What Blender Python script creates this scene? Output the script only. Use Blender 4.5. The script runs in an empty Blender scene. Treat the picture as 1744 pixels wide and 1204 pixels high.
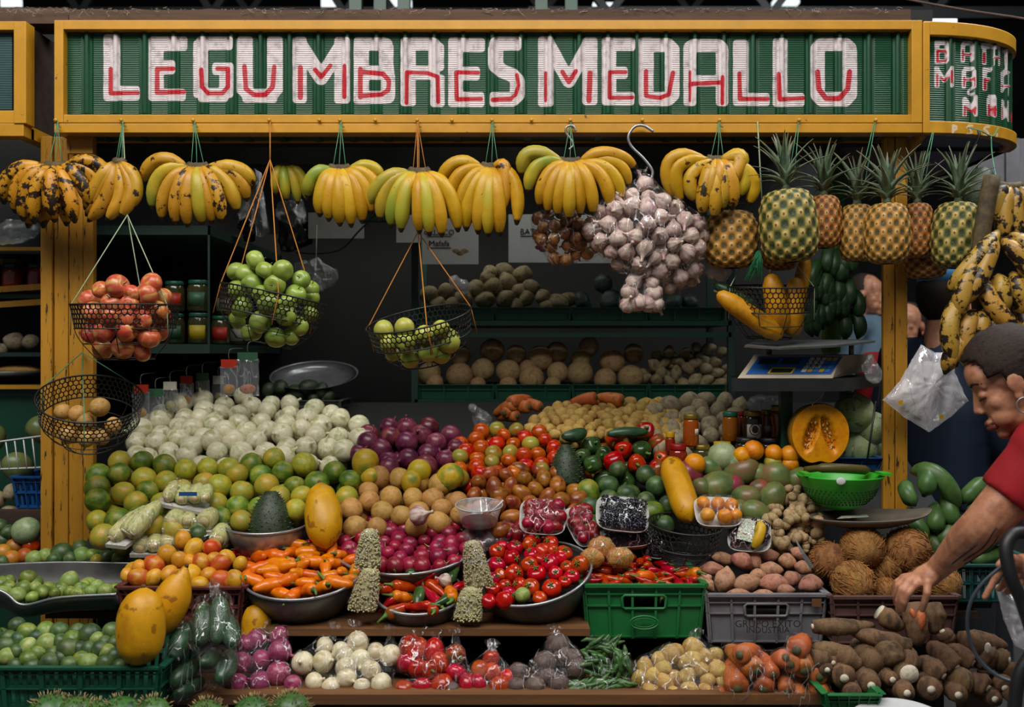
import bpy, bmesh, math, random
import numpy as np
from mathutils import Vector, Matrix, noise as mnoise
scene = bpy.context.scene
COL = scene.collection
random.seed(11)
R = random.Random(5)
PI = math.pi
# ---------------------------------------------------------------- camera, world, light, exposure
F = 1695.0                      # focal length in pixels of the 1744 x 1204 frame
CX, CY, CZ = 872.0, 602.0, 1.5  # principal point, camera height
cam_d = bpy.data.cameras.new('camera')
cam_d.sensor_width = 36.0
cam_d.lens = 36.0 * F / 1744.0
cam_d.clip_start = 0.05
cam_d.dof.use_dof = True
cam_d.dof.focus_distance = 2.72
cam_d.dof.aperture_fstop = 3.2
cam = bpy.data.objects.new('camera', cam_d)
COL.objects.link(cam)
cam.location = (0, 0, CZ)
cam.rotation_euler = (PI / 2, 0, 0)
scene.camera = cam
world = bpy.data.worlds.new('market_air'); scene.world = world
world.use_nodes = True
wb = world.node_tree.nodes['Background']
wb.inputs[0].default_value = (0.80, 0.90, 1.0, 1); wb.inputs[1].default_value = 0.12
def area_light(name, loc, target, sx, sy, power, col):
 l = bpy.data.lights.new(name, 'AREA'); l.shape = 'RECTANGLE'; l.size = sx; l.size_y = sy
 l.energy = power; l.color = col
 o = bpy.data.objects.new(name, l); COL.objects.link(o); o.location = loc
 d = Vector(target) - Vector(loc); o.rotation_euler = d.to_track_quat('-Z', 'Y').to_euler()
 return o
area_light('roof_skylight', (-0.6, 0.4, 4.6), (0, 2.9, 1.0), 4.5, 1.6, 255, (1.0, 0.97, 0.93))
area_light('stall_fill_light', (0.0, 3.52, 2.5), (0.1, 3.7, 0.9), 1.6, 0.08, 5.5, (0.98, 1.0, 0.92))  # unseen lamp added to brighten the back of the stall
area_light('aisle_skylight', (2.6, 3.2, 4.8), (1.0, 3.4, 0.9), 2.2, 1.6, 150, (0.93, 0.97, 1.0))
vs = scene.view_settings
vs.view_transform = 'Standard'; vs.look = 'None'; vs.gamma = 1.0; vs.exposure = -0.15
vs.use_curve_mapping = False
scene.cycles.max_bounces = 6
scene.cycles.transparent_max_bounces = 24
scene.cycles.caustics_reflective = False
scene.cycles.caustics_refractive = False
# ---------------------------------------------------------------- projection helpers
def P(px, py, Y):
 return Vector(((px - CX) / F * Y, Y, CZ - (py - CY) / F * Y))
def m(px, Y):                      # pixels to metres at distance Y
 return px * Y / F
def proj(v):
 return (CX + F * v[0] / v[1], CY - F * (v[2] - CZ) / v[1])
# ---------------------------------------------------------------- materials
def lin(c):
 f = lambda v: v / 12.92 if v <= 0.04045 else ((v + 0.055) / 1.055) ** 2.4
 if isinstance(c, str):
  c = [int(c[i:i + 2], 16) / 255 for i in (0, 2, 4)]
 return (f(c[0]), f(c[1]), f(c[2]), 1)
MATS = {}
class NT:
 def __init__(s, name):
  s.mat = bpy.data.materials.new(name); s.mat.use_nodes = True
  s.t = s.mat.node_tree; s.b = s.t.nodes['Principled BSDF']; s.out = s.t.nodes['Material Output']
 def n(s, typ, **kw):
  nd = s.t.nodes.new(typ)
  for k, v in kw.items():
   if k.startswith('i_'):
    key = k[2:]
    key = int(key) if key.isdigit() else key
    nd.inputs[key].default_value = v
   else:
    setattr(nd, k, v)
  return nd
 def l(s, a, b): s.t.links.new(a, b)
 def coords(s, scale=1.0, rnd=True, kind='Object'):
  tc = s.n('ShaderNodeTexCoord')
  if not rnd: return tc.outputs[kind]
  oi = s.n('ShaderNodeObjectInfo')
  mu = s.n('ShaderNodeMath', operation='MULTIPLY'); mu.inputs[1].default_value = 37.0
  s.l(oi.outputs['Random'], mu.inputs[0])
  ad = s.n('ShaderNodeVectorMath', operation='ADD')
  s.l(tc.outputs[kind], ad.inputs[0]); s.l(mu.outputs[0], ad.inputs[1])
  return ad.outputs[0]
 def noise(s, vec, scale, detail=3, rough=0.55):
  nz = s.n('ShaderNodeTexNoise'); nz.inputs['Scale'].default_value = scale
  nz.inputs['Detail'].default_value = detail; nz.inputs['Roughness'].default_value = rough
  s.l(vec, nz.inputs['Vector']); return nz.outputs['Fac']
 def ramp(s, fac, stops):
  r = s.n('ShaderNodeValToRGB'); e = r.color_ramp.elements
  while len(e) < len(stops): e.new(0.5)
  for el, (p, c) in zip(e, stops): el.position = p; el.color = c
  s.l(fac, r.inputs[0]); return r.outputs[0]
 def mix(s, fac, a, b, mode='MIX'):
  x = s.n('ShaderNodeMix', data_type='RGBA', blend_type=mode)
  if isinstance(fac, float): x.inputs[0].default_value = fac
  else: s.l(fac, x.inputs[0])
  for sock, v in ((x.inputs[6], a), (x.inputs[7], b)):
   if isinstance(v, tuple): sock.default_value = v
   else: s.l(v, sock)
  return x.outputs[2]
 def maprange(s, val, a, b, c=0.0, d=1.0):
  r = s.n('ShaderNodeMapRange'); r.inputs[1].default_value = a; r.inputs[2].default_value = b
  r.inputs[3].default_value = c; r.inputs[4].default_value = d
  s.l(val, r.inputs[0]); return r.outputs[0]
 def attr(s, name, kind='GEOMETRY'):
  a = s.n('ShaderNodeAttribute', attribute_name=name, attribute_type=kind); return a.outputs['Fac']
 def hsv(s, col, rndv=0.12, rndh=0.0):
  oi = s.n('ShaderNodeObjectInfo')
  h = s.n('ShaderNodeHueSaturation'); h.inputs['Saturation'].default_value = 1.04
  s.l(col, h.inputs['Color'])
  s.l(s.maprange(oi.outputs['Random'], 0, 1, 1 - rndv, 1 + rndv), h.inputs['Value'])
  if rndh:
   fr = s.n('ShaderNodeMath', operation='MULTIPLY'); fr.inputs[1].default_value = 7.31
   s.l(oi.outputs['Random'], fr.inputs[0])
   f2 = s.n('ShaderNodeMath', operation='FRACT'); s.l(fr.outputs[0], f2.inputs[0])
   s.l(s.maprange(f2.outputs[0], 0, 1, 0.5 - rndh, 0.5 + rndh), h.inputs['Hue'])
  return h.outputs[0]
 def bump(s, height, strength=0.3, dist=0.003):
  b = s.n('ShaderNodeBump'); b.inputs['Strength'].default_value = strength; b.inputs['Distance'].default_value = dist
  s.l(height, b.inputs['Height']); s.l(b.outputs[0], s.b.inputs['Normal'])
 def done(s, col=None, rough=0.5, spec=None, metal=None):
  if col is not None:
   if isinstance(col, tuple): s.b.inputs['Base Color'].default_value = col
   else: s.l(col, s.b.inputs['Base Color'])
  if rough is not None: s.b.inputs['Roughness'].default_value = rough
  if spec is not None: s.b.inputs['Specular IOR Level'].default_value = spec
  if metal is not None: s.b.inputs['Metallic'].default_value = metal
  MATS[s.mat.name] = s.mat
  return s.mat
def plain(name, c, rough=0.5, var=0.25, scale=20, bump=0.1, metal=None, rnd=0.06, c2=None, spec=None, stretch=None):
 n = NT(name); v = n.coords()
 if stretch:
  mp = n.n('ShaderNodeMapping'); mp.inputs['Scale'].default_value = stretch; n.l(v, mp.inputs[0]); v = mp.outputs[0]
 f = n.noise(v, scale, 5, 0.6)
 a = lin(c); b = lin(c2) if c2 else tuple(x * (1 - var) for x in a[:3]) + (1,)
 col = n.ramp(f, [(0.32, b), (0.68, a)])
 if rnd: col = n.hsv(col, rnd)
 if bump: n.bump(f, bump)
 return n.done(col, rough, spec, metal)
def fruit(name, c1, c2, c3=None, scale=14, rough=0.4, spot=None, spot_scale=60, spot_at=0.66, bump=0.1,
          rnd=0.14, rndh=0.012, spec=0.45, scale2=None, bscale=None, lo=0.35, hi=0.65, streak=None):
 """produce skin: two or three hues drifting over it, optional specks"""
 scale *= 2.0; spot_scale *= 2.4; bump = bump * 1.6
 n = NT(name); v = n.coords()
 vv = v
 if streak:
  mp = n.n('ShaderNodeMapping'); mp.inputs['Scale'].default_value = streak; n.l(v, mp.inputs[0]); vv = mp.outputs[0]
 f = n.noise(vv, scale, 3)
 stops = [(lo, lin(c1)), (hi, lin(c2))]
 if c3: stops = [(lo, lin(c1)), (0.5, lin(c2)), (hi, lin(c3))]
 col = n.ramp(f, stops)
 if spot:
  g = n.noise(v, spot_scale, 3)
  col = n.mix(n.maprange(g, spot_at, spot_at + 0.06), col, lin(spot))
 fine = n.noise(v, 210, 4, .6)
 col = n.mix(n.maprange(fine, .35, .75, 0, .2), col, tuple(x * .45 for x in lin(c1)[:3]) + (1,))
 col = n.hsv(col, rnd, rndh)
 if bump:
  n.bump(fine, bump)
 return n.done(col, rough, spec)
# ---------------------------------------------------------------- object helpers
def link(o): COL.objects.link(o); return o
def tag(o, label=None, cat=None, group=None, kind=None):
 if label: o['label'] = label
 if cat: o['category'] = cat
 if group: o['group'] = group
 if kind: o['kind'] = kind
 return o
def empty(name, loc=(0, 0, 0), label=None, cat=None, group=None):
 o = bpy.data.objects.new(name, None); o.empty_display_size = 0.05
 link(o); o.location = loc
 return tag(o, label, cat, group)
class MB:
 """collects shapes (world or local coordinates) and builds ONE mesh object"""
 def __init__(s): s.v = []; s.f = []; s.att = None
 def add(s, v, f):
  o = len(s.v); s.v.extend([tuple(p) for p in v]); s.f.extend([tuple(i + o for i in q) for q in f]); return s
 def box(s, lo, hi, M=None):
  x0, y0, z0 = lo; x1, y1, z1 = hi
  v = [Vector(p) for p in ((x0, y0, z0), (x1, y0, z0), (x1, y1, z0), (x0, y1, z0), (x0, y0, z1), (x1, y0, z1), (x1, y1, z1), (x0, y1, z1))]
  if M: v = [M @ p for p in v]
  return s.add(v, [(0, 3, 2, 1), (4, 5, 6, 7), (0, 1, 5, 4), (1, 2, 6, 5), (2, 3, 7, 6), (3, 0, 4, 7)])
 def bar(s, a, b, w, h=None, up=Vector((0, 0, 1))):
  a = Vector(a); b = Vector(b); h = h or w; d = (b - a); L = d.length; d.normalize()
  sx = d.cross(up)
  if sx.length < 1e-4: sx = d.cross(Vector((0, 1, 0)))
  sx.normalize(); sz = sx.cross(d)
  M = Matrix((sx, d, sz)).transposed().to_4x4(); M.translation = a
  return s.box((-w / 2, 0, -h / 2), (w / 2, L, h / 2), M)
 def tube(s, pts, rad, n=8, cap=True, closed=False, shape=None):
  pts = [Vector(p) for p in pts]; k = len(pts)
  if not hasattr(rad, '__len__'): rad = [rad] * k
  tang = []
  for i in range(k):
   if closed: t = pts[(i + 1) % k] - pts[i - 1]
   else: t = pts[min(i + 1, k - 1)] - pts[max(i - 1, 0)]
   if t.length < 1e-9: t = Vector((0, 0, 1))
   tang.append(t.normalized())
  up = Vector((0, 0, 1)) if abs(tang[0].z) < 0.9 else Vector((1, 0, 0))
  nx = tang[0].cross(up).normalized()
  V = []
  for i in range(k):
   if i:
    nx = nx - tang[i] * nx.dot(tang[i])
    if nx.length < 1e-6: nx = tang[i].cross(up)
    nx.normalize()
   ny = tang[i].cross(nx)
   for j in range(n):
    a = 2 * PI * j / n
    q = shape(a, i / (k - 1) if k > 1 else 0) if shape else 1.0
    V.append(pts[i] + (nx * math.cos(a) + ny * math.sin(a)) * rad[i] * q)
  Fs = []
  for i in range(k if closed else k - 1):
   i2 = (i + 1) % k
   for j in range(n):
    Fs.append((i * n + j, i * n + (j + 1) % n, i2 * n + (j + 1) % n, i2 * n + j))
  if cap and not closed:
   Fs.append(tuple(range(n - 1, -1, -1))); Fs.append(tuple((k - 1) * n + j for j in range(n)))
  return s.add(V, Fs)
 def lathe(s, prof, n=16, M=None, lobes=0, lobe_amp=0.0, nz=0.0, nzs=20.0, seed=0.0, sx=1.0, sy=1.0):
  """prof: (r, z) list bottom to top"""
  V = []; Fs = []; k = len(prof)
  for r, z in prof:
   for j in range(n):
    a = 2 * PI * j / n
    q = 1 + lobe_amp * math.cos(lobes * a) if lobes else 1
    p = Vector((r * q * math.cos(a) * sx, r * q * math.sin(a) * sy, z))
    if nz:
     d = mnoise.noise(p * nzs + Vector((seed, seed * 1.7, -seed))); p = p + p.normalized() * d * nz
    V.append(p)
  for i in range(k - 1):
   for j in range(n):
    Fs.append((i * n + j, i * n + (j + 1) % n, (i + 1) * n + (j + 1) % n, (i + 1) * n + j))
  Fs.append(tuple(range(n - 1, -1, -1))); Fs.append(tuple((k - 1) * n + j for j in range(n)))
  if M: V = [M @ p for p in V]
  return s.add(V, Fs)
 def ellipsoid(s, c, r, n=14, k=9, M=None):
  prof = [(max(1e-4, math.sin(PI * i / k)), -math.cos(PI * i / k)) for i in range(k + 1)]
  T = Matrix.Translation(c) @ (M.to_4x4() if M else Matrix.Identity(4)) @ Matrix.Diagonal((r[0], r[1], r[2], 1))
  return s.lathe(prof, n, T)
 def capsule(s, a, b, ra, rb, n=10):
  a = Vector(a); b = Vector(b); d = (b - a).normalized()
  pts = []; rad = []
  for i in range(4):
   t = PI / 2 * i / 4; pts.append(a - d * ra * math.cos(t)); rad.append(max(ra * math.sin(t), ra * 0.03))
  pts.append(a); rad.append(ra); pts.append(b); rad.append(rb)
  for i in range(3, -1, -1):
   t = PI / 2 * i / 4; pts.append(b + d * rb * math.cos(t)); rad.append(max(rb * math.sin(t), rb * 0.03))
  return s.tube(pts, rad, n)
 def mesh(s, name, mat, smooth=True):
  me = bpy.data.meshes.new(name); me.from_pydata(s.v, [], s.f)
  if smooth: me.polygons.foreach_set('use_smooth', [True] * len(me.polygons))
  if mat: me.materials.append(MATS[mat] if isinstance(mat, str) else mat)
  if s.att:
   for an, vals in s.att.items():
    a = me.attributes.new(an, 'FLOAT', 'POINT'); a.data.foreach_set('value', vals)
  me.update(); return me
 def build(s, name, mat, parent=None, smooth=True, world_origin=None):
  """coordinates are world; with a parent the mesh is moved into the parent's frame (parents are only translated)"""
  if parent is not None:
   off = parent_loc(parent); s.v = [(p[0] - off[0], p[1] - off[1], p[2] - off[2]) for p in s.v]
   o = bpy.data.objects.new(name, s.mesh(name, mat, smooth)); o.parent = parent
  else:
   a = np.array(s.v); c = Vector(((a[:, 0].min() + a[:, 0].max()) / 2, (a[:, 1].min() + a[:, 1].max()) / 2, a[:, 2].min()))
   s.v = [(p[0] - c[0], p[1] - c[1], p[2] - c[2]) for p in s.v]
   o = bpy.data.objects.new(name, s.mesh(name, mat, smooth)); o.location = c
  return link(o)
def parent_loc(o):
 v = Vector((0, 0, 0))
 while o is not None: v = v + o.location; o = o.parent
 return v
def put(name, me, loc, rot=None, scale=1.0, parent=None):
 o = bpy.data.objects.new(name, me); link(o); o.location = loc
 if rot is not None:
  o.rotation_mode = 'QUATERNION'; o.rotation_quaternion = rot
 o.scale = (scale,) * 3 if not hasattr(scale, '__len__') else scale
 if parent: o.parent = parent
 return o
def quat(axis_to, spin=0.0):
 """rotation that takes local +Z to axis_to, spun about it"""
 return Vector(axis_to).to_track_quat('Z', 'X') @ Matrix.Rotation(spin, 3, 'Z').to_quaternion()
def rand_dir(rg, up=0.0):
 v = Vector((rg.gauss(0, 1), rg.gauss(0, 1), rg.gauss(0, 1) + up)); return v.normalized()
def bez(a, b, c, n):
 a, b, c = Vector(a), Vector(b), Vector(c)
 return [a * (1 - t) ** 2 + b * 2 * t * (1 - t) + c * t * t for t in [i / (n - 1) for i in range(n)]]
def bez3(a, b, c, d, n):
 a, b, c, d = Vector(a), Vector(b), Vector(c), Vector(d)
 return [a * (1 - t) ** 3 + b * 3 * t * (1 - t) ** 2 + c * 3 * t * t * (1 - t) + d * t ** 3 for t in [i / (n - 1) for i in range(n)]]
def spl(pts, n):
 """Catmull-Rom through pts"""
 pts = [Vector(p) for p in pts]; q = [pts[0] * 2 - pts[1]] + pts + [pts[-1] * 2 - pts[-2]]
 out = []
 for i in range(len(pts) - 1):
  p0, p1, p2, p3 = q[i:i + 4]
  for k in range(n):
   t = k / n
   out.append(0.5 * ((2 * p1) + (p2 - p0) * t + (2 * p0 - 5 * p1 + 4 * p2 - p3) * t * t + (-p0 + 3 * p1 - 3 * p2 + p3) * t ** 3))
 out.append(pts[-1]); return out
# ---------------------------------------------------------------- common materials
def painted(name, c, wear, rough=0.45, amount=0.62, stretch=(1, 1, 1), bump=0.15):
 n = NT(name); v = n.coords()
 mp = n.n('ShaderNodeMapping'); mp.inputs['Scale'].default_value = stretch; n.l(v, mp.inputs[0])
 f = n.noise(mp.outputs[0], 9, 6, 0.65); g = n.noise(mp.outputs[0], 60, 4)
 a = lin(c)
 col = n.ramp(f, [(0.25, tuple(x * 0.72 for x in a[:3]) + (1,)), (0.75, a)])
 h = n.noise(mp.outputs[0], 26, 6, 0.7)
 col = n.mix(n.maprange(h, amount, amount + 0.04), col, lin(wear))
 n.bump(g, bump, 0.002)
 return n.done(col, rough)
painted('yellow_paint', 'C88F1C', '3A2A10', 0.42, 0.655, (1, 1, 1))
painted('yellow_post', 'BA821E', '241B0E', 0.5, 0.59, (4, 4, 0.45))
painted('green_paint', '14432F', '0C1F18', 0.4, 0.72)
painted('dark_green_paint', '1F3A30', '0D1512', 0.5, 0.68)
plain('black_steel', '17191A', 0.5, 0.5)
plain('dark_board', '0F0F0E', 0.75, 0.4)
plain('rough_timber', '5A4334', 0.85, 0.5, 8, 0.6, stretch=(0.3, 4, 4))
plain('plank_wood', '714B2A', 0.7, 0.5, 6, 0.4, stretch=(0.4, 5, 5))
plain('dark_wood', '3B2A1E', 0.75, 0.5, 6, 0.4, stretch=(0.4, 5, 5))
plain('concrete', '4A4B4A', 0.9, 0.3, 6)
plain('hall_dark', '2A2C2D', 0.9, 0.3, 2)
plain('hall_brown', '3A322B', 0.85, 0.4, 3)
plain('steel', 'A8AAAC', 0.34, 0.3, 30, 0.05, metal=0.75)
plain('dull_steel', '6E6E6C', 0.45, 0.45, 12, 0.1, metal=0.7)
plain('twine_green', '4E8A66', 0.8, 0.3)
plain('twine_orange', 'B5752F', 0.8, 0.3)
plain('twine_pale', '9FB08C', 0.8, 0.3)
plain('cobweb', '9A9488', 0.95, 0.3)
plain('cable_black', '151517', 0.5, 0.2)
# ---------------------------------------------------------------- hand painted sign lettering (distance fields in sign pixels)
def rbox(px, py, x0, y0, x1, y1, r):
 cx, cy = (x0 + x1) / 2, (y0 + y1) / 2; hx, hy = (x1 - x0) / 2, (y1 - y0) / 2; r = min(r, hx, hy)
 qx = np.abs(px - cx) - hx + r; qy = np.abs(py - cy) - hy + r
 return np.hypot(np.maximum(qx, 0), np.maximum(qy, 0)) + np.minimum(np.maximum(qx, qy), 0) - r
def segd(px, py, a, b, hw):
 ax, ay = a; bx, by = b; dx, dy = bx - ax, by - ay
 t = np.clip(((px - ax) * dx + (py - ay) * dy) / (dx * dx + dy * dy + 1e-9), 0, 1)
 return np.hypot(px - ax - t * dx, py - ay - t * dy) - hw
class Paint:
 def __init__(s): s.boxes = []; s.segs = []
 def sub(s, ox, oy, k):
  s.o = (ox, oy, k); return s
 def B(s, *bs, r=16):
  ox, oy, k = s.o
  for b in bs: s.boxes.append((ox + b[0] * k, oy + b[1] * k, ox + b[2] * k, oy + b[3] * k, r * k))
  return s
 def L(s, hw, *pts):
  ox, oy, k = s.o; q = [(ox + p[0] * k, oy + p[1] * k) for p in pts]
  for a, b in zip(q, q[1:]): s.segs.append((a, b, hw * k))
  if len(q) == 1: s.segs.append((q[0], q[0], hw * k))
  return s
 def field(s, px, py):
  d = np.full(px.shape, 40.0)
  for x0, y0, x1, y1, r in s.boxes: d = np.minimum(d, rbox(px, py, x0, y0, x1, y1, r))
  for a, b, hw in s.segs: d = np.minimum(d, segd(px, py, a, b, hw))
  return np.clip(d, -20, 20)
white = Paint(); red = Paint(); K1 = 600 / 1744
white.sub(0, 0, K1)
white.B((512, 170, 595, 500), (512, 425, 692, 498))
white.B((735, 180, 810, 500), (735, 180, 928, 252), (735, 298, 868, 368), (735, 440, 920, 500))
white.B((957, 200, 1030, 485), (975, 180, 1152, 248), (980, 435, 1130, 505), (1085, 310, 1155, 485), (1050, 310, 1150, 372)).L(33, (1000, 222), (992, 240)).L(34, (992, 450), (1020, 470)).L(34, (1120, 450), (1095, 470))
white.B((1172, 180, 1252, 465), (1322, 180, 1400, 465), (1200, 440, 1372, 508)).L(36, (1210, 440), (1235, 470)).L(36, (1362, 440), (1340, 470))
white.B((1448, 182, 1518, 510), (1655, 182, 1733, 512)).L(36, (1486, 222), (1590, 385), (1695, 222))
white.sub(580, 0, K1)
white.B((65, 185, 140, 515), (65, 185, 230, 250), (65, 325, 240, 395), (65, 450, 240, 515), (190, 215, 262, 330), (200, 365, 270, 490)).L(32, (225, 220), (228, 300), (235, 370), (236, 480), (215, 482))
white.B((297, 185, 372, 525), (297, 185, 470, 250), (435, 215, 512, 350), (297, 325, 490, 395), (445, 370, 515, 530)).L(34, (460, 222), (476, 240))
white.B((533, 185, 605, 530), (533, 188, 715, 258), (533, 330, 690, 398), (533, 455, 712, 530))
white.B((765, 180, 895, 250), (730, 225, 805, 335), (838, 385, 912, 480), (738, 455, 870, 528)).L(35, (770, 218), (767, 325), (800, 352), (850, 372), (876, 400), (876, 470), (850, 492))
white.B((978, 180, 1055, 528), (1197, 185, 1272, 520)).L(34, (1025, 215), (1130, 400), (1228, 222))
white.B((1293, 185, 1365, 522), (1293, 187, 1458, 252), (1293, 330, 1422, 390), (1293, 455, 1455, 522))
white.B((1475, 185, 1550, 525), (1475, 188, 1635, 258), (1605, 225, 1678, 485), (1475, 455, 1635, 525)).L(35, (1620, 224), (1642, 245)).L(35, (1642, 470), (1622, 488))
white.sub(1144, 0, K1)
white.B((58, 230, 122, 525), (218, 232, 280, 525), (90, 193, 250, 258), (58, 372, 280, 428)).L(31, (90, 235), (105, 225)).L(31, (247, 237), (235, 226))
white.B((303, 198, 380, 525), (303, 460, 485, 525), (500, 188, 572, 528), (500, 460, 658, 528))
white.B((687, 235, 758, 485), (845, 235, 918, 485), (725, 188, 880, 252), (725, 455, 880, 527)).L(34, (722, 240), (742, 222)).L(34, (882, 240), (862, 222)).L(34, (722, 470), (742, 491)).L(34, (882, 470), (862, 491))
red.sub(0, 0, K1)
red.L(11, (548, 340), (548, 462), (682, 460)).L(12, (858, 340), (778, 340), (778, 458), (910, 455))
red.L(11, (996, 345), (1000, 430), (1030, 462), (1100, 462), (1128, 430), (1128, 340), (1075, 340))
red.L(12, (1210, 330), (1218, 440), (1258, 470), (1312, 470), (1350, 430), (1358, 330))
red.L(13, (1487, 335), (1487, 482)).L(11, (1560, 345), (1590, 382), (1635, 325)).L(10, (1705, 325), (1705, 480))
red.sub(580, 0, K1)
red.L(12, (98, 340), (98, 480)).L(12, (98, 355), (210, 366), (240, 400), (236, 445), (205, 468), (98, 475))
red.L(10, (326, 510), (328, 358), (430, 362), (480, 380), (483, 505)).L(11, (680, 360), (572, 358), (575, 492), (695, 490))
red.L(9, (872, 370), (882, 420), (866, 470), (840, 489)).L(12, (840, 490), (755, 494))
red.L(8, (1015, 360), (1015, 500)).L(11, (1098, 355), (1130, 408), (1165, 352)).L(13, (1235, 362), (1230, 498))
red.L(10, (1412, 357), (1332, 357), (1332, 484), (1445, 483)).L(11, (1512, 352), (1512, 475), (1580, 485), (1625, 468), (1645, 360))
red.sub(1144, 0, K1)
red.L(7, (90, 355), (90, 500)).L(11, (95, 415), (250, 408)).L(10, (252, 380), (250, 512))
red.L(11, (335, 365), (338, 490), (475, 490)).L(11, (530, 365), (535, 492), (650, 486))
red.L(13, (722, 355), (728, 440), (765, 488), (830, 488), (872, 440), (880, 355))
K2 = 184 / 852
white.sub(1560, 0, K2)
white.B((148, 320, 185, 500), (148, 320, 255, 355), (148, 385, 255, 415), (148, 470, 258, 503), (225, 335, 262, 485), r=10)
white.B((352, 345, 388, 495), (425, 345, 462, 490), (362, 325, 450, 360), (352, 415, 462, 440), r=10)
white.B((512, 340, 600, 385), (522, 340, 556, 510), (600, 370, 622, 520), (648, 360, 664, 520), (605, 360, 660, 385), (600, 440, 662, 460), (682, 385, 735, 420), (697, 385, 722, 560), r=8)
white.B((145, 525, 185, 690), (270, 520, 300, 690), r=8).L(17, (165, 548), (222, 635), (282, 545))
white.B((360, 550, 395, 700), (440, 550, 475, 695), (375, 525, 465, 560), (360, 612, 475, 640), r=8)
white.B((525, 535, 560, 715), (525, 532, 605, 570), (525, 610, 588, 642), (668, 565, 690, 730), (725, 580, 746, 760), (675, 558, 745, 590), (668, 668, 745, 692), r=8)
white.L(9, (412, 720), (430, 700), (455, 712), (455, 738), (430, 748), (412, 735), (412, 720))
white.B((365, 770, 400, 920), (455, 750, 488, 920), r=8).L(17, (385, 780), (470, 900))
white.B((558, 770, 585, 915), (610, 765, 637, 925), (565, 748, 630, 780), (558, 828, 637, 852), (672, 780, 695, 945), (720, 790, 735, 960), r=8).L(10, (685, 800), (725, 930))
red.sub(1560, 0, K2)
red.L(9, (170, 400), (170, 485), (240, 480), (250, 440), (235, 405), (170, 402)).L(8, (370, 395), (370, 475)).L(8, (370, 430), (455, 430)).L(8, (445, 395), (445, 475))
red.L(13, (538, 425), (538, 488)).L(7, (610, 455), (662, 460)).L(6, (707, 450), (705, 540)).L(8, (168, 588), (168, 678)).L(9, (195, 612), (225, 638), (255, 605)).L(9, (284, 560), (282, 650))
red.L(8, (380, 610), (380, 680)).L(8, (380, 630), (465, 630)).L(8, (460, 610), (460, 680)).L(11, (545, 625), (545, 700)).L(8, (545, 635), (580, 635)).L(7, (675, 680), (745, 685))
red.L(9, (385, 840), (385, 910)).L(9, (395, 850), (465, 900), (470, 845)).L(8, (575, 830), (575, 910)).L(8, (575, 870), (630, 865)).L(8, (625, 840), (625, 915)).L(7, (683, 850), (683, 930)).L(6, (750, 885), (750, 960))
railtxt = Paint().sub(1560, 0, K2)
railtxt.L(9, (292, 1060), (292, 988), (318, 996), (318, 1018), (296, 1026)).L(6, (352, 1060)).L(8, (447, 992), (418, 988), (405, 1005), (428, 1024), (440, 1042), (420, 1060), (402, 1056)).L(6, (478, 1062))
railtxt.L(8, (578, 1000), (548, 1000), (536, 1018), (560, 1034), (572, 1052), (550, 1070), (534, 1066)).L(6, (603, 1078)).L(7, (640, 1055), (636, 1085))
def lettered(name, base, rib):
 n = NT(name)
 tc = n.n('ShaderNodeTexCoord')
 f = n.noise(tc.outputs['Object'], 18, 6, 0.65); g = n.noise(tc.outputs['Object'], 120, 3)
 a = lin(base)
 col = n.ramp(f, [(0.3, tuple(x * 0.72 for x in a[:3]) + (1,)), (0.7, a)])
 wob = n.maprange(f, 0, 1, -1.3, 1.3)
 def field(an):
  s = n.n('ShaderNodeMath', operation='ADD'); n.l(n.attr(an), s.inputs[0]); n.l(wob, s.inputs[1]); return s.outputs[0]
 wcol = n.ramp(n.noise(tc.outputs['Object'], 40, 5, 0.7), [(0.28, lin('8F8688')), (0.5, lin('CDC2C2')), (0.8, lin('D6CCCB'))])
 col = n.mix(n.maprange(field('white'), -0.6, 0.6, 1, 0), col, wcol)
 rcol = n.ramp(g, [(0.35, lin('9E1420')), (0.7, lin('C41E2C'))])
 col = n.mix(n.maprange(field('red'), -0.6, 0.6, 1, 0), col, rcol)
 if rib:
  w = n.n('ShaderNodeTexWave', wave_type='BANDS', bands_direction='Z', wave_profile='SIN')
  w.inputs['Scale'].default_value = 49.0
  n.l(tc.outputs['Object'], w.inputs['Vector'])
  flat = n.n('ShaderNodeMath', operation='MULTIPLY'); n.l(w.outputs['Fac'], flat.inputs[0]); n.l(n.attr('flat'), flat.inputs[1])
  n.bump(flat.outputs[0], 0.5, 0.0035)
 return n.done(col, 0.34)
lettered('sign_panel_paint', '0F4629', True)
def lettered_rail():
 n = NT('yellow_rail_lettered'); tc = n.n('ShaderNodeTexCoord')
 f = n.noise(tc.outputs['Object'], 22, 5)
 a = lin('C88F1C'); col = n.ramp(f, [(0.25, tuple(x * 0.72 for x in a[:3]) + (1,)), (0.7, a)])
 col = n.mix(n.maprange(n.attr('white'), -0.5, 0.5, 0.85, 0), col, lin('D8C3A8'))
 return n.done(col, 0.45)
lettered_rail()
SY = 2.92
PITCH = 49.2; RIB0 = 149.6
def rib_depth(u):      # u in pixels from the rib centre -> metres proud of the panel
 u = abs(u)
 if u < 4.6: return 0.004 + 0.010 * math.sqrt(max(0, 1 - (u / 4.8) ** 2))
 if u < 8.5: return 0.0
 return 0.005 if u > 9.5 else 0.005 * (u - 8.5)
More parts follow.
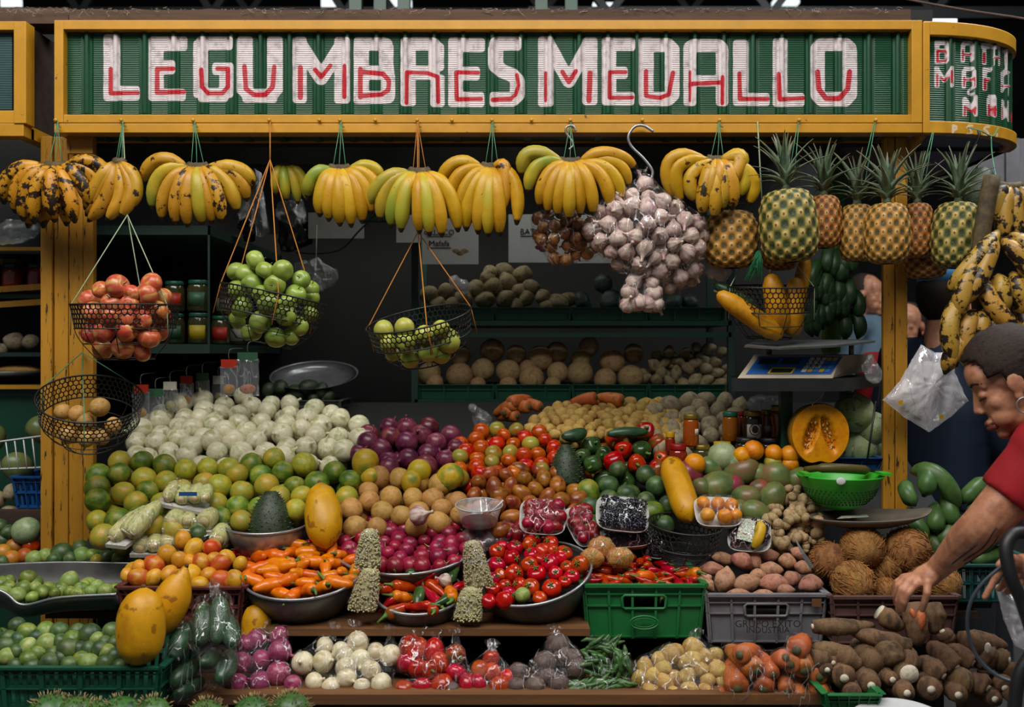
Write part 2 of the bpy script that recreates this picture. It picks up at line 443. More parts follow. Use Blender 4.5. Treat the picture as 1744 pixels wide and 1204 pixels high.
def panel_mesh(parent, xs, ys, pos, us):
 """xs, ys sign pixel rows/columns; pos(x, y, u) -> world point"""
 mb = MB(); V = []; fl = []
 for y in ys:
  for x, u in zip(xs, us): V.append(pos(x, y, u)); fl.append(1.0 if abs(u) > 10 else 0.0)
 k = len(xs)
 Fc = [(r * k + c + k, r * k + c + k + 1, r * k + c + 1, r * k + c) for r in range(len(ys) - 1) for c in range(k - 1)]
 mb.add(V, Fc)
 pr = np.array([proj(p) for p in V])
 mb.att = {'white': white.field(pr[:, 0], pr[:, 1]), 'red': red.field(pr[:, 0], pr[:, 1]), 'flat': fl}
 o = mb.build('panel', 'sign_panel_paint', parent)
 so = o.modifiers.new('thick', 'SOLIDIFY'); so.thickness = 0.002; so.offset = -1
 return o
sign = empty('shop_sign', P(830, 226, SY + 0.03), 'long green corrugated stall sign in yellow frame reading LEGUMBRES MEDALLO', 'sign')
edges = [107] + [RIB0 + PITCH * k for k in range(0, 29)] + [1553]
ys = list(np.linspace(49, 196, 50))
for a, b in zip(edges, edges[1:]):
 n = max(4, int(round((b - a) / 1.64)))
 xs = [a + (b - a) * i / n for i in range(n + 1)]
 us = [((x - RIB0 + PITCH / 2) % PITCH) - PITCH / 2 for x in xs]
 panel_mesh(sign, xs, ys, lambda x, y, u: P(x, y, SY + 0.028) - Vector((0, rib_depth(u), 0)), us)
def rail(name, x0, y0, x1, y1, Y0, Y1, parent, mat='yellow_paint'):
 a = P(x0, y1, Y0); b = P(x1, y0, Y0)
 mb = MB().box((a.x, Y0, a.z), (b.x, Y1, b.z)); o = mb.build(name, mat, parent, smooth=False)
 bv = o.modifiers.new('edge', 'BEVEL'); bv.width = 0.002; bv.segments = 2
 return o
rail('top_rail', 92, 34, 1571, 50, SY - 0.004, SY + 0.05, sign)
rail('bottom_rail', 92, 195, 1571, 209, SY - 0.002, SY + 0.05, sign)
rail('bottom_lip', 92, 210, 1571, 226, SY - 0.006, SY + 0.05, sign)
rail('side_stile', 92, 34, 107.5, 209, SY - 0.006, SY + 0.05, sign)
rail('side_stile', 1553, 34, 1571, 209, SY - 0.006, SY + 0.05, sign)
bz = P(0, 226, SY).z; tz = P(0, 34, SY).z
xl, xr = P(92, 0, SY).x, P(1571, 0, SY).x
mb = MB()       # box behind the sign: underside of corrugated sheet, back
nn = 120
for i in range(nn):
 x0 = xl + (xr - xl) * i / nn; x1 = xl + (xr - xl) * (i + 1) / nn
 mb.box((x0, SY + 0.05, bz + (0.004 if i % 5 else 0.0)), (x1, SY + 0.13, bz + 0.018))
mb.build('soffit', 'green_paint', sign, smooth=False)
MB().box((xl, SY + 0.13, bz), (xr, SY + 0.145, bz + 0.03)).build('soffit_strip', 'yellow_paint', sign, smooth=False)
MB().box((xl, SY + 0.145, bz - 0.012), (xr, SY + 0.42, bz + 0.03)).build('soffit_board', 'black_steel', sign, smooth=False)
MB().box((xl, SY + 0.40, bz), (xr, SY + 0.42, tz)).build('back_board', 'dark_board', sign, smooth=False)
NAILS = [98, 209, 331, 460, 545, 580, 640, 711, 770, 838, 905, 971, 1093, 1224, 1359, 1489]
for x in NAILS:
 p = P(x, 206, SY)
 MB().tube([p + Vector((0, 0.004, 0)), p + Vector((0, -0.012, 0.001))], [0.003, 0.003], 8).tube([p + Vector((0, -0.012, 0)), p + Vector((0, -0.015, 0))], [0.006, 0.005], 8).build('nail', 'yellow_paint', sign)
csign = empty('corner_sign', P(1600, 226, SY + 0.1), 'curved green corner sign with columns of white and red letters', 'sign')
EX, EY, RX, RY = P(1572, 0, SY).x, SY + 0.28, 0.385, 0.28
def ell(th, off=0.0):
 return (EX + (RX + off) * math.sin(th), EY - (RY + off) * math.cos(th))
def th_of_px(px):
 lo, hi = 0.0, 1.2
 for _ in range(40):
  mid = (lo + hi) / 2; x, y = ell(mid)
  if CX + F * x / y < px: lo = mid
  else: hi = mid
 return lo
ths = [th_of_px(p) for p in (1584, 1622.6, 1667.5, 1700.5)]
d = ths[3] - ths[2]; ths += [ths[3] + d * 0.95, ths[3] + d * 1.95, PI / 2]
zt, zb = P(0, 56, SY).z, P(0, 209, SY).z
for a, b in zip(ths, ths[1:]):
 n = 30
 xs = [a + (b - a) * i / n for i in range(n + 1)]
 arc = PITCH
 us = [min((x - a), (b - x)) / (b - a) * PITCH for x in xs]
 if a == ths[0]: us = [(b - x) / (b - a) * PITCH for x in xs]
 def pos(x, y, u):
  q = ell(x, rib_depth(u) - 0.02); return Vector((q[0], q[1], y))
 panel_mesh(csign, xs, list(np.linspace(zt, zb, 56)), pos, us)
def arc_band(z0, z1, th0, th1, off_out, off_in, name, mat, att=False):
 mb = MB(); n = 90; V = []; rows = 14
 for i in range(n + 1):
  t = th0 + (th1 - th0) * i / n
  qo = ell(t, off_out)
  for j in range(rows + 1): V.append((qo[0], qo[1], z0 + (z1 - z0) * j / rows))
  qi = ell(t, off_in); V.append((qi[0], qi[1], z1)); V.append((qi[0], qi[1], z0))
 k = rows + 3
 Fc = [(i * k + j, (i + 1) * k + j, (i + 1) * k + (j + 1) % k, i * k + (j + 1) % k) for i in range(n) for j in range(k)]
 mb.add(V, Fc)
 if att:
  pr = np.array([proj(p) for p in V]); mb.att = {'white': railtxt.field(pr[:, 0], pr[:, 1])}
 return mb.build(name, mat, csign)
arc_band(P(0, 60, SY).z, P(0, 37, SY).z, 0.0, PI / 2, 0.004, -0.03, 'top_rail', 'yellow_paint')
arc_band(P(0, 227, SY).z, P(0, 207, SY).z, 0.0, PI / 2, 0.006, -0.03, 'bottom_rail', 'yellow_rail_lettered', True)
rail('side_stile', 1572.5, 37, 1584, 226, SY - 0.006, SY + 0.05, csign)
mb = MB(); V = [(EX, EY, bz + .01)]; 
for i in range(33): V.append((*ell(PI / 2 * i / 32, -0.02), bz + .01))
mb.add(V, [(0, i + 2, i + 1) for i in range(32)]); mb.build('soffit', 'dark_green_paint', csign, False)
MB().box((EX, EY - 0.01, bz), (EX + RX, EY + 0.5, bz + 0.02)).build('soffit_board', 'black_steel', csign, False)
MB().box((EX + RX - 0.03, EY, bz), (EX + RX, EY + 0.9, tz)).build('side_board', 'green_paint', csign, False)
ns = empty('neighbour_sign', P(20, 235, SY + .1), 'end of the neighbouring stall sign with blue-green slats in yellow frame', 'sign')
rail('top_rail', -260, 36, 43, 51, SY - 0.03, SY + 0.02, ns)
rail('bottom_rail', -260, 188, 43, 210, SY - 0.03, SY + 0.02, ns)
rail('bottom_lip', -260, 210, 40, 232, SY - 0.03, SY + 0.02, ns)
rail('side_stile', 23, 36, 44, 210, SY - 0.034, SY + 0.02, ns)
for k in range(34):
 y = 52 + k * 4.0
 a = P(-260, y + 3.4, SY); b = P(23, y, SY)
 MB().box((a.x, SY - 0.008, a.z), (b.x, SY + 0.004, b.z)).build('slat', 'slat_teal' if 'slat_teal' in MATS else plain('slat_teal', '2C4A4C', 0.5).name, ns, False)
a = P(44, 210, SY)
mb = MB(); 
zt2 = P(0, 40, SY).z
mb.box((a.x - 0.02, SY + 0.02, a.z), (a.x, SY + 0.65, zt2)); mb.build('side_board', 'dark_wood', ns, False)
MB().box((P(-260, 0, SY).x, SY + 0.02, P(0, 232, SY).z), (a.x, SY + 0.05, P(0, 215, SY).z)).build('soffit_rail', 'yellow_paint', ns, False)
MB().box((a.x - 0.04, SY + 0.02, P(0, 232, SY).z), (a.x, SY + 0.65, P(0, 211, SY).z)).build('side_rail', 'yellow_paint', ns, False)
MB().box((P(-260, 0, SY).x, SY + 0.62, P(0, 238, SY).z), (a.x, SY + 0.65, zt2)).build('back_board', 'dark_board', ns, False)
def beam(name, x0, x1, y0, y1, Y0, Y1, label):
 a = P(x0, y1, Y0); b = P(x1, y0, Y0); mb = MB(); n = 60; V = []
 rg = random.Random(int(x1))
 for i in range(n + 1):
  x = a.x + (b.x - a.x) * i / n; w = rg.uniform(-.002, .003)
  V += [(x, Y0, a.z), (x, Y0, b.z + w), (x, Y1, b.z + w), (x, Y1, a.z)]
 Fc = [(i * 4 + j, i * 4 + 4 + j, i * 4 + 4 + (j + 1) % 4, i * 4 + (j + 1) % 4) for i in range(n) for j in range(4)] + [(3, 2, 1, 0), (n * 4, n * 4 + 1, n * 4 + 2, n * 4 + 3)]
 o = mb.add(V, Fc).build(name, 'rough_timber', None, False)
 return tag(o, label, 'beam')
beam('timber_beam', 118, 1551, 16, 35, SY + 0.012, SY + 0.12, 'rough brown timber beam lying along the top of the main sign')
beam('timber_beam', -260, 116, 13, 40, SY + 0.06, SY + 0.16, 'short dusty timber end on top of the neighbouring sign')
mb = MB(); rg = random.Random(3)
for i in range(420):
 x = rg.uniform(0, 1550); Y = SY + rg.uniform(0.0, 0.05); y = 16 + rg.uniform(-2, 4)
 p = P(x, y, Y); pts = [p]
 for k in range(4):
  p = p + Vector((rg.uniform(-.012, .012), rg.uniform(-.004, .002), rg.uniform(-.007, .003))); pts.append(p)
 mb.tube(pts, rg.uniform(0.0003, 0.0008), 3)
tag(mb.build('cobweb', 'cobweb'), 'pale dusty cobweb strands along the top of the timber beam', 'cobweb', kind='stuff')
FLOOR = 0.0
def post(name, edges_, Y0, Y1, ytop, label, seed):
 base = P(sum(edges_) / len(edges_), 600, Y0); base.z = FLOOR; base.y = (Y0 + Y1) / 2
 t = empty(name, base, label, 'post'); rg = random.Random(seed)
 top = P(0, ytop, Y0).z
 for a, b in zip(edges_, edges_[1:]):
  dy = rg.uniform(-0.006, 0.006)
  x0, x1 = P(a + 0.7, 0, Y0).x, P(b - 0.7, 0, Y0).x
  o = MB().box((x0, Y0 + dy, FLOOR), (x1, Y1, top)).build('board', 'yellow_post', t, False)
  bv = o.modifiers.new('edge', 'BEVEL'); bv.width = 0.003; bv.segments = 2
 return t
pl = post('wooden_post', [69, 90, 115.5, 141, 160], 3.0, 3.025, 232, 'wide yellow wooden post of four boards under the spotted bananas', 1)
pr_ = post('wooden_post', [1505, 1526, 1548], 3.0, 3.025, 228, 'narrow yellow wooden post of two boards beside the weighing scale', 2)
MB().box((P(116, 0, 2.98).x, 2.97, P(0, 262, 2.98).z), (P(160, 0, 2.98).x, 2.99, P(0, 234, 2.98).z)).build('bracket', 'yellow_post', pl, False)
MB().bar(P(1545, 262, 3.02), P(1570, 228, 2.96), 0.02, 0.02).build('bracket', 'yellow_post', pr_, False)
# ---------------------------------------------------------------- the hall
def struct(o): o['kind'] = 'structure'; return o
struct(MB().box((-7, -3, -0.1), (7, 14, 0.0)).build('floor', 'concrete', None, False))
struct(MB().box((-7, 13.0, 0), (7, 13.2, 6.2)).build('wall_back', 'hall_dark', None, False))
struct(MB().box((-7, 4.0, 5.9), (7, 14, 6.1)).build('ceiling', 'hall_dark', None, False))
struct(MB().box((-7.1, 3.0, 0), (-7, 14, 6.0)).build('wall_left', 'hall_dark', None, False))
struct(MB().box((7, 3.0, 0), (7.1, 14, 6.0)).build('wall_right', 'hall_brown', None, False))
n = NT('skylight_glow'); n.b.inputs['Emission Color'].default_value = (0.85, 0.95, 1, 1); n.b.inputs['Emission Strength'].default_value = 1.3; n.done((0.8, 0.8, 0.8, 1), 0.5)
n = NT('tube_glow'); n.b.inputs['Emission Color'].default_value = (0.85, 1.0, 0.95, 1); n.b.inputs['Emission Strength'].default_value = 9.0; n.done((0.8, 0.8, 0.8, 1), 0.5)
SKY = [(15, 3, 28, 18, 9.0), (560, 1, 26, 22, 10), (1030, 10, 40, 12, 9.0), (1590, 18, 36, 10, 8.0), (1600, 35, 60, 6, 6.0), (680, 3, 40, 10, 11.0), (1340, 2, 44, 6, 10.5)]
for i, (x, y, w, h, Y) in enumerate(SKY):
 p = P(x, y, Y); o = MB().box((p.x - m(w / 2, Y), Y, p.z - m(h / 2, Y)), (p.x + m(w / 2, Y), Y + 0.1, p.z + m(h / 2, Y))).build('window_%d' % (i + 1), 'skylight_glow', None, False); struct(o)
rg = random.Random(8)
for i, (x0, x1, Y) in enumerate(((-200, 700, 7.5), (300, 1300, 8.5), (900, 2000, 7.0), (1500, 2300, 9.0))):
 t = empty('roof_truss', P((x0 + x1) / 2, -80, Y), ['dark steel roof truss above the neighbouring sign', 'dark steel roof truss behind the first letters', 'dark steel roof truss behind the last letters', 'dark steel roof truss beyond the corner sign'][i], 'truss')
 zc0, zc1 = P(0, 24, Y).z, P(0, -150, Y).z; xa, xb = P(x0, 0, Y).x, P(x1, 0, Y).x
 MB().bar((xa, Y, zc0), (xb, Y, zc0), 0.08, 0.08).build('bottom_chord', 'black_steel', t, False)
 MB().bar((xa, Y, zc1), (xb, Y, zc1), 0.08, 0.08).build('top_chord', 'black_steel', t, False)
 k = 8
 for j in range(k):
  x = xa + (xb - xa) * j / k; x2 = xa + (xb - xa) * (j + 1) / k
  MB().bar((x, Y, zc0 if j % 2 else zc1), (x2, Y, zc1 if j % 2 else zc0), 0.05, 0.05).build('web_bar', 'black_steel', t, False)
for i, x in enumerate((605, 647, 687, 922, 973)):
 p = P(x, 0, 4.6); o = MB().box((p.x - .028, 4.6, 2.62), (p.x + .028, 4.66, 3.6)).build('steel_upright', 'green_paint', None, False)
 tag(o, 'green steel upright rising behind the sign, ' + ('above the letter B', 'above the letter R, first of two', 'above the gap after R', 'above the gap before MEDALLO', 'above the second M')[i], 'upright')
o = MB().tube(spl([P(1480, -14, 3.4), P(1565, 3, 3.4), P(1650, 18, 3.3), P(1744, 32, 3.2), P(1850, 52, 3.1)], 8), 0.004, 8).build('power_cable', 'rough_timber'); tag(o, 'dusty cable sagging across above the corner sign', 'cable')
# ---------------------------------------------------------------- produce skins
fruit('skin_white_onion', 'D0CAA4', 'E4DEC2', 'AEB27E', 22, 0.3, 'A9935F', 70, 0.72, 0.05, 0.10, 0.01, streak=(1, 1, .35))
fruit('skin_red_onion', '4A1A2E', '6A2C40', '7E4448', 20, 0.3, 'A8707A', 60, 0.73, 0.05, 0.22, 0.02, streak=(1, 1, .3))
fruit('skin_citrus_green', '3E5A1E', '5F7A26', '93913A', 16, 0.42, None, 160, 0.7, 0.12, 0.22, 0.02)
fruit('skin_citrus_yellow', 'B59A32', '8E9438', 'C09A3E', 16, 0.42, '6B5A22', 90, 0.72, 0.12, 0.16, 0.02)
fruit('skin_citrus_orange', 'B5722A', 'A8602A', '8A7A30', 18, 0.42, '5A3A1A', 90, 0.7, 0.1, 0.2, 0.02)
fruit('skin_tan', '9A703C', 'B68C50', 'A57C42', 20, 0.6, '4E351C', 48, 0.68, 0.15, 0.2, 0.012)
fruit('skin_papaya', 'BE861E', 'C8922A', 'AC7822', 6, 0.45, '8E5E1C', 12, 0.60, 0.05, 0.05, 0.006)
fruit('skin_papaya_green', 'A8962C', 'C7A238', '6F8430', 9, 0.42, '5A4A1C', 40, 0.72, 0.05, 0.1, 0.01)
fruit('skin_tomato', 'B03820', 'C05A2A', '9E2A1E', 16, 0.22, None, 80, 0.7, 0.02, 0.16, 0.02)
fruit('skin_tomato_green', 'A8883A', '8F9440', 'B9702E', 16, 0.25, None, 80, 0.7, 0.02, 0.16, 0.02)
fruit('skin_tomato_red', '9A1A10', 'B42A16', '86140E', 16, 0.16, None, 80, 0.7, 0.02, 0.14, 0.014)
fruit('skin_tamarillo', '7E3C22', 'A0622E', '6A2C20', 14, 0.3, None, 80, 0.7, 0.03, 0.22, 0.02)
fruit('skin_potato', 'A88846', 'BA9A56', '96763C', 24, 0.7, '6E5226', 70, 0.68, 0.12, 0.14, 0.01)
fruit('skin_potato_grey', '8E8067', 'A09272', '74685A', 22, 0.75, '544838', 60, 0.66, 0.15, 0.16, 0.01)
fruit('skin_carrot', 'AE5E34', 'BC6C3C', '98502C', 24, 0.55, None, 90, 0.7, 0.1, 0.1, 0.01)
fruit('skin_lime', '4C5E2A', '647A34', '8A9446', 18, 0.38, None, 140, 0.7, 0.1, 0.2, 0.015)
fruit('skin_lime_dark', '2C4026', '3E5630', '5A6C38', 18, 0.42, '7A7A4A', 80, 0.72, 0.12, 0.2, 0.015)
fruit('skin_lime_pale', '8C9A56', '6F8A45', 'A3A765', 18, 0.42, None, 80, 0.72, 0.1, 0.14, 0.015)
fruit('skin_mango', 'C98A2C', 'CC9A3C', 'B8782C', 14, 0.42, '5A3418', 70, 0.70, 0.05, 0.14, 0.012)
fruit('skin_mango_red', 'C0622E', 'B5432E', 'C98E3A', 10, 0.4, '5A2A18', 70, 0.72, 0.05, 0.12, 0.012)
fruit('skin_mango_green', '4C5E38', '64703E', '7C5C40', 8, 0.36, '90906A', 90, 0.72, 0.04, 0.18, 0.02)
fruit('skin_mango_purple', '6E2A36', '8C3A36', '4C4A34', 9, 0.36, None, 90, 0.72, 0.04, 0.15, 0.02)
fruit('skin_melon_pale', '7E8C64', '92A078', '6C7C58', 9, 0.4, None, 90, 0.72, 0.04, 0.1, 0.01)
fruit('skin_orange', 'CC7C1E', 'D88E2A', 'BE6C1A', 14, 0.42, None, 160, 0.7, 0.12, 0.08, 0.01)
fruit('skin_radish', '7A1C32', '96283F', '66202E', 18, 0.32, 'B98A80', 60, 0.74, 0.05, 0.22, 0.012)
fruit('skin_pepper_red', '9A1A10', 'AE2A14', '82120E', 12, 0.2, None, 80, 0.7, 0.02, 0.14, 0.012)
fruit('skin_pepper_green', '28401E', '3A5426', '1E301A', 12, 0.22, None, 80, 0.7, 0.02, 0.16, 0.012)
fruit('skin_pepper_orange', 'D0661C', 'DA7A26', 'C0551A', 14, 0.3, None, 80, 0.7, 0.03, 0.1, 0.01)
fruit('skin_pepper_mixed', 'A52A1C', '8A4A22', '3E5026', 9, 0.2, None, 80, 0.7, 0.02, 0.15, 0.012)
fruit('skin_apple_red', 'B04A36', 'C0624A', 'C89A5A', 12, 0.3, None, 60, 0.7, 0.03, 0.12, 0.012, streak=(2.4, 2.4, .4))
fruit('skin_apple_green', '76883A', '869A44', '98A858', 10, 0.3, 'B9C48A', 150, 0.74, 0.02, 0.08, 0.01)
fruit('skin_guava', '8E9A3E', 'A8A84E', '9A9A40', 10, 0.4, '6A6A2A', 60, 0.72, 0.05, 0.1, 0.012)
fruit('skin_sweet_potato', '9C6A50', 'B0826A', '8A5A48', 20, 0.75, '5E4234', 50, 0.68, 0.15, 0.14, 0.012)
fruit('skin_yuca', '5A4230', '74583C', '463424', 22, 0.85, '8A6E48', 60, 0.69, 0.3, 0.16, 0.01, streak=(1, 1, .3))
fruit('skin_yuca_flesh', 'C9BFA6', 'DAD2BE', 'B8A88A', 30, 0.7, None, 80, 0.7, 0.1, 0.06, 0.01)
fruit('skin_coconut', '7E5630', '9A6E40', '6A4628', 26, 0.9, '55381E', 70, 0.62, 0.5, 0.14, 0.01, streak=(1, 1, .25))
fruit('skin_coconut_pale', 'A58660', 'B89A70', '957650', 22, 0.85, '6A5238', 60, 0.66, 0.3, 0.12, 0.01, streak=(1, 1, .4))
plain('coir', 'A5703A', 0.9, 0.4, 30, 0.0, rnd=0.15)
fruit('skin_ginger', '9C845E', 'B09870', '80694A', 26, 0.75, '5E4C36', 60, 0.66, 0.2, 0.12, 0.01)
fruit('skin_root', '8A7A5C', '9E8E6C', '70624A', 22, 0.8, '50442E', 50, 0.66, 0.2, 0.15, 0.01)
fruit('skin_garlic', 'B6988E', 'CAB6AA', '946C6E', 26, 0.45, None, 60, 0.72, 0.06, 0.10, 0.012, streak=(1, 1, .25))
fruit('skin_shallot', '8E5A34', 'A5703E', '74452A', 26, 0.4, None, 60, 0.72, 0.06, 0.16, 0.012)
fruit('skin_avocado', '222E1C', '32402A', '1A2216', 16, 0.45, '4A5638', 60, 0.68, 0.3, 0.14, 0.01)
fruit('skin_squash_dark', '2E3A34', '40504A', '242C2A', 8, 0.5, '6A766A', 40, 0.68, 0.1, 0.14, 0.01)
fruit('skin_cabbage', '9AB06C', 'B4C48C', 'CAD4AC', 9, 0.55, None, 60, 0.7, 0.2, 0.08, 0.01)
fruit('stem_brown', '4A3A22', '5E4A2C', None, 30, 0.8)
fruit('stem_green', '4A6A2C', '5E7A34', None, 30, 0.6)
fruit('root_hair', 'A5946A', '8A7A50', None, 30, 0.85)
# ---------------------------------------------------------------- produce shapes
def round_prof(r, h=1.0, k=10, top=0.0, bot=0.0, w=0.5, pear=0.0):
 out = []
 for i in range(k + 1):
  t = PI * i / k
  x = r * max(0.02, math.sin(t)); z = -r * h * math.cos(t)
  x *= 1 + pear * math.cos(t)
  z -= top * r * math.exp(-((PI - t) / w) ** 2); z += bot * r * math.exp(-(t / w) ** 2)
  out.append((x, z))
 return out
def fmesh(name, mat, prof, n=16, **kw):
 mb = MB(); mb.lathe(prof, n, None, **kw); return mb.mesh(name, mat)
def variants(name, mat, k, **kw):
 return [ball(name, mat, seed=i * 3.3 + 1, **kw) for i in range(k)]
def ball(name, mat, r, h=1.0, top=0.0, bot=0.0, w=0.5, nz=0.0, nzs=25, lobes=0, lobe_amp=0.0, seed=1.0, n=16, k=10, sx=1, sy=1, pear=0.0):
 return fmesh(name, mat, round_prof(r, h, k, top, bot, w, pear), n, lobes=lobes, lobe_amp=lobe_amp, nz=nz, nzs=nzs, seed=seed, sx=sx, sy=sy)
def onion_mesh(name, mat, r, seed):
 rg = random.Random(seed); h = rg.uniform(0.86, 1.0)
 prof = [(r * 0.10, -r * h * 1.06), (r * 0.16, -r * h * 1.0)]
 for i in range(1, 10):
  t = PI * i / 10; prof.append((r * math.sin(t), -r * h * math.cos(t)))
 nk = rg.uniform(0.1, 0.4)
 prof += [(r * 0.16, r * h * 1.02), (r * 0.12, r * h * (1.08 + nk * .5)), (r * 0.14, r * h * (1.1 + nk))]
 mb = MB(); mb.lathe(prof, 18, None, nz=r * 0.05, nzs=18, seed=seed); return mb.mesh(name, mat)
def tuber(name, mat, L, r, seed, bend=0.15, rough=0.12, n=14, k=14, pw=0.55):
 """along local Z, centred"""
 rg = random.Random(seed); pts = []; rad = []
 bx, by = rg.uniform(-bend, bend) * L, rg.uniform(-bend, bend) * L
 skew = rg.uniform(-0.25, 0.25)
 for i in range(k + 1):
  t = i / k; pts.append(Vector((bx * math.sin(PI * t), by * math.sin(PI * t), (t - 0.5) * L)))
  q = max(0.05, math.sin(PI * t)) ** pw; q *= 1 + skew * (t - 0.5) * 2
  rad.append(r * q)
 mb = MB(); mb.tube(pts, rad, n)
 out = []
 for p in mb.v:
  v = Vector(p); d = mnoise.noise(v * (1.1 / r) * 0.8 + Vector((seed * 1.3, 0, 0))) * rough * r
  out.append(tuple(v + Vector((v.x, v.y, 0)).normalized() * d if (v.x or v.y) else v))
 mb.v = out; return mb.mesh(name, mat)
def chili(name, mat, L, r, seed, bend=0.25):
 ex, am = (3.2, .72) if 'orange' in mat else (1.8, .92)
 rg = random.Random(seed); b = rg.uniform(-bend, bend) * L; pts = []; rad = []
 for i in range(11):
  t = i / 10; pts.append(Vector((b * t * t, 0, (0.5 - t) * L)))
  rad.append(r * (min(1.0, 0.62 + t * 3) if t < .2 else (1 - ((t - .2) / .8) ** ex * am)) * (1 + .06 * math.sin(t * 14 + seed)))
 mb = MB(); mb.tube(pts, rad, 10); return mb.mesh(name, mat)
def chili_stem(L, r):
 mb = MB(); mb.tube([(0, 0, L * .5 - .001), (0.0, 0.001, L * .5 + r * 0.5), (r * .5, 0.0, L * .5 + r * 1.6)], [r * .55, r * .22, r * .16], 6); return mb.mesh('stem', 'stem_green')
def bell(name, mat, r, seed):
 mb = MB(); mb.lathe(round_prof(r, 1.15, 12, 0.35, 0.15, 0.55, 0.10), 20, None, lobes=4 if seed % 2 else 3, lobe_amp=0.07, nz=r * .08, nzs=20, seed=seed); return mb.mesh(name, mat)
def bell_stem(r):
 mb = MB(); mb.tube([(0, 0, r * .72), (0, 0, r * 1.0), (r * .12, 0, r * 1.35)], [r * .26, r * .11, r * .12], 8); return mb.mesh('stem', 'stem_green')
KIND = {}
def kind(key, name, meshes, r, stem=None, orient='any'):
 KIND[key] = dict(name=name, meshes=meshes, r=r, stem=stem, orient=orient)
kind('white_onion', 'white_onion', [onion_mesh('white_onion', 'skin_white_onion', 0.036, s) for s in range(4)], 0.036)
kind('red_onion', 'red_onion', [onion_mesh('red_onion', 'skin_red_onion', 0.034, s + 9) for s in range(3)], 0.034)
kind('citrus_green', 'mandarin', variants('mandarin', 'skin_citrus_green', 2, r=0.036, h=.92, top=.06, bot=.05, nz=.0012), 0.036)
kind('citrus_yellow', 'mandarin', variants('mandarin', 'skin_citrus_yellow', 2, r=0.036, h=.95, top=.06, bot=.05, nz=.0012), 0.036)
kind('citrus_orange', 'mandarin', variants('mandarin', 'skin_citrus_orange', 2, r=0.036, h=.95, top=.06, bot=.05, nz=.0012), 0.036)
kind('tan', 'sapodilla', variants('sapodilla', 'skin_tan', 3, r=0.031, h=1.06, nz=.003, pear=-.06), 0.031)
kind('tomato', 'tomato', variants('tomato', 'skin_tomato', 3, r=0.027, h=.92, top=.12, nz=.0015), 0.027)
kind('tomato_green', 'tomato', variants('tomato', 'skin_tomato_green', 2, r=0.026, h=.92, top=.12, nz=.0015), 0.026)
tcal = MB()
for k in range(5):
 a = 2 * PI * k / 5; tcal.tube([(0, 0, .88), (.3 * math.cos(a), .3 * math.sin(a), .90), (.62 * math.cos(a), .62 * math.sin(a), .98)], [.10, .09, .02], 5)
tcal.tube([(0, 0, .85), (0, .03, 1.15)], [.09, .06], 6)
kind('tomato_red', 'tomato', variants('tomato', 'skin_tomato_red', 3, r=0.031, h=.86, top=.16, bot=.04, nz=.003, lobes=5, lobe_amp=.025), 0.031)
kind('tamarillo', 'tree_tomato', variants('tree_tomato', 'skin_tamarillo', 3, r=0.0235, h=1.38, nz=.001, pear=-.08), 0.0255)
kind('potato', 'potato', [tuber('potato', 'skin_potato', 0.046, 0.0195, s, .06, .22, 12, 9) for s in range(4)], 0.0195)
kind('potato_grey', 'potato', [tuber('potato', 'skin_potato_grey', 0.075, 0.030, s, .06, .2, 14, 10) for s in range(4)], 0.031)
kind('lime', 'lime', variants('lime', 'skin_lime', 3, r=0.021, h=1.08, nz=.001, top=-.12, bot=-.08), 0.021)
kind('lime_dark', 'lime', variants('lime', 'skin_lime_dark', 3, r=0.0225, h=1.04, nz=.0015), 0.0225)
kind('lime_pale', 'lime', variants('lime', 'skin_lime_pale', 2, r=0.023, h=1.05, nz=.0012, top=-.1), 0.023)
kind('lime_big', 'green_lime', variants('green_lime', 'skin_lime_dark', 3, r=0.031, h=.95, nz=.0015, top=.05), 0.031)
kind('mango', 'mango', [ball('mango', 'skin_mango', 0.027, 1.22, seed=s * 2.2, nz=.003, sx=.95, pear=-.1) for s in range(3)], 0.028)
kind('mango_red', 'mango', [ball('mango', 'skin_mango_red', 0.027, 1.2, seed=s * 2.2, nz=.003, pear=-.1) for s in range(2)], 0.028)
kind('mango_green', 'green_mango', [ball('green_mango', 'skin_mango_green', 0.043, 1.2, seed=s * 2.2, nz=.004, sx=.9, pear=-.1) for s in range(3)], 0.045)
kind('mango_purple', 'green_mango', [ball('green_mango', 'skin_mango_purple', 0.043, 1.15, seed=s * 2.2, nz=.004, pear=-.1) for s in range(2)], 0.045)
kind('melon_pale', 'pale_melon', [ball('pale_melon', 'skin_melon_pale', 0.046, 1.1, seed=2.2, nz=.003)], 0.046)
kind('orange', 'orange', variants('orange', 'skin_orange', 2, r=0.033, h=.96, nz=.0012, top=.05), 0.033)
kind('radish', 'radish', [ball('radish', 'skin_radish', 0.0215, 1.0, seed=s * 1.7, nz=.002, n=14, k=9, pear=.08) for s in range(3)], 0.0215)
rt = MB(); rt.tube([(0, 0, -.020), (.002, 0, -.027), (.006, .002, -.036)], [.0035, .0014, .0005], 5)
KIND['radish']['stem'] = rt.mesh('root', 'root_hair')
for key, mat, L, r in (('chili_red', 'skin_pepper_red', .052, .0115), ('chili_orange', 'skin_pepper_orange', .066, .0165), ('chili_big_red', 'skin_pepper_red', .085, .0145), ('chili_green', 'skin_pepper_green', .080, .0165), ('chili_mixed', 'skin_pepper_mixed', .085, .0165), ('chili_dry', 'skin_pepper_red', .055, .006)):
 kind(key, 'chili_pepper', [chili('chili_pepper', mat, L, r, s) for s in range(3)], r * 1.35, chili_stem(L, r), 'lie')
for key, mat in (('bell_red', 'skin_pepper_red'), ('bell_green', 'skin_pepper_green'), ('bell_mixed', 'skin_pepper_mixed')):
 kind(key, 'bell_pepper', [bell('bell_pepper', mat, .034, s) for s in range(2)], .034, bell_stem(.034), 'front')
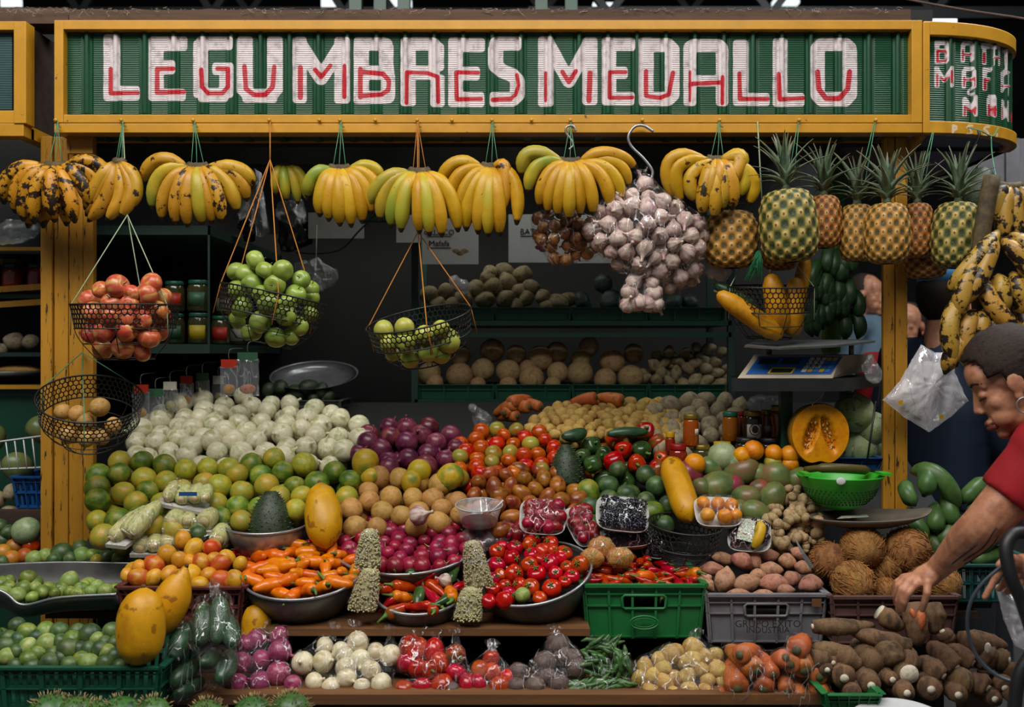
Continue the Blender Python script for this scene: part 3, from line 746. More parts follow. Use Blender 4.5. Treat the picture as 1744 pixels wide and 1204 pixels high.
astem = MB(); astem.tube([(0, 0, .021), (.001, 0, .028), (.004, 0, .036)], [.0018, .0014, .0016], 6); astem = astem.mesh('stem', 'stem_brown')
kind('apple_red', 'red_apple', [ball('red_apple', 'skin_apple_red', .0345, .90, .26, .16, .42, .001, seed=s, n=20, k=14, pear=.06) for s in range(3)], .0345, astem)
kind('apple_green', 'green_apple', [ball('green_apple', 'skin_apple_green', .0335, .93, .26, .16, .42, .001, seed=s, n=20, k=14, pear=.06) for s in range(3)], .0335, astem)
kind('guava', 'guava', [ball('guava', 'skin_guava', .029, 1.02, .03, .06, .3, .002, seed=s, pear=.1) for s in range(3)], .029)
kind('sweet_potato', 'sweet_potato', [tuber('sweet_potato', 'skin_sweet_potato', 0.105, 0.030, s + 2, .1, .2, 14, 12, .7) for s in range(5)], 0.032, None, 'lie')
kind('avocado', 'avocado', [ball('avocado', 'skin_avocado', .034, 1.25, nz=.002, seed=s, pear=-.15) for s in range(2)], .036)
kind('root', 'taro_root', [tuber('taro_root', 'skin_root', 0.10, 0.040, s, .05, .25, 14, 10) for s in range(4)], 0.042)
kind('small_root', 'small_tuber', [tuber('small_tuber', 'skin_root', 0.065, 0.022, s, .1, .2, 10, 8) for s in range(4)], 0.024)
kind('coconut_pale', 'shaved_coconut', [ball('shaved_coconut', 'skin_coconut_pale', .056, 1.0, nz=.004, nzs=16, seed=s) for s in range(3)], .056)
kind('squash_dark', 'kabocha_squash', [ball('kabocha_squash', 'skin_squash_dark', .06, .78, .2, .1, .5, lobes=9, lobe_amp=.03, n=36)], .055)
kind('shallot', 'shallot', [onion_mesh('shallot', 'skin_shallot', 0.019, s) for s in range(2)], 0.019)
# ---------------------------------------------------------------- surfaces the produce lies on
YD = [(600, 3.75), (680, 3.42), (740, 3.20), (800, 3.02), (900, 2.80), (1000, 2.62), (1060, 2.52), (1100, 2.46), (1190, 2.36), (1260, 2.28)]
def Yd(py):
 return float(np.interp(py, [a for a, b in YD], [b for a, b in YD]))
def sheet(dY=0.0):
 return lambda px, py: P(px, py, Yd(py) + dY)
def plane_surf(pt, nrm):
 pt = Vector(pt); nrm = Vector(nrm).normalized(); o = Vector((0, 0, CZ))
 def f(px, py):
  d = P(px, py, 1.0) - o; t = (pt - o).dot(nrm) / d.dot(nrm); return o + d * t
 return f
def level(z):      # horizontal plane at height z
 return plane_surf((0, 0, z), (0, 0, 1))
def inside(poly, x, y):
 c = False; n = len(poly); j = n - 1
 for i in range(n):
  xi, yi = poly[i]; xj, yj = poly[j]
  if (yi > y) != (yj > y) and x < (xj - xi) * (y - yi) / (yj - yi) + xi: c = not c
  j = i
 return c
ALL = []          # (pixel, label key) bookkeeping for picking out the outermost of every heap
def orient_of(mode, rg):
 if mode == 'lie':
  a = rg.uniform(0, 2 * PI); return quat(Vector((math.cos(a), math.sin(a) * .7, rg.uniform(-.35, .35))), rg.uniform(0, 6.3))
 if mode == 'front':
  return quat(Vector((rg.uniform(-.7, .7), -1, rg.uniform(-.5, .6))), rg.uniform(0, 6.3))
 return quat(rand_dir(rg), rg.uniform(0, 6.3))
def drop(kd, p, rg, sc=1.0, rot=None):
 K = KIND[kd]
 o = put(K['name'], rg.choice(K['meshes']), p, rot or orient_of(K['orient'], rg), sc)
 if K['stem']: put(K['stem'].name, K['stem'], (0, 0, 0), None, 1.0, o)
 return o
def label_heap(objs, label, cat, group, extremes=True):
 """everyone shares the heap's label; the outermost ones get their own"""
 pr = [proj(o.location) for o in objs]
 for o in objs: tag(o, label, cat, group)
 if len(objs) > 14:
  xs, ys_ = sorted(p[0] for p in pr), sorted(p[1] for p in pr); k = len(pr); nc = 3 if k < 40 else 5
  for o, p in zip(objs, pr):
   c = sum(p[0] > xs[k * j // nc] for j in range(1, nc)); r = sum(p[1] > ys_[k * j // 3] for j in (1, 2))
   cw = (('left', 'centre', 'right') if nc == 3 else ('far left', 'left', 'centre', 'right', 'far right'))[c]
   o['label'] = label + ', ' + ('upper', 'middle', 'lower')[r] + ' ' + cw
 if extremes and len(objs) > 6:
  used = set()
  for key, word in ((lambda i: pr[i][1], 'topmost'), (lambda i: -pr[i][1], 'lowest'), (lambda i: pr[i][0], 'leftmost'), (lambda i: -pr[i][0], 'rightmost')):
   for i in sorted(range(len(objs)), key=key):
    if i not in used:
     used.add(i); objs[i]['label'] = word + ' ' + label; break
def pile(kinds, poly, n, surf, label, cat, group, seed=1, fill=True, sc=(0.9, 1.1), jit=0.42, back=1.3, stretch=None):
 """kinds: list of (kind, weight). Spread n pieces over the pixel outline on the surface, evenly, then a few in the gaps underneath."""
 rg = random.Random(seed)
 xs = [p[0] for p in poly]; ys_ = [p[1] for p in poly]
 r = sum(KIND[k]['r'] * w for k, w in kinds) / sum(w for k, w in kinds)
 ar = 0.0; Mn = 400
 for _ in range(Mn):
  x, y = rg.uniform(min(xs), max(xs)), rg.uniform(min(ys_), max(ys_))
  if inside(poly, x, y):
   w = surf(x, y); ar += (surf(x + 1, y) - w).cross(surf(x, y + 1) - w).length
 ar *= (max(xs) - min(xs)) * (max(ys_) - min(ys_)) / Mn
 n = max(3, int(n * ar / (3.35 * r * r)))
 pts = []
 def cand():
  while True:
   x, y = rg.uniform(min(xs), max(xs)), rg.uniform(min(ys_), max(ys_))
   if inside(poly, x, y): return x, y
 W = []
 for i in range(n):          # best-candidate sampling: even, never regular
  best = None
  for _ in range(26):
   c = cand(); w = surf(*c)
   d = min([(w - q).length for q in W], default=9)
   if best is None or d > best[0]: best = (d, c, w)
  pts.append(best[1]); W.append(best[2])
 for it in range(25):        # relax
  A = np.array(W); D = A[:, None, :] - A[None, :, :]; L = np.linalg.norm(D, axis=2) + 1e-9
  push = np.where(L < 2.0 * r, (2.0 * r - L) * 0.35, 0); np.fill_diagonal(push, 0)
  mv = (D / L[:, :, None] * push[:, :, None]).sum(1)
  for i in range(n):
   q = Vector(A[i] + mv[i]); c = proj(q)
   if inside(poly, *c): pts[i] = c; W[i] = surf(*c)
 objs = []
 up = Vector((0, -0.55, 0.83))
 def pick():
  t = rg.uniform(0, sum(w for k, w in kinds))
  for k, w in kinds:
   t -= w
   if t <= 0: return k
  return kinds[-1][0]
 Q = [w + up * r * rg.uniform(-jit, jit) for w in W]; nq = len(Q)
 if fill:
  G = []
  for _ in range(n * 14):
   c = cand(); w = surf(*c)
   d = min((w - q).length for q in W)
   if d > 0.78 * r and all((w - q).length > 1.7 * r for q in G): G.append(w)
  Q += [w - up * r * back for w in G]
 A = np.array([tuple(w) for w in Q])
 for it in range(14):        # settle: push pieces apart in depth so that they touch instead of sinking into each other
  D = A[:, None, :] - A[None, :, :]; L = np.linalg.norm(D, axis=2) + 1e-9
  push = np.where(L < 1.85 * r, (1.85 * r - L) * .3, 0); np.fill_diagonal(push, 0)
  A = A + np.clip((D / L[:, :, None] * push[:, :, None]).sum(1), -.3 * r, .3 * r) * np.array([.8, 1, .8])
 for w in A: objs.append(drop(pick(), Vector(w), rg, rg.uniform(*sc)))
 label_heap(objs, label, cat, group)
 return objs
def zc(reg, x, y):
 ox, oy = {'A': (0, 380), 'B': (580, 380), 'C': (1144, 380), 'D': (0, 790), 'E': (580, 790), 'F': (1144, 790), 'T1': (0, 0), 'T2': (580, 0), 'T3': (1144, 0)}[reg]
 return ox + x * K1, oy + y * K1
def placed(kinds, reg, lst, surf, label, cat, group, seed=1, rot=None, extremes=True, lift=0.0):
 """hand-placed pieces: (x, y, radius) read off the photograph at the zoomed scale; optional 4th = kind key"""
 rg = random.Random(seed); objs = []
 for it in lst:
  px, py = zc(reg, it[0], it[1]); w = surf(px, py)
  if len(it) > 3: k = it[3]
  else:
   t = rg.uniform(0, sum(q for _, q in kinds)); k = kinds[-1][0]
   for kk, q in kinds:
    t -= q
    if t <= 0: k = kk; break
  rr = m(it[2] * K1, w.y); o = drop(k, w, rg, rr / KIND[k]['r'], rot(rg) if rot else None)
  objs.append(o)
 label_heap(objs, label, cat, group, extremes)
 return objs
# ---------------------------------------------------------------- the stepped display stand
def shelf_box(name, x0, x1, y0, y1, Y0, Y1, mat, parent=None, sm=False):
 a = P(x0, y1, Y0); b = P(x1, y0, Y0)
 o = MB().box((a.x, Y0, a.z), (b.x, Y1, b.z)).build(name, mat, parent, sm)
 bv = o.modifiers.new('edge', 'BEVEL'); bv.width = 0.003; bv.segments = 2
 return o
stand = empty('display_stand', (0, 2.9, 0), 'dark stepped wooden stand carrying the heaps of produce', 'stand')
ZA = P(0, 1183, 2.36).z; ZB = P(0, 1071, 2.50).z
o = MB().box((P(272, 0, 2.36).x, 2.36, P(0, 1200, 2.36).z), (P(1425, 0, 2.36).x, 2.52, ZA)).build('plank', 'plank_wood', stand, False)
o = MB().box((P(272, 0, 2.36).x, 2.525, P(0, 1200, 2.36).z), (P(1425, 0, 2.36).x, 2.9, ZA)).build('plank', 'dark_wood', stand, False)
o = MB().box((P(430, 0, 2.5).x, 2.50, P(0, 1083, 2.5).z), (P(1005, 0, 2.5).x, 2.66, ZB)).build('plank', 'plank_wood', stand, False)
o = MB().box((-1.25, 2.665, P(0, 1083, 2.5).z), (1.25, 3.0, ZB)).build('plank', 'dark_wood', stand, False)
pts = [(640, .115), (680, .115), (740, .115), (800, .105), (900, .10), (985, .085)]
V = []
for i, (py, off) in enumerate(pts):
 Y = Yd(py); c = P(CX, py, Y); n_ = Vector((0, -.5, .86)); c = c - n_ * off
 for x in (-1.24, 1.30): V += [(x, c.y, c.z), (x, c.y + .012, c.z - .02)]
Fc = []
for i in range(len(pts) - 1):
 a = i * 4; b = a + 4
 Fc += [(a, a + 2, b + 2, b), (a + 1, b + 1, b + 3, a + 3), (a, b, b + 1, a + 1), (a + 2, a + 3, b + 3, b + 2)]
Fc += [(0, 1, 3, 2), (len(V) - 4, len(V) - 2, len(V) - 1, len(V) - 3)]
MB().add(V, Fc).build('sloping_board', 'dark_board', stand, False)
for x in (-1.15, -0.4, 0.4, 1.2):
 MB().box((x - .03, 2.56, 0), (x + .03, 2.62, ZA - .02)).build('leg', 'dark_wood', stand, False)
 MB().box((x - .03, 3.30, 0), (x + .03, 3.36, 1.1)).build('leg', 'dark_wood', stand, False)
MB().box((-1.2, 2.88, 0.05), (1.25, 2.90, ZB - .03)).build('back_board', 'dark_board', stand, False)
# ---------------------------------------------------------------- heaps
S = sheet()
pile([('white_onion', 1)], [(232, 760), (250, 712), (310, 690), (330, 685), (420, 680), (520, 695), (600, 716), (620, 738), (600, 765), (560, 790), (470, 780), (400, 790), (300, 795), (240, 785)], 1.2, S,
     'white onion in the large heap below the hanging packets', 'onion', 'white onions in the big heap', 2)
pile([('citrus_green', 5), ('citrus_yellow', 6), ('citrus_orange', .6)], [(168, 800), (205, 785), (300, 800), (400, 795), (470, 785), (560, 800), (600, 815), (600, 850), (525, 845), (520, 880), (400, 890), (380, 915), (260, 900), (180, 915), (168, 880)], 1.2, sheet(-.02),
     'green and yellow mandarin in the heap in front of the white onions', 'mandarin', 'mandarins in front of the white onions', 3)
pile([('tan', 1)], [(590, 825), (640, 815), (700, 812), (775, 835), (792, 850), (780, 885), (700, 900), (610, 900), (590, 870)], 1.2, sheet(-.015),
     'tan round sapodilla in the heap behind the radishes', 'fruit', 'sapodillas behind the radishes', 4)
pile([('red_onion', 1)], [(598, 775), (620, 740), (660, 728), (700, 722), (768, 738), (776, 768), (740, 795), (640, 800)], 1.2, sheet(-.01),
     'purple red onion in the loose heap beside the tomatoes', 'onion', 'red onions in the loose heap', 5)
pile([('tomato', 5), ('tomato_green', 2)], [(778, 770), (795, 740), (850, 733), (925, 742), (945, 770), (940, 800), (880, 812), (785, 812)], 1.2, sheet(-.01),
     'orange-red tomato in the loose heap beside the red onions', 'tomato', 'tomatoes in the loose heap', 6)
pile([('tamarillo', 1)], [(790, 850), (830, 810), (900, 795), (950, 805), (990, 845), (985, 872), (930, 870), (880, 892), (855, 905), (830, 880)], 1.2, sheet(-.02),
     'brownish oval tree tomato in the heap below the red tomatoes', 'tree tomato', 'tree tomatoes in the heap', 7)
pile([('potato', 1)], [(900, 730), (945, 698), (1010, 688), (1120, 690), (1160, 712), (1150, 748), (1060, 738), (960, 745)], 1.2, S,
     'small yellow potato in the heap in front of the back shelves', 'potato', 'small yellow potatoes', 8, sc=(.8, 1.35))
pile([('potato_grey', 1)], [(1115, 700), (1190, 680), (1262, 690), (1262, 725), (1200, 750), (1120, 765)], 1.2, sheet(-.01),
     'grey-brown potato in the heap behind the honey jars', 'potato', 'grey potatoes behind the jars', 9)
pile([('bell_red', 3), ('bell_green', 3), ('bell_mixed', 3)], [(990, 775), (1020, 745), (1100, 738), (1130, 765), (1120, 803), (1015, 803)], 1.2, sheet(-.02),
     'red and green bell pepper in the heap beside the dark soursop', 'bell pepper', 'bell peppers in the heap', 10, sc=(.75, 1.0))
pile([('lime_big', 3), ('citrus_green', 1)], [(990, 860), (1010, 820), (1060, 800), (1110, 812), (1140, 860), (1130, 895), (1060, 888), (1000, 893)], 1.2, sheet(-.02),
     'dark green lime in the heap behind the trays of berries', 'lime', 'green limes behind the berry trays', 11)
# ---------------------------------------------------------------- containers
plain('green_plastic', '24703C', 0.42, 0.25, 12, 0.05)
plain('dark_green_plastic', '17503A', 0.45, 0.3, 12, 0.05)
plain('grey_plastic', '77767A', 0.5, 0.3, 14, 0.08)
plain('brown_plastic', '5E4340', 0.55, 0.35, 12, 0.08)
plain('maroon_plastic', '5A2B28', 0.5, 0.35, 12, 0.08)
plain('blue_plastic', '24538C', 0.5, 0.3, 12, 0.05)
plain('black_wire', '141414', 0.45, 0.2, 20, 0.0)
plain('foam_tray', 'C9C6C2', 0.55, 0.1, 30, 0.05)
plain('print_dark', '1E1E20', 0.6, 0.1)
plain('print_white', 'CFCBC4', 0.6, 0.1)
plain('paper_white', 'C4C6C6', 0.7, 0.1)
plain('clear_tub', '9AA0A0', 0.35, 0.1)
def film_mat(name, tint, base=0.05, fres=0.55, bump=0.8, scale=60, milk=0.0):
 n = NT(name); t = n.t; t.nodes.remove(n.b)
 v = n.coords()
 mp = n.n('ShaderNodeMapping'); mp.inputs['Scale'].default_value = (1, 1, .45); mp.inputs['Rotation'].default_value = (.5, .3, .2); n.l(v, mp.inputs[0])
 nz = n.noise(mp.outputs[0], scale, 5, 0.7)
 b = n.n('ShaderNodeBump'); b.inputs['Strength'].default_value = bump; b.inputs['Distance'].default_value = 0.010; n.l(nz, b.inputs['Height'])
 gl = n.n('ShaderNodeBsdfGlossy'); gl.inputs['Roughness'].default_value = 0.06; gl.inputs['Color'].default_value = (1, 1, 1, 1); n.l(b.outputs[0], gl.inputs['Normal'])
 df = n.n('ShaderNodeBsdfDiffuse'); df.inputs['Color'].default_value = lin(tint); n.l(b.outputs[0], df.inputs['Normal'])
 tr = n.n('ShaderNodeBsdfTransparent'); tr.inputs['Color'].default_value = (0.97, 0.97, 0.97, 1)
 lw = n.n('ShaderNodeLayerWeight'); lw.inputs['Blend'].default_value = 0.35; n.l(b.outputs[0], lw.inputs['Normal'])
 st = n.n('ShaderNodeMath', operation='ADD'); n.l(n.maprange(lw.outputs['Facing'], 0.0, 1.0, base, fres), st.inputs[0])
 mp2 = n.n('ShaderNodeMapping'); mp2.inputs['Scale'].default_value = (1, 1, .3); mp2.inputs['Rotation'].default_value = (.9, .7, .4); n.l(v, mp2.inputs[0])
 rd = n.n('ShaderNodeMath', operation='SUBTRACT'); n.l(n.noise(mp2.outputs[0], scale * .55, 2, .6), rd.inputs[0]); rd.inputs[1].default_value = .5
 ab = n.n('ShaderNodeMath', operation='ABSOLUTE'); n.l(rd.outputs[0], ab.inputs[0]); msk = n.maprange(ab.outputs[0], .003, .012, 1, 0); n.l(n.maprange(msk, 0, 1, 0, .3), st.inputs[1]); fac = st.outputs[0]  # fold highlights painted into the film as thin pale streaks
 m1 = n.n('ShaderNodeMixShader'); n.l(n.maprange(msk, 0, 1, milk, max(milk, .24)), m1.inputs[0]); n.l(tr.outputs[0], m1.inputs[1]); n.l(df.outputs[0], m1.inputs[2])
 m2 = n.n('ShaderNodeMixShader'); n.l(fac, m2.inputs[0]); n.l(m1.outputs[0], m2.inputs[1]); n.l(gl.outputs[0], m2.inputs[2])
 n.l(m2.outputs[0], n.out.inputs['Surface']); MATS[name] = n.mat
film_mat('cling_film', 'FFFFFF', 0.01, 0.16, 1.0, 46, 0.0)
film_mat('milky_bag', 'E8E4E8', 0.02, 0.12, 0.7, 24, 0.42)
film_mat('clear_plastic', 'E8F0F4', 0.03, 0.35, 1.0, 34, 0.07)
def wrap(spheres, cling=0.6, pad=0.004, sub=2, nz=0.003, seed=0.0):
 bm = bmesh.new()
 for c, r in spheres:
  for k in range(26):
   z = 1 - 2 * (k + .5) / 26; a = k * 2.39996; q = math.sqrt(1 - z * z)
   bm.verts.new(Vector(c) + Vector((q * math.cos(a), q * math.sin(a), z)) * (r + pad))
 res = bmesh.ops.convex_hull(bm, input=bm.verts)
 bmesh.ops.delete(bm, geom=[e for e in res['geom_interior'] if isinstance(e, bmesh.types.BMVert)], context='VERTS')
 bm.verts.ensure_lookup_table()
 loose = [v for v in bm.verts if not v.link_faces]; bmesh.ops.delete(bm, geom=loose, context='VERTS')
 for _ in range(sub): bmesh.ops.subdivide_edges(bm, edges=[e for e in bm.edges if e.calc_length() > 0.012], cuts=1, use_grid_fill=True)
 bmesh.ops.triangulate(bm, faces=bm.faces)
 C = [(Vector(c), r) for c, r in spheres]
 for v in bm.verts:
  best = min(((v.co - c).length - r, i) for i, (c, r) in enumerate(C)); c, r = C[best[1]]
  tgt = c + (v.co - c).normalized() * (r + pad)
  v.co = v.co.lerp(tgt, cling) + (v.co - c).normalized() * mnoise.noise(v.co * 45 + Vector((seed, 0, 0))) * nz
 V = [tuple(v.co) for v in bm.verts]; bm.verts.index_update(); Fs = [tuple(v.index for v in f.verts) for f in bm.faces]
 bm.free(); return V, Fs
def bag_around(name, objs_or_spheres, label, cat='bag', mat='cling_film', cling=0.6, knot=None, group=None, pad=0.004, seed=0.0, nz=.003):
 sp = []
 for q in objs_or_spheres:
  if isinstance(q, tuple): sp.append(q)
  else:
   b = max(q.dimensions) if False else None
   bb = [q.matrix_basis @ Vector(c) for c in q.bound_box]
   ce = sum(bb, Vector()) / 8; rr = max((p - ce).length for p in bb) * 0.62; sp.append((ce, rr))
 V, Fs = wrap(sp, cling, pad, 2, nz, seed)
 mb = MB().add(V, Fs)
 a = np.array(V)
 base = Vector(((a[:, 0].min() + a[:, 0].max()) / 2, (a[:, 1].min() + a[:, 1].max()) / 2, a[:, 2].min()))
 t = empty(name, base, label, cat, group)
 mb.build('film', mat, t)
 if knot is not None:
  k = Vector(knot); kb = MB(); rg = random.Random(int(seed * 10) + 3)
  top = min(sp, key=lambda s_: (s_[0] - k).length)
  for j in range(7):
   an = 2 * PI * j / 7
   kb.tube([top[0] + (k - top[0]).normalized() * top[1] * .8 + Vector((math.cos(an), math.sin(an), 0)) * top[1] * .5, k + Vector((math.cos(an), math.sin(an), 0)) * .006, k + Vector((math.cos(an) * .018, math.sin(an) * .012, rg.uniform(.012, .028)))], [.0045, .004, .007], 4)
  kb.build('twisted_end', mat, t)
 return t
def mesh_from_font(body, size):
 cu = bpy.data.curves.new('lettering', 'FONT'); cu.body = body; cu.size = size; cu.align_x = 'CENTER'; cu.align_y = 'CENTER'; cu.extrude = 0.0004; cu.resolution_u = 2
 o = bpy.data.objects.new('lettering', cu); link(o)
 bpy.context.view_layer.update()
 me = bpy.data.meshes.new_from_object(o.evaluated_get(bpy.context.evaluated_depsgraph_get()))
 bpy.data.objects.remove(o); return me
def lettering(body, size, loc, parent, mat='print_dark', rot=None, name='lettering'):
 me = mesh_from_font(body, size); me.materials.clear(); me.materials.append(MATS[mat])
 o = bpy.data.objects.new(name, me); link(o); o.parent = parent; o.location = Vector(loc) - (parent_loc(parent) if parent else Vector())
 o.rotation_euler = rot or (PI / 2, 0, 0); return o
def crate(name, x0, x1, ytop, ybot, Y, depth, mat, label, style='panel', handle=True, nrib=5, flare=0.012, slits=0, group=None, lip=0.0):
 """open plastic crate; front face spans the given pixels at distance Y"""
 a = P(x0, ybot, Y); b = P(x1, ytop, Y); W = b.x - a.x; H = b.z - a.z; T = 0.006
 base = Vector(((a.x + b.x) / 2, Y + depth / 2, a.z))
 t = empty(name, base, label, 'crate', group)
 h2, w2, d2 = H, W / 2, depth / 2
 fl = flare
 def loc(u, v, w):      # u across -1..1, v depth -1..1, w height 0..1 (the crate widens upwards)
  k = 1 - fl * (1 - w) / w2
  return base + Vector((u * w2 * k, v * d2 * (1 - fl * (1 - w) / d2), w * H))
 def slab(u0, u1, w0, w1, off0, off1, side):
  mb = MB(); pts = []
  for off in (off0, off1):
   for (u, w) in ((u0, w0), (u1, w0), (u1, w1), (u0, w1)):
    if side in 'fb':
     p = loc(u, -1 if side == 'f' else 1, w); p = p + Vector((0, (-off if side == 'f' else off), 0))
    else:
     p = loc(-1 if side == 'l' else 1, u, w); p = p + Vector((-off if side == 'l' else off, 0, 0))
    pts.append(p)
  return pts
 FQ = [(0, 1, 2, 3), (7, 6, 5, 4), (0, 4, 5, 1), (1, 5, 6, 2), (2, 6, 7, 3), (3, 7, 4, 0)]
 def add(mb, *args): mb.add(slab(*args), FQ)
 for side in 'fblr':
  mb = MB()
  if style == 'panel':
   if handle and side in 'fb':
    add(mb, -1, 1, 0, .58, -T, 0, side); add(mb, -1, -.36, .58, .80, -T, 0, side); add(mb, .36, 1, .58, .80, -T, 0, side); add(mb, -1, 1, .80, 1, -T, 0, side)
   else: add(mb, -1, 1, 0, 1, -T, 0, side)
  else:      # slatted
   ns = slits or 14
   add(mb, -1, 1, 0, .12, -T, 0, side); add(mb, -1, 1, .46, .56, -T, 0, side); add(mb, -1, 1, .88, 1, -T, 0, side)
   for i in range(ns + 1):
    u = -1 + 2 * i / ns; add(mb, u - .45 / ns, u + .45 / ns, .12, .46, -T, 0, side); add(mb, u - .45 / ns, u + .45 / ns, .56, .88, -T, 0, side)
  wl = mb.build('wall', mat, t, False)
  if side in 'flr':
   k = nrib if side == 'f' else 4
   for i in range(k + 1):
    u = -1 + 2 * i / k; mb = MB(); add(mb, max(-1, u - .02), min(1, u + .02), 0.02, .97, 0, .006, side); mb.build('rib', mat, wl, False)
   for w in (.05, .62 if style == 'panel' else .5, .84):
    segs = [(-1, 1)] if not (handle and side == 'f' and .56 < w < .82) else [(-1, -.4), (.4, 1)]
    mb = MB()
    for s0, s1 in segs: add(mb, s0, s1, w - .012, w + .012, 0, .006, side)
    mb.build('rail', mat, wl, False)
  mb = MB(); add(mb, -1, 1, .965, 1.02, -T, .012, side); mb.build('rim', mat, t, False)
  if handle and style == 'panel' and side == 'f':
   mb = MB(); pts = []
   for (u, w) in ((-.37, .60), (-.33, .565), (.33, .565), (.37, .60), (.37, .78), (.33, .815), (-.33, .815), (-.37, .78)): pts.append(loc(u, -1, w) + Vector((0, -.004, 0)))
   mb.tube(pts, .004, 6, closed=True); mb.build('handle_rim', mat, wl)
 mb = MB(); f0 = [loc(-1, -1, 0), loc(1, -1, 0), loc(1, 1, 0), loc(-1, 1, 0)]
 mb.add(f0 + [p + Vector((0, 0, .006)) for p in f0], [(3, 2, 1, 0), (4, 5, 6, 7), (0, 1, 5, 4), (1, 2, 6, 5), (2, 3, 7, 6), (3, 0, 4, 7)]); mb.build('bottom', mat, t, False)
 return t
def bowl(name, cx, cy, rx, Y, tilt, depth, label, mat='dull_steel', roll=0.0, base_r=0.55, rim=0.004, cat='bowl'):
 """round metal bowl; rim centre at pixel (cx, cy) at distance Y; leans towards the aisle by tilt degrees"""
 c = P(cx, cy, Y); R0 = m(rx, Y); t_ = math.radians(tilt); r_ = math.radians(roll)
 nrm = Vector((math.sin(r_), -math.sin(t_), math.cos(t_) * math.cos(r_))).normalized()
 M = Matrix.Translation(c) @ nrm.to_track_quat('Z', 'Y').to_matrix().to_4x4()
 prof = []
 for i in range(9):
  u = i / 8; prof.append((R0 * (base_r + (1 - base_r) * math.sin(u * PI / 2) ** 0.9), -depth * (1 - u) if i else -depth))
 prof = [(R0 * base_r * .02, -depth)] + prof
 inner = [(r - .0025, z + .0025) for r, z in reversed(prof)]
 low = min((M @ Vector((R0 * base_r * math.cos(a), R0 * base_r * math.sin(a), -depth))).z for a in [k * PI / 8 for k in range(16)])
 t = empty(name, (c.x, c.y, low), label, cat)
 mb = MB(); mb.lathe(prof + inner, 48, M); mb.build('body', mat, t)
 ring = [M @ Vector((R0 * math.cos(a), R0 * math.sin(a), 0)) for a in [2 * PI * k / 56 for k in range(56)]]
 MB().tube(ring, rim, 8, closed=True).build('rim', 'steel', t)
 return plane_surf(c + nrm * .012, nrm), c, nrm, R0
def ell_poly(cx, cy, rx, ry, n=22, y0=None):
 return [(cx + rx * math.cos(2 * PI * i / n), cy + ry * math.sin(2 * PI * i / n)) for i in range(n)]
# ---------------------------------------------------------------- bowls on the middle plank
sf, *_ = bowl('steel_bowl', 690, 926, 120, 2.78, 13, 0.09, 'steel bowl heaped with radishes, between the two strings of bean bags')
pile([('radish', 1)], [(588, 925), (610, 892), (660, 878), (730, 878), (778, 898), (792, 930), (780, 958), (730, 968), (660, 966), (610, 950)], 1.15, plane_surf(P(690, 920, 2.77), (0, -.36, .93)), 'magenta radish in the heaped steel bowl', 'radish', 'radishes in the steel bowl', 21, sc=(.8, 1.25))
sf, *_ = bowl('metal_bowl', 515, 976, 99, 2.63, 13, 0.115, 'dark metal bowl full of orange chili peppers')
pile([('chili_orange', 1)], ell_poly(513, 970, 90, 38), 1.35, plane_surf(P(513, 976, 2.62), (0, -.34, .94)), 'bright orange chili pepper in the dark metal bowl', 'chili pepper', 'orange chilies in the metal bowl', 22, sc=(.85, 1.15))
sf, *_ = bowl('metal_bowl', 714, 1008, 74, 2.60, 16, 0.085, 'small metal bowl of mixed red and green peppers')
pile([('chili_big_red', 4), ('chili_green', 3), ('chili_mixed', 1), ('chili_orange', .7)], ell_poly(714, 1003, 64, 34), 1.35, plane_surf(P(714, 1008, 2.59), (0, -.38, .93)), 'long red or green pepper in the small metal bowl', 'chili pepper', 'mixed peppers in the small metal bowl', 23, sc=(.85, 1.15))
sf, *_ = bowl('metal_bowl', 908, 975, 100, 2.64, 18, 0.12, 'large tilted metal bowl of glossy red tomatoes', roll=-10)
E_TOM = [(955, 365, 42), (865, 415, 42), (935, 400, 40), (1040, 395, 42), (775, 435, 42), (1050, 430, 35), (1105, 445, 45), (850, 470, 45), (945, 450, 42), (775, 500, 45), (935, 500, 44), (1035, 490, 48), (1120, 510, 35), (1185, 500, 48), (860, 545, 50), (970, 545, 50), (1065, 545, 40), (760, 570, 38), (1145, 560, 42), (940, 615, 50), (885, 600, 40), (1045, 615, 50), (815, 605, 35), (1110, 585, 35), (755, 620, 42), (835, 650, 42), (735, 680, 40), (810, 675, 48), (985, 665, 38), (1000, 430, 40), (990, 470, 35), (1090, 470, 35), (800, 405, 30), (790, 550, 35), (900, 650, 40, 'lime_pale')]
tt = placed([('tomato_red', 1)], 'E', E_TOM, plane_surf(P(905, 975, 2.60), (-.1, -.48, .86)), 'shiny red tomato in the large tilted bowl', 'tomato', 'red tomatoes in the tilted bowl', 24, rot=lambda rg: quat(Vector((rg.uniform(-.6, .6), -.6, rg.uniform(.1, 1))), rg.uniform(0, 6)))
tt[-1].name = 'lime'; tt[-1]['label'] = 'single green lime lying among the red tomatoes in the tilted bowl'; tt[-1]['category'] = 'lime'
cal = MB(); cal.v = list(tcal.v); cal.f = list(tcal.f); cal_me = cal.mesh('calyx', 'stem_green')
for o in tt[:26]:
 put('calyx', cal_me, (0, 0, 0), None, (.022, .022, .0285), o)
pile([('tomato_red', 1)], [(830, 990), (860, 940), (930, 920), (985, 950), (990, 985), (940, 1010), (870, 1022)], .5, plane_surf(P(905, 985, 2.66), (-.1, -.48, .86)), 'red tomato in the lower layer of the tilted bowl', 'tomato', 'red tomatoes in the tilted bowl', 25, fill=False)
pile([('chili_dry', 3), ('chili_red', 1)], [(400, 940), (440, 925), (500, 935), (560, 920), (600, 935), (600, 955), (520, 950), (450, 958), (410, 960)], 1.3, sheet(.02), 'thin dark red chili lying behind the orange peppers', 'chili pepper', 'thin red chilies behind the orange ones', 26)
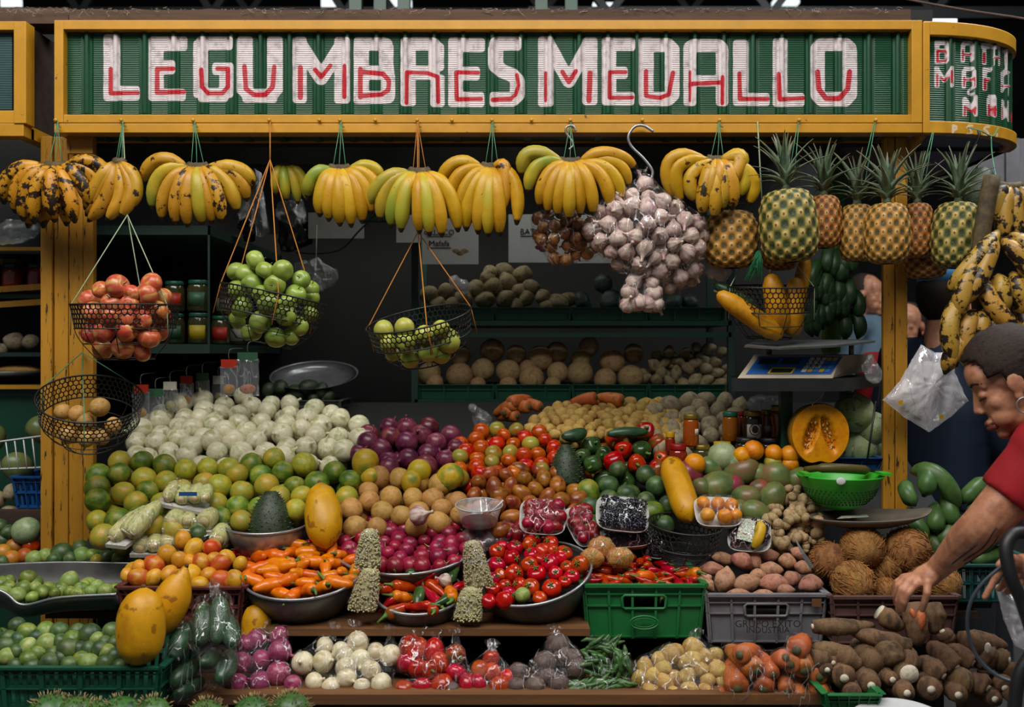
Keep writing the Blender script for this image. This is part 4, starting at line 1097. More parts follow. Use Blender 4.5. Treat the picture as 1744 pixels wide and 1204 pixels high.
# ---------------------------------------------------------------- crates
gc = crate('plastic_crate', 995, 1199, 996, 1090, 2.56, 0.30, 'green_plastic', 'bright green plastic crate of small red peppers')
p = P(1097, 1060, 2.55); MB().tube([p + Vector((.036 * math.cos(a), -.002, .017 * math.sin(a))) for a in [2 * PI * k / 32 for k in range(32)]], .0025, 6, closed=True).tube([p + Vector((.028 * math.cos(a), -.002, .011 * math.sin(a))) for a in [2 * PI * k / 32 for k in range(32)]], .0012, 5, closed=True).build('embossed_oval', 'green_plastic', gc)
lettering('Siembra', .016, P(1097, 1060, 2.548), gc, 'green_plastic')
pile([('chili_red', 6), ('chili_orange', .7)], [(1000, 985), (1010, 962), (1060, 950), (1100, 955), (1150, 968), (1190, 985), (1198, 1000), (1100, 1000), (1010, 995)], 1.25, plane_surf(P(1100, 990, 2.62), (0, -.28, .96)), 'small red pepper in the bright green crate', 'chili pepper', 'small red peppers in the green crate', 27)
yc = crate('plastic_crate', 1204, 1406, 1012, 1098, 2.56, 0.32, 'grey_plastic', 'grey plastic crate of sweet potatoes with stencilled lettering')
lettering('GRUPO EXITO', .026, P(1308, 1063, 2.546), yc); lettering('INDUSTRIA', .022, P(1308, 1073.5, 2.546), yc)
p = P(1390, 1026, 2.55); MB().box((p.x - .012, 2.545, p.z - .01), (p.x + .012, 2.548, p.z + .01)).build('label', 'plank_wood', yc, False)
bc = crate('plastic_crate', 1417, 1630, 1016, 1100, 2.54, 0.34, 'brown_plastic', 'brown plastic crate of hairy coconuts behind the cassava', handle=False)
mc = crate('plastic_crate', 202, 412, 1000, 1072, 2.53, 0.30, 'maroon_plastic', 'maroon plastic crate of yellow mangoes behind the papayas', 'slat', False)
lc = crate('plastic_crate', -130, 272, 1136, 1212, 2.26, 0.30, 'dark_green_plastic', 'dark green slatted crate of limes at the lower corner', 'slat', False, slits=26, nrib=6)
SP = [(250, 465, 65, 32, 10), (200, 520, 65, 33, 0), (345, 495, 62, 45, 35), (410, 480, 55, 33, 75), (480, 445, 58, 33, 5), (495, 515, 58, 40, 10), (575, 490, 50, 38, 20), (150, 570, 50, 35, -20), (255, 575, 72, 50, 110), (365, 585, 78, 45, -8), (505, 600, 74, 45, 0), (600, 565, 46, 42, 0), (690, 605, 62, 45, -10), (620, 450, 40, 30, 40), (650, 520, 44, 34, 20), (430, 560, 45, 30, 10), (560, 620, 50, 30, 0), (330, 640, 60, 28, 0), (180, 605, 40, 30, 40), (450, 645, 60, 30, 0)]
objs = []; rg = random.Random(4)
for x, y, L, w, a in SP:
 px, py = zc('F', x, y); q = plane_surf(P(1300, 985, 2.63), (0, -.5, .86))(px, py)
 ar = math.radians(a); k = m(K1, q.y)
 o = drop('sweet_potato', q, rg, (w * k / .030, w * k / .030, 2 * L * k / .105), quat(Vector((math.cos(ar), rg.uniform(-.3, .3), -math.sin(ar))), rg.uniform(0, 6)))
 objs.append(o)
label_heap(objs, 'pinkish brown sweet potato in the grey crate', 'sweet potato', 'sweet potatoes in the grey crate')
def coconut(px, py, rpx, Y, label, seed, mat='skin_coconut', hair=240):
 c = P(px, py, Y); r = m(rpx, Y); rg = random.Random(seed)
 t = empty('coconut', c - Vector((0, 0, r)), label, 'coconut', 'hairy coconuts in the brown crate')
 ax = rand_dir(rg, .5)
 mb = MB(); mb.lathe(round_prof(r, 1.06, 14), 24, Matrix.Translation(c) @ quat(ax).to_matrix().to_4x4(), nz=r * .06, nzs=30, seed=seed)
 mb.build('shell', mat, t)
 hb = MB()
 for i in range(hair):
  d = rand_dir(rg); d2 = (ax - d * ax.dot(d)); 
  if d2.length < .05: continue
  d2 = (d2.normalized() + rand_dir(rg) * .5).normalized()
  pts = [c + (d + d2 * s).normalized() * r * (1.0 + q) for s, q in ((0, .01), (.25, .03), (.5, .04 + rg.uniform(0, .03)), (.75 + rg.uniform(-.2, .2), .06 + rg.uniform(-.03, .12)))]
  hb.tube(pts, [.0010, .0012, .0010, .0006], 3)
 hb.build('fibres', 'coir', t)['kind'] = 'stuff'
 return t
for i, (x, y, r, dY, lab) in enumerate([(775, 480, 92, 0.03, 'brown hairy coconut against the grey crate, leftmost in the brown crate'), (945, 415, 105, .03, 'orange-brown hairy coconut at the top, just under the metal pan'), (1165, 430, 112, .03, 'large hairy coconut under the outstretched forearm'), (895, 585, 102, -.05, 'hairy coconut low at the front, beside the reaching hand'), (1345, 595, 82, -.04, 'hairy coconut under the wrist at the crate end'), (1060, 625, 60, -.03, 'small hairy coconut half hidden behind the fingers'), (1065, 520, 85, .03, 'shaded hairy coconut in the middle of the crate'), (1250, 560, 90, .0, 'shaded hairy coconut behind the hand')]):
 px, py = zc('F', x, y); coconut(px, py, r * K1, 2.66 + dY, lab, i + 3)
D_MAN = [(905, 380, 45), (960, 420, 48), (1050, 415, 48, 'mango_red'), (830, 450, 50), (890, 480, 45), (1000, 488, 45), (1090, 495, 48, 'mango_red'), (1125, 465, 40), (1190, 495, 38), (765, 500, 50), (690, 510, 38), (630, 550, 35), (690, 570, 55), (835, 545, 42), (940, 550, 55), (1035, 550, 42), (1095, 580, 55), (990, 595, 42), (1165, 575, 48), (980, 345, 42, 'lime_big'), (760, 565, 45), (880, 560, 40), (1060, 470, 35), (940, 480, 35)]
ob = placed([('mango', 5), ('mango_red', 1)], 'D', D_MAN, plane_surf(P(310, 970, 2.62), (0, -.62, .78)), 'yellow mango in the heap on the maroon crate', 'mango', 'yellow mangoes on the maroon crate', 31)
ob[19]['label'] = 'green lime on top of the yellow mango heap'; ob[19]['category'] = 'lime'
pile([('mango', 1)], [(215, 985), (260, 945), (330, 920), (400, 950), (410, 985)], .6, plane_surf(P(310, 975, 2.67), (0, -.62, .78)), 'yellow mango in the lower layer on the maroon crate', 'mango', 'yellow mangoes on the maroon crate', 32, fill=False)
D_L1 = [(140, 570, 45), (45, 580, 32), (40, 610, 36), (115, 620, 40), (85, 650, 42), (175, 610, 30), (210, 635, 38), (240, 615, 32), (300, 615, 34), (270, 640, 28), (345, 635, 30), (400, 620, 36), (420, 605, 30), (480, 608, 36), (530, 622, 30), (575, 620, 32), (160, 660, 30), (8, 640, 36), (380, 640, 30), (450, 632, 30)]
placed([('lime', 3), ('lime_pale', 1)], 'D', D_L1, plane_surf(P(100, 1005, 2.58), (0, -.2, .98)), 'light green lime in the long metal tray', 'lime', 'limes in the long metal tray', 33)
D_L2 = [(55, 470, 45, 'citrus_orange'), (170, 470, 42), (225, 455, 38), (305, 445, 55), (400, 420, 44), (405, 455, 45, 'lime_pale'), (515, 430, 44), (530, 465, 40), (580, 425, 38), (590, 470, 36), (640, 450, 40), (670, 475, 38), (480, 480, 34, 'citrus_yellow'), (120, 455, 40, 'citrus_orange'), (350, 470, 36), (455, 455, 34), (270, 475, 36), (700, 470, 34), (15, 440, 45, 'citrus_orange'), (10, 490, 40)]
placed([('lime_dark', 2), ('lime', 1), ('lime_pale', 1)], 'D', D_L2, plane_surf(P(100, 945, 2.86), (0, -.3, .95)), 'green lime in the row behind the long metal tray', 'lime', 'limes behind the long metal tray', 34)
pile([('lime', 2), ('lime_pale', 1)], [(0, 1000), (60, 985), (195, 1000), (195, 1015), (60, 1030), (5, 1018)], .5, plane_surf(P(100, 1012, 2.58), (0, -.2, .98)), 'light green lime at the bottom of the long metal tray', 'lime', 'limes in the long metal tray', 38, fill=False)
D_L3 = [(85, 800, 42), (135, 835, 48), (220, 830, 40), (295, 830, 48), (380, 830, 42), (445, 845, 55), (555, 830, 47), (40, 865, 45), (30, 905, 50), (140, 905, 46), (235, 890, 52), (340, 920, 60), (360, 870, 50), (440, 920, 44), (495, 920, 48), (520, 885, 38), (570, 890, 42), (35, 955, 46), (145, 965, 48), (265, 940, 38), (250, 985, 52), (345, 995, 44), (400, 965, 40), (440, 985, 48), (525, 985, 48), (570, 950, 42), (80, 1000, 40), (160, 1005, 42), (590, 1000, 35), (180, 860, 42), (300, 880, 40), (90, 870, 42), (85, 930, 42), (190, 940, 40), (300, 960, 40), (480, 870, 40), (395, 915, 40), (530, 935, 42), (-30, 930, 48), (-30, 850, 46)]
placed([('lime_dark', 4), ('lime', 1), ('lime_pale', .7)], 'D', D_L3, plane_surf(P(100, 1110, 2.36), (0, -.62, .78)), 'dark green lime in the slatted crate at the lower corner', 'lime', 'limes in the lower corner crate', 35)
pile([('lime_dark', 3), ('lime', 1)], [(0, 1075), (100, 1068), (200, 1080), (262, 1090), (264, 1132), (100, 1135), (0, 1132)], .6, plane_surf(P(100, 1118, 2.40), (0, -.62, .78)), 'dark green lime in the lower layer of the corner crate', 'lime', 'limes in the lower corner crate', 36, fill=False)
def tray(name, front, back, depth, label, Yf, Yb):
 """front / back: pixel polylines of the two rims, joined by a rounded trough"""
 n = 30; A = spl([P(x, y, Yf) for x, y in front], 10); B = spl([P(x, y, Yb) for x, y in back], 10); k = min(len(A), len(B)); A = A[:k]; B = B[:k]
 V = []; nr = 9
 for i in range(k):
  for j in range(nr):
   t = j / (nr - 1); p = A[i].lerp(B[i], t); d = depth * math.sin(PI * t) ** .6; 
   V.append(p - Vector((0, 0, d)))
 Fs = [(i * nr + j, i * nr + j + 1, (i + 1) * nr + j + 1, (i + 1) * nr + j) for i in range(k - 1) for j in range(nr - 1)]
 a = np.array([tuple(v) for v in V]); t = empty(name, (a[:, 0].mean(), a[:, 1].mean(), a[:, 2].min()), label, 'tray')
 o = MB().add(V, Fs).build('trough', 'dull_steel', t); s_ = o.modifiers.new('thick', 'SOLIDIFY'); s_.thickness = .003; s_.offset = -1
 MB().tube(A, .004, 6).build('rim', 'steel', t); MB().tube(B, .004, 6).build('rim', 'steel', t)
 return t
tray('metal_tray', [(-90, 985), (0, 1006), (38, 1030), (100, 1018), (198, 1012)], [(-90, 962), (0, 962), (40, 960), (120, 958), (235, 960)], .075, 'long battered metal tray of small limes', 2.50, 2.78)
# ---------------------------------------------------------------- the bottom row of wrapped produce
fruit('skin_beet', '4A3A34', '5E4A40', '382A2A', 18, 0.6, '74604E', 60, 0.68, 0.1, 0.14, 0.01)
fruit('skin_red_onion_pink', '8A2E52', 'A24A68', '74244A', 20, 0.3, 'B88A8E', 60, 0.74, 0.05, 0.16, 0.015, streak=(1, 1, .3))
fruit('skin_onion_cream', 'CDBF98', 'DCD2B4', 'BBA878', 20, 0.35, None, 60, 0.74, 0.05, 0.08, 0.01, streak=(1, 1, .3))
kind('pink_onion', 'red_onion', [onion_mesh('red_onion', 'skin_red_onion_pink', 0.036, s + 4) for s in range(3)], 0.036)
kind('cream_onion', 'white_onion', [onion_mesh('white_onion', 'skin_onion_cream', 0.036, s + 14) for s in range(3)], 0.036)
kind('beet', 'beetroot', [ball('beetroot', 'skin_beet', .036, 1.0, nz=.004, seed=s, pear=.08) for s in range(3)], .036)
kind('long_tomato', 'plum_tomato', [ball('plum_tomato', 'skin_tomato_red', .028, 1.25, nz=.001, seed=s) for s in range(2)], .030)
kind('bag_potato', 'bagged_potato', [tuber('bagged_potato', 'skin_potato', 0.062, 0.027, s + 7, .06, .2, 12, 9) for s in range(3)], 0.028)
def stack_surf(zlow=1190, Y0=2.40, lean=.95):
 """things piled on the bottom plank: the higher in the heap, the further back"""
 return lambda px, py: P(px, py, Y0 + max(0.0, (zlow - py)) * 0.00105 * lean)
SB = stack_surf()
def bagged(kinds, reg, lst, name, label_item, cat, group, bag_label, seed, cling=.6, knot=None, surf=SB, splits=None, extremes=True, mat='cling_film'):
 ob = placed(kinds, reg, lst, surf, label_item, cat, group, seed, extremes=extremes)
 splits = splits or [list(range(len(ob)))]
 for i, ix in enumerate(splits):
  kn = None
  if knot and knot[i]:
   px, py = zc(reg, *knot[i]); kn = surf(px, py)
  sp = []
  for j in ix:
   it = lst[j]; w = ob[j].location; sp.append((w, m(it[2] * K1, w.y)))
  bag_around(name, sp, bag_label[i] if isinstance(bag_label, (list, tuple)) else bag_label, 'bag', mat, cling, kn, 'clear bags of produce on the bottom plank', .004, seed + i * 1.7)
 return ob
bagged([('pink_onion', 1)], 'D', [(1385, 850, 52), (1270, 868, 52), (1225, 890, 48), (1385, 930, 62), (1195, 985, 56), (1290, 972, 52), (1378, 1040, 62), (1285, 1082, 58), (1178, 1090, 54), (1450, 1090, 46)],
       'plastic_bag', 'pink red onion in a clear bag on the bottom plank', 'onion', 'bagged red onions', ['clear bag of red onions, upper one beside the cucumbers', 'clear bag of red onions resting on the plank'], 41, splits=[[0, 1, 2, 3, 5], [4, 6, 7, 8, 9]], knot=[(1300, 820), None])
bagged([('cream_onion', 1)], 'D', [(1500, 985, 58), (1600, 978, 56), (1690, 930, 52), (1610, 900, 46), (1555, 1080, 50), (1640, 1100, 50), (1715, 1010, 56)],
       'plastic_bag', 'cream white onion bagged beside the bagged red onions', 'onion', 'bagged white onions', ['clear bag of white onions next to the red onion bags', 'clear bag of two white onions touching the plank'], 42, splits=[[0, 1, 2, 3, 6], [4, 5]], knot=[(1660, 830), None])
bagged([('cream_onion', 1)], 'E', [(100, 970, 55), (85, 885, 58), (30, 1060, 54), (150, 1022, 52), (175, 930, 46), (245, 945, 56), (200, 1090, 58), (105, 1105, 44), (20, 950, 48)],
       'plastic_bag', 'cream white onion bagged beside the bagged red peppers', 'onion', 'bagged white onions', ['tall clear bag of white onions', 'clear bag of white onions leaning on the red pepper bag'], 43, splits=[[0, 1, 2, 7, 8], [3, 4, 5, 6]], knot=[(70, 820), (250, 850)])
bagged([('long_tomato', 3), ('bell_red', 1)], 'E', [(345, 900, 55), (392, 910, 46), (325, 985, 50), (385, 1010, 50), (310, 1115, 44), (462, 925, 56), (490, 985, 50), (440, 1020, 46), (405, 1100, 46), (500, 1100, 56), (570, 945, 50, 'bell_mixed'), (570, 1030, 44), (550, 1125, 44, 'beet'), (625, 1085, 46), (360, 955, 46)],
       'plastic_bag', 'deep red pepper in the bags between white onions and tomatoes', 'pepper', 'bagged red peppers', ['clear bag of long red peppers beside the white onions', 'middle clear bag of red peppers', 'clear bag with one striped pepper on top', 'small clear bag of red peppers on the plank edge'], 44, splits=[[0, 1, 2, 3, 14], [5, 6, 7], [10, 11, 13], [4, 8, 9, 12]], knot=[(390, 850), (480, 870), (570, 855), None], extremes=True)
bagged([('tomato_red', 3), ('tomato', 1)], 'E', [(745, 960, 44), (690, 1015, 46), (750, 1030, 48, 'tomato'), (680, 1085, 46), (785, 1105, 56), (830, 1055, 44)],
       'plastic_bag', 'ripe tomato in the clear bag at the middle of the plank', 'tomato', 'bagged tomatoes', 'clear bag of ripe tomatoes at the middle of the plank', 45, knot=[(750, 915)], extremes=False)
bagged([('beet', 1)], 'E', [(1075, 895, 60), (1010, 985, 60), (1100, 955, 50), (1165, 1010, 56), (880, 1040, 52), (870, 1100, 50), (965, 1105, 56), (1080, 1095, 56), (1150, 960, 46), (1020, 1050, 46)],
       'plastic_bag', 'dark brown beetroot in the bags beside the tomatoes', 'beetroot', 'bagged beetroots', ['clear bag of dark beetroots heaped above the others', 'clear bag of dark beetroots next to the bagged tomatoes'], 46, splits=[[0, 1, 2, 3, 8, 7], [4, 5, 6, 9]], knot=[(1060, 845), (970, 1020)])
bagged([('bag_potato', 1)], 'E', [(1640, 950, 58), (1700, 975, 46), (1500, 1000, 46), (1480, 1062, 46), (1540, 1050, 42), (1600, 1085, 48), (1660, 1060, 42), (1535, 1125, 46), (1650, 1138, 38), (1720, 1050, 42), (1600, 1010, 44), (1580, 960, 44), (1720, 1120, 42)],
       'plastic_bag', 'yellow potato in the clear bag next to the green beans', 'potato', 'bagged potatoes', 'clear bag of yellow potatoes next to the green beans', 47)
bagged([('bag_potato', 1)], 'F', [(110, 905, 52), (165, 960, 46), (80, 1045, 38), (140, 1020, 42), (215, 1010, 50), (180, 1075, 40), (90, 1125, 42), (165, 1135, 40), (250, 1075, 34), (240, 1030, 38), (100, 970, 46), (220, 950, 40)],
       'plastic_bag', 'yellow potato in the clear bag next to the carrots', 'potato', 'bagged potatoes', 'clear bag of yellow potatoes next to the bagged carrots', 48, knot=[(120, 860)])
plain('carrot_crown', '54542E', .8, .5, 60)
def carrot(end, tail, r, label, group='bagged carrots', crown=True, name='carrot', rend=.45):
 end = Vector(end); tail = Vector(tail); d = (tail - end)
 base = Vector((end.x, end.y, min(end.z, tail.z) - r)); t = empty(name, base, label, 'carrot', group)
 pts = []; rad = []; dn = d.normalized()
 for u, q in ((-.05, .35), (-.03, .7), (0, .9), (.08, 1.0), (.3, .98), (.6, .85), (.85, rend + .2), (.97, rend), (1.0, rend * .4)):
  pts.append(end + d * u + Vector((0, 0, math.sin(u * 3) * .004))); rad.append(r * q)
 MB().tube(pts, rad, 14).build('root', 'skin_carrot', t)
 if crown:
  MB().tube([end - dn * r * .02 - d * .05, end - d * .05 - dn * r * .12, end - d * .05 - dn * r * .2], [r * .42, r * .38, r * .1], 10).build('crown', 'carrot_crown', t)
 return t
def zP(reg, x, y, Y): return P(*zc(reg, x, y), Y)
sp = {0: [], 1: [], 2: []}
for i, (x, y, x2, y2, r, g, lab) in enumerate([(415, 1020, 300, 930, 56, 0, 'carrot with green crown facing out, top of the first carrot bag'), (325, 1110, 300, 1010, 62, 0, 'thick carrot lying crown out at the bottom of the first carrot bag'), (455, 1112, 470, 1000, 54, 1, 'carrot crown low in the middle carrot bag'), (340, 945, 420, 930, 50, 0, 'carrot lying across the top of the first carrot bag'), (500, 1040, 440, 960, 42, 1, 'carrot leaning between the carrot bags'), (655, 1020, 610, 900, 58, 2, 'carrot with round green crown high in the last carrot bag'), (630, 1165, 590, 1040, 46, 2, 'narrow carrot hanging low in the last carrot bag'), (740, 1150, 680, 1020, 52, 2, 'carrot at the outer edge beside the cassava'), (570, 1120, 540, 1010, 44, 1, 'carrot standing between two carrot bags'), (620, 920, 660, 880, 56, 2, 'carrot tip at the top of the last carrot bag'), (250, 1150, 240, 1100, 24, 0, 'tiny carrot poking out below the potato bag'), (560, 960, 500, 1000, 46, 1, 'pale carrot at the back of the middle bag'), (590, 990, 640, 960, 52, 2, 'carrot in the upper part of the last bag'), (730, 1050, 690, 1010, 50, 2, 'carrot shoulder near the cassava heap')]):
 a = zP('F', x, y, 2.38); b = zP('F', x2, y2, 2.46); b = a + (b - a) * max(1.0, .11 / (b - a).length); rr = m(r * K1, 2.4)
 carrot(a, b, rr, lab); sp[g] += [(a, rr), (a.lerp(b, .6), rr * .9), (b, rr * .55)]
for g, lab in ((0, 'clear bag of carrots next to the potato bag'), (1, 'middle clear bag of carrots'), (2, 'tall clear bag of carrots beside the cassava')):
 bag_around('plastic_bag', sp[g], lab, 'bag', 'cling_film', .55, None, 'clear bags of produce on the bottom plank', .004, 60 + g)
fruit('skin_bean', '2F5226', '456A32', '27421F', 26, 0.4, None, 60, 0.7, 0.05, 0.2, 0.015)
rg = random.Random(77)
for i, (cx, cy, w, h, ang, lab) in enumerate([(1300, 905, 80, 42, -20, 'uppermost clear bag of green beans'), (1270, 1010, 75, 60, 20, 'clear bag of green beans beside the beetroots'), (1390, 1000, 55, 85, 0, 'upright clear bag of green beans beside the potatoes'), (1190, 1120, 70, 35, -15, 'clear bag of green beans low beside the beetroots'), (1330, 1105, 110, 48, 0, 'clear bag of green beans lying on the plank')]):
 px, py = zc('E', cx, cy); c = SB(px, py); k = m(K1, c.y); t = empty('bean_bag', c - Vector((0, 0, h * k)), lab, 'bag', 'bags of green beans')
 spb = []
 for j in range(26):
  q = c + Vector((rg.uniform(-.75, .75) * w * k, rg.uniform(-.5, .3) * min(w, h) * k, rg.uniform(-.7, .7) * h * k)); a = math.radians(ang + rg.uniform(-40, 40) + (90 if h > w else 0)); L = .03
  dv = Vector((math.cos(a), rg.uniform(-.3, .3), -math.sin(a))) * L
  MB().tube([q - dv, q - dv * .5 + Vector((0, 0, .004)), q + dv * .4 + Vector((0, -.003, 0)), q + dv], [.002, .0062, .006, .0015], 7).build('bean', 'skin_bean', t)
  spb.append((q, .012))
 V, Fs = wrap(spb, .5, .003, 2, .004, i); MB().add(V, Fs).build('film', 'cling_film', t)
fruit('skin_cucumber', '22402A', '335236', '1A3020', 20, 0.35, '7A8A4A', 50, 0.74, 0.05, 0.12, 0.01, streak=(1, 1, .3))
kind('cucumber', 'cucumber', [tuber('cucumber', 'skin_cucumber', .16, .026, s, .04, .05, 16, 12, .35) for s in range(2)], .026)
rgc = random.Random(6); csp = [[], [], []]; labs = ['upright cucumber in the bag leaning on the papaya crate', 'second upright cucumber in the leaning bag', 'cucumber lying under the upright bag', 'cucumber slanting down beside the big papaya', 'cucumber end facing out below the upright bag', 'dark cucumber at the bottom of the cucumber bags', 'cucumber at the outer side of the bags near the red onions', 'cucumber low by the lime crate']
for i, (x, y, x2, y2, r, g) in enumerate([(985, 900, 1010, 690, 52, 0), (1070, 890, 1085, 660, 50, 0), (1150, 900, 1120, 760, 46, 0), (860, 960, 930, 800, 52, 1), (860, 1080, 960, 1000, 50, 1), (880, 1140, 990, 1080, 42, 2), (1090, 1060, 1130, 950, 52, 2), (1010, 980, 1060, 940, 46, 2)]):
 pa, pb = zc('D', x, y), zc('D', x2, y2); a = P(*pa, 2.33); b = P(*pb, 2.40); d = b - a; r_ = m(r * K1, 2.36); L = max(d.length, .10)
 o = drop('cucumber', (a + b) / 2, rgc, (r_ / .026, r_ / .026, L / .16), quat(d)); tag(o, labs[i], 'cucumber', 'bagged cucumbers')
 csp[g] += [(a.lerp(b, u), r_) for u in (.1, .5, .9)]
for g, (lab, kn) in enumerate((('tall clear bag of cucumbers propped against the maroon crate', (1060, 625)), ('clear bag of cucumbers slumped against the big papaya', (770, 900)), ('clear bag of cucumbers hanging low at the plank end', (800, 1150)))):
 bag_around('plastic_bag', csp[g], lab, 'bag', 'cling_film', .45, P(*zc('D', *kn), 2.38), 'clear bags of produce on the bottom plank', .005, 70 + g, nz=.006)
# ---------------------------------------------------------------- cassava heap
def cassava(a, b, r, label, seed, cut=None, peel=False):
 a, b = Vector(a), Vector(b); d = b - a; rg = random.Random(seed); n = 14; pts = []; rad = []
 side = d.cross(Vector((0, 0, 1))).normalized() * d.length * rg.uniform(-.08, .08)
 for i in range(n + 1):
  u = i / n; pts.append(a + d * u + side * math.sin(PI * u)); q = (.72 + .4 * math.sin(PI * min(1, u * 1.1 + .1)) * 1.0)
  if u > .85: q *= 1 - (u - .85) / .15 * .55
  rad.append(r * q * rg.uniform(.94, 1.06))
 t = empty('cassava_root', Vector(((a.x + b.x) / 2, (a.y + b.y) / 2, min(a.z, b.z) - r)), label, 'cassava', 'cassava roots in the corner heap')
 mb = MB().tube(pts, rad, 14)
 mb.v = [tuple(Vector(p) + Vector((1, 1, 1)) * mnoise.noise(Vector(p) * 38) * r * .10) for p in mb.v]
 mb.build('root', 'skin_yuca', t)
 if cut:
  dn = -d.normalized(); rr = rad[0] * (.98 if cut == 'full' else .42)
  MB().tube([a + dn * -.002, a + dn * .003, a + dn * .0036], [rr, rr * .97, rr * .1], 14).build('cut_face', 'skin_yuca_flesh', t)
 if peel:
  fc = Vector((0, -1, 0))
  for off, ln, wd in ((.01, .55, .012), (-.012, .3, .007)):
   q0 = a.lerp(b, .06) + fc * rad[2] * .93 + Vector((off, 0, 0)); q1 = a.lerp(b, ln) + fc * rad[6] * .93 + Vector((off * .6, 0, 0))
   MB().tube([q0, q0.lerp(q1, .3), q0.lerp(q1, .7), q1], [wd * .4, wd, wd * .8, wd * .2], 8).build('peeled_patch', 'skin_carrot', t)
 return t
YU = [(700, 805, 1000, 800, 38, 'c', 'long thin cassava root lying along the top of the heap'), (1180, 905, 880, 825, 44, '', 'long cassava root slanting below the topmost ones'), (1030, 735, 1140, 815, 45, 'full', 'cassava root with a pale cut end beside the reaching hand'), (1185, 690, 1215, 900, 55, 'p', 'cassava root with peeled orange patches held by the hand'), (1290, 690, 1300, 840, 50, '', 'upright dark cassava root behind the held one'), (1340, 830, 1390, 900, 38, 'c', 'small cassava stub beside the upright root'), (1100, 985, 1020, 850, 66, '', 'thick smooth cassava root hanging over the front'), (710, 925, 910, 935, 45, '', 'cassava root lying flat at the back by the grey crate'), (810, 930, 940, 1005, 50, 'c', 'cassava root with a pale cut tip over the stacked ends'), (1005, 990, 1030, 975, 58, 'e', 'brown cassava end above the white cut ends'), (855, 1062, 860, 1040, 62, 'ce', 'large cassava end with pale core, nearest the carrots'), (988, 1098, 990, 1080, 56, 'ce', 'cassava end with pale core, second from the carrots'), (1093, 1068, 1095, 1050, 42, 'ce', 'small pale-cored cassava end beside the white cut'), (1175, 1040, 1175, 1020, 56, 'fe', 'cassava sliced flat showing a white round face'), (1165, 1135, 1165, 1110, 50, 'ce', 'cassava end low at the front under the white cut'), (1285, 1118, 1285, 1100, 62, 'ce', 'wide cassava end low at the front of the heap'), (1345, 1050, 1225, 960, 50, 'c', 'cassava root running down from the held root'), (1410, 1010, 1270, 890, 56, 'c', 'stout cassava root below the held root'), (1490, 985, 1350, 895, 50, 'c', 'cassava root with frayed tip beside the stout one'), (1430, 880, 1650, 905, 62, '', 'large cassava root at the back by the leafy greens'), (1420, 1145, 1410, 1120, 52, 'ce', 'cassava end at the lower edge under the frayed root'), (1565, 1110, 1480, 1050, 50, 'c', 'cassava root pointing down beside the cable'), (1600, 1165, 1560, 1130, 48, 'ce', 'cassava end at the very bottom by the handlebar'), (1650, 1110, 1600, 1060, 48, 'c', 'cassava root crossed by the cable'), (1670, 975, 1560, 960, 50, 'c', 'frayed cassava root in front of the greens'), (1740, 1040, 1640, 1010, 46, '', 'dark cassava root at the picture edge'), (1690, 1150, 1660, 1120, 44, 'ce', 'cassava end beside the black bar'), (900, 1140, 905, 1120, 46, 'e', 'dark cassava end in the green bucket'), (770, 1020, 790, 1000, 40, 'ce', 'small cassava end by the carrot bag'), (800, 985, 830, 965, 36, 'ce', 'tiny pale-tipped cassava above the large end'), (700, 960, 800, 970, 46, '', 'dark cassava root under the flat one'), (1130, 960, 1230, 1000, 60, '', 'dark cassava root filling the middle of the heap'), (1400, 1070, 1500, 1090, 60, '', 'dark cassava root in the lower middle of the heap'), (1520, 930, 1600, 1000, 60, '', 'dark cassava root below the large back one')]
for i, (x, y, x2, y2, r, fl, lab) in enumerate(YU):
 pa, pb = zc('F', x, y), zc('F', x2, y2)
 Ya = 2.33 + max(0, (1185 - pa[1])) * .0009; a = P(*pa, Ya); b = P(*pb, 2.33 + max(0, 1185 - pb[1]) * .0009 + .02)
 if 'e' in fl: b = a + Vector((R.uniform(-.02, .02), .15, R.uniform(-.005, .015)))
 cassava(a, b, m(r * K1, Ya), lab, i, 'full' if ('full' in fl or fl.startswith('f')) else ('core' if 'c' in fl else None), 'p' in fl)
fcut = P(*zc('F', 1565, 912), 2.36)
o = MB().lathe([(.001, -.006), (.009, -.006), (.0135, 0), (.009, .006), (.001, .006)], 18, Matrix.Translation(fcut) @ Matrix.Rotation(PI / 2, 4, 'X') @ Matrix.Diagonal((.62, 1.0, 1, 1))).build('cassava_slice', 'skin_yuca_flesh'); tag(o, 'white oval cassava slice lying on the large back root', 'cassava')
gb = crate('plastic_bucket', 1408, 1500, 1182, 1215, 2.29, .2, 'green_plastic', 'green plastic box rim under the cassava ends', handle=False)
for p_ in ():
 pass
# ---------------------------------------------------------------- hanging bananas
def banana_mat(name, c1, c2, spot, at, scale=26, green=None, greenamt=0.0, streak=1.0):
 n = NT(name); v = n.coords()
 f = n.noise(v, 30, 3); col = n.ramp(f, [(.3, lin(c1)), (.7, lin(c2))])
 if green:
  oi = n.n('ShaderNodeObjectInfo'); g = n.noise(v, 9, 2)
  gm = n.n('ShaderNodeMath', operation='MULTIPLY'); n.l(n.maprange(g, .35, .65), gm.inputs[0]); n.l(n.maprange(oi.outputs['Random'], 1 - greenamt - .2, 1 - greenamt + .2), gm.inputs[1])
  col = n.mix(gm.outputs[0], col, lin(green))
 s1 = n.noise(v, scale, 5, .62); s2 = n.noise(v, 150, 3)
 col = n.mix(n.maprange(s1, at, at + .05), col, lin(spot))
 col = n.mix(n.maprange(s2, .70, .74), col, lin('4A3014'))
 t = n.attr('t'); col = n.mix(n.maprange(t, .955, .975), col, lin('241A10')); col = n.mix(n.maprange(t, .07, .0), col, lin('4E4420'))
 col = n.hsv(col, .10, .008); n.bump(s2, .12, .002)
 return n.done(col, .42, .4)
banana_mat('banana_yellow', 'B08426', 'C09632', '4A2E14', .655, 30, '8C9434', .15)
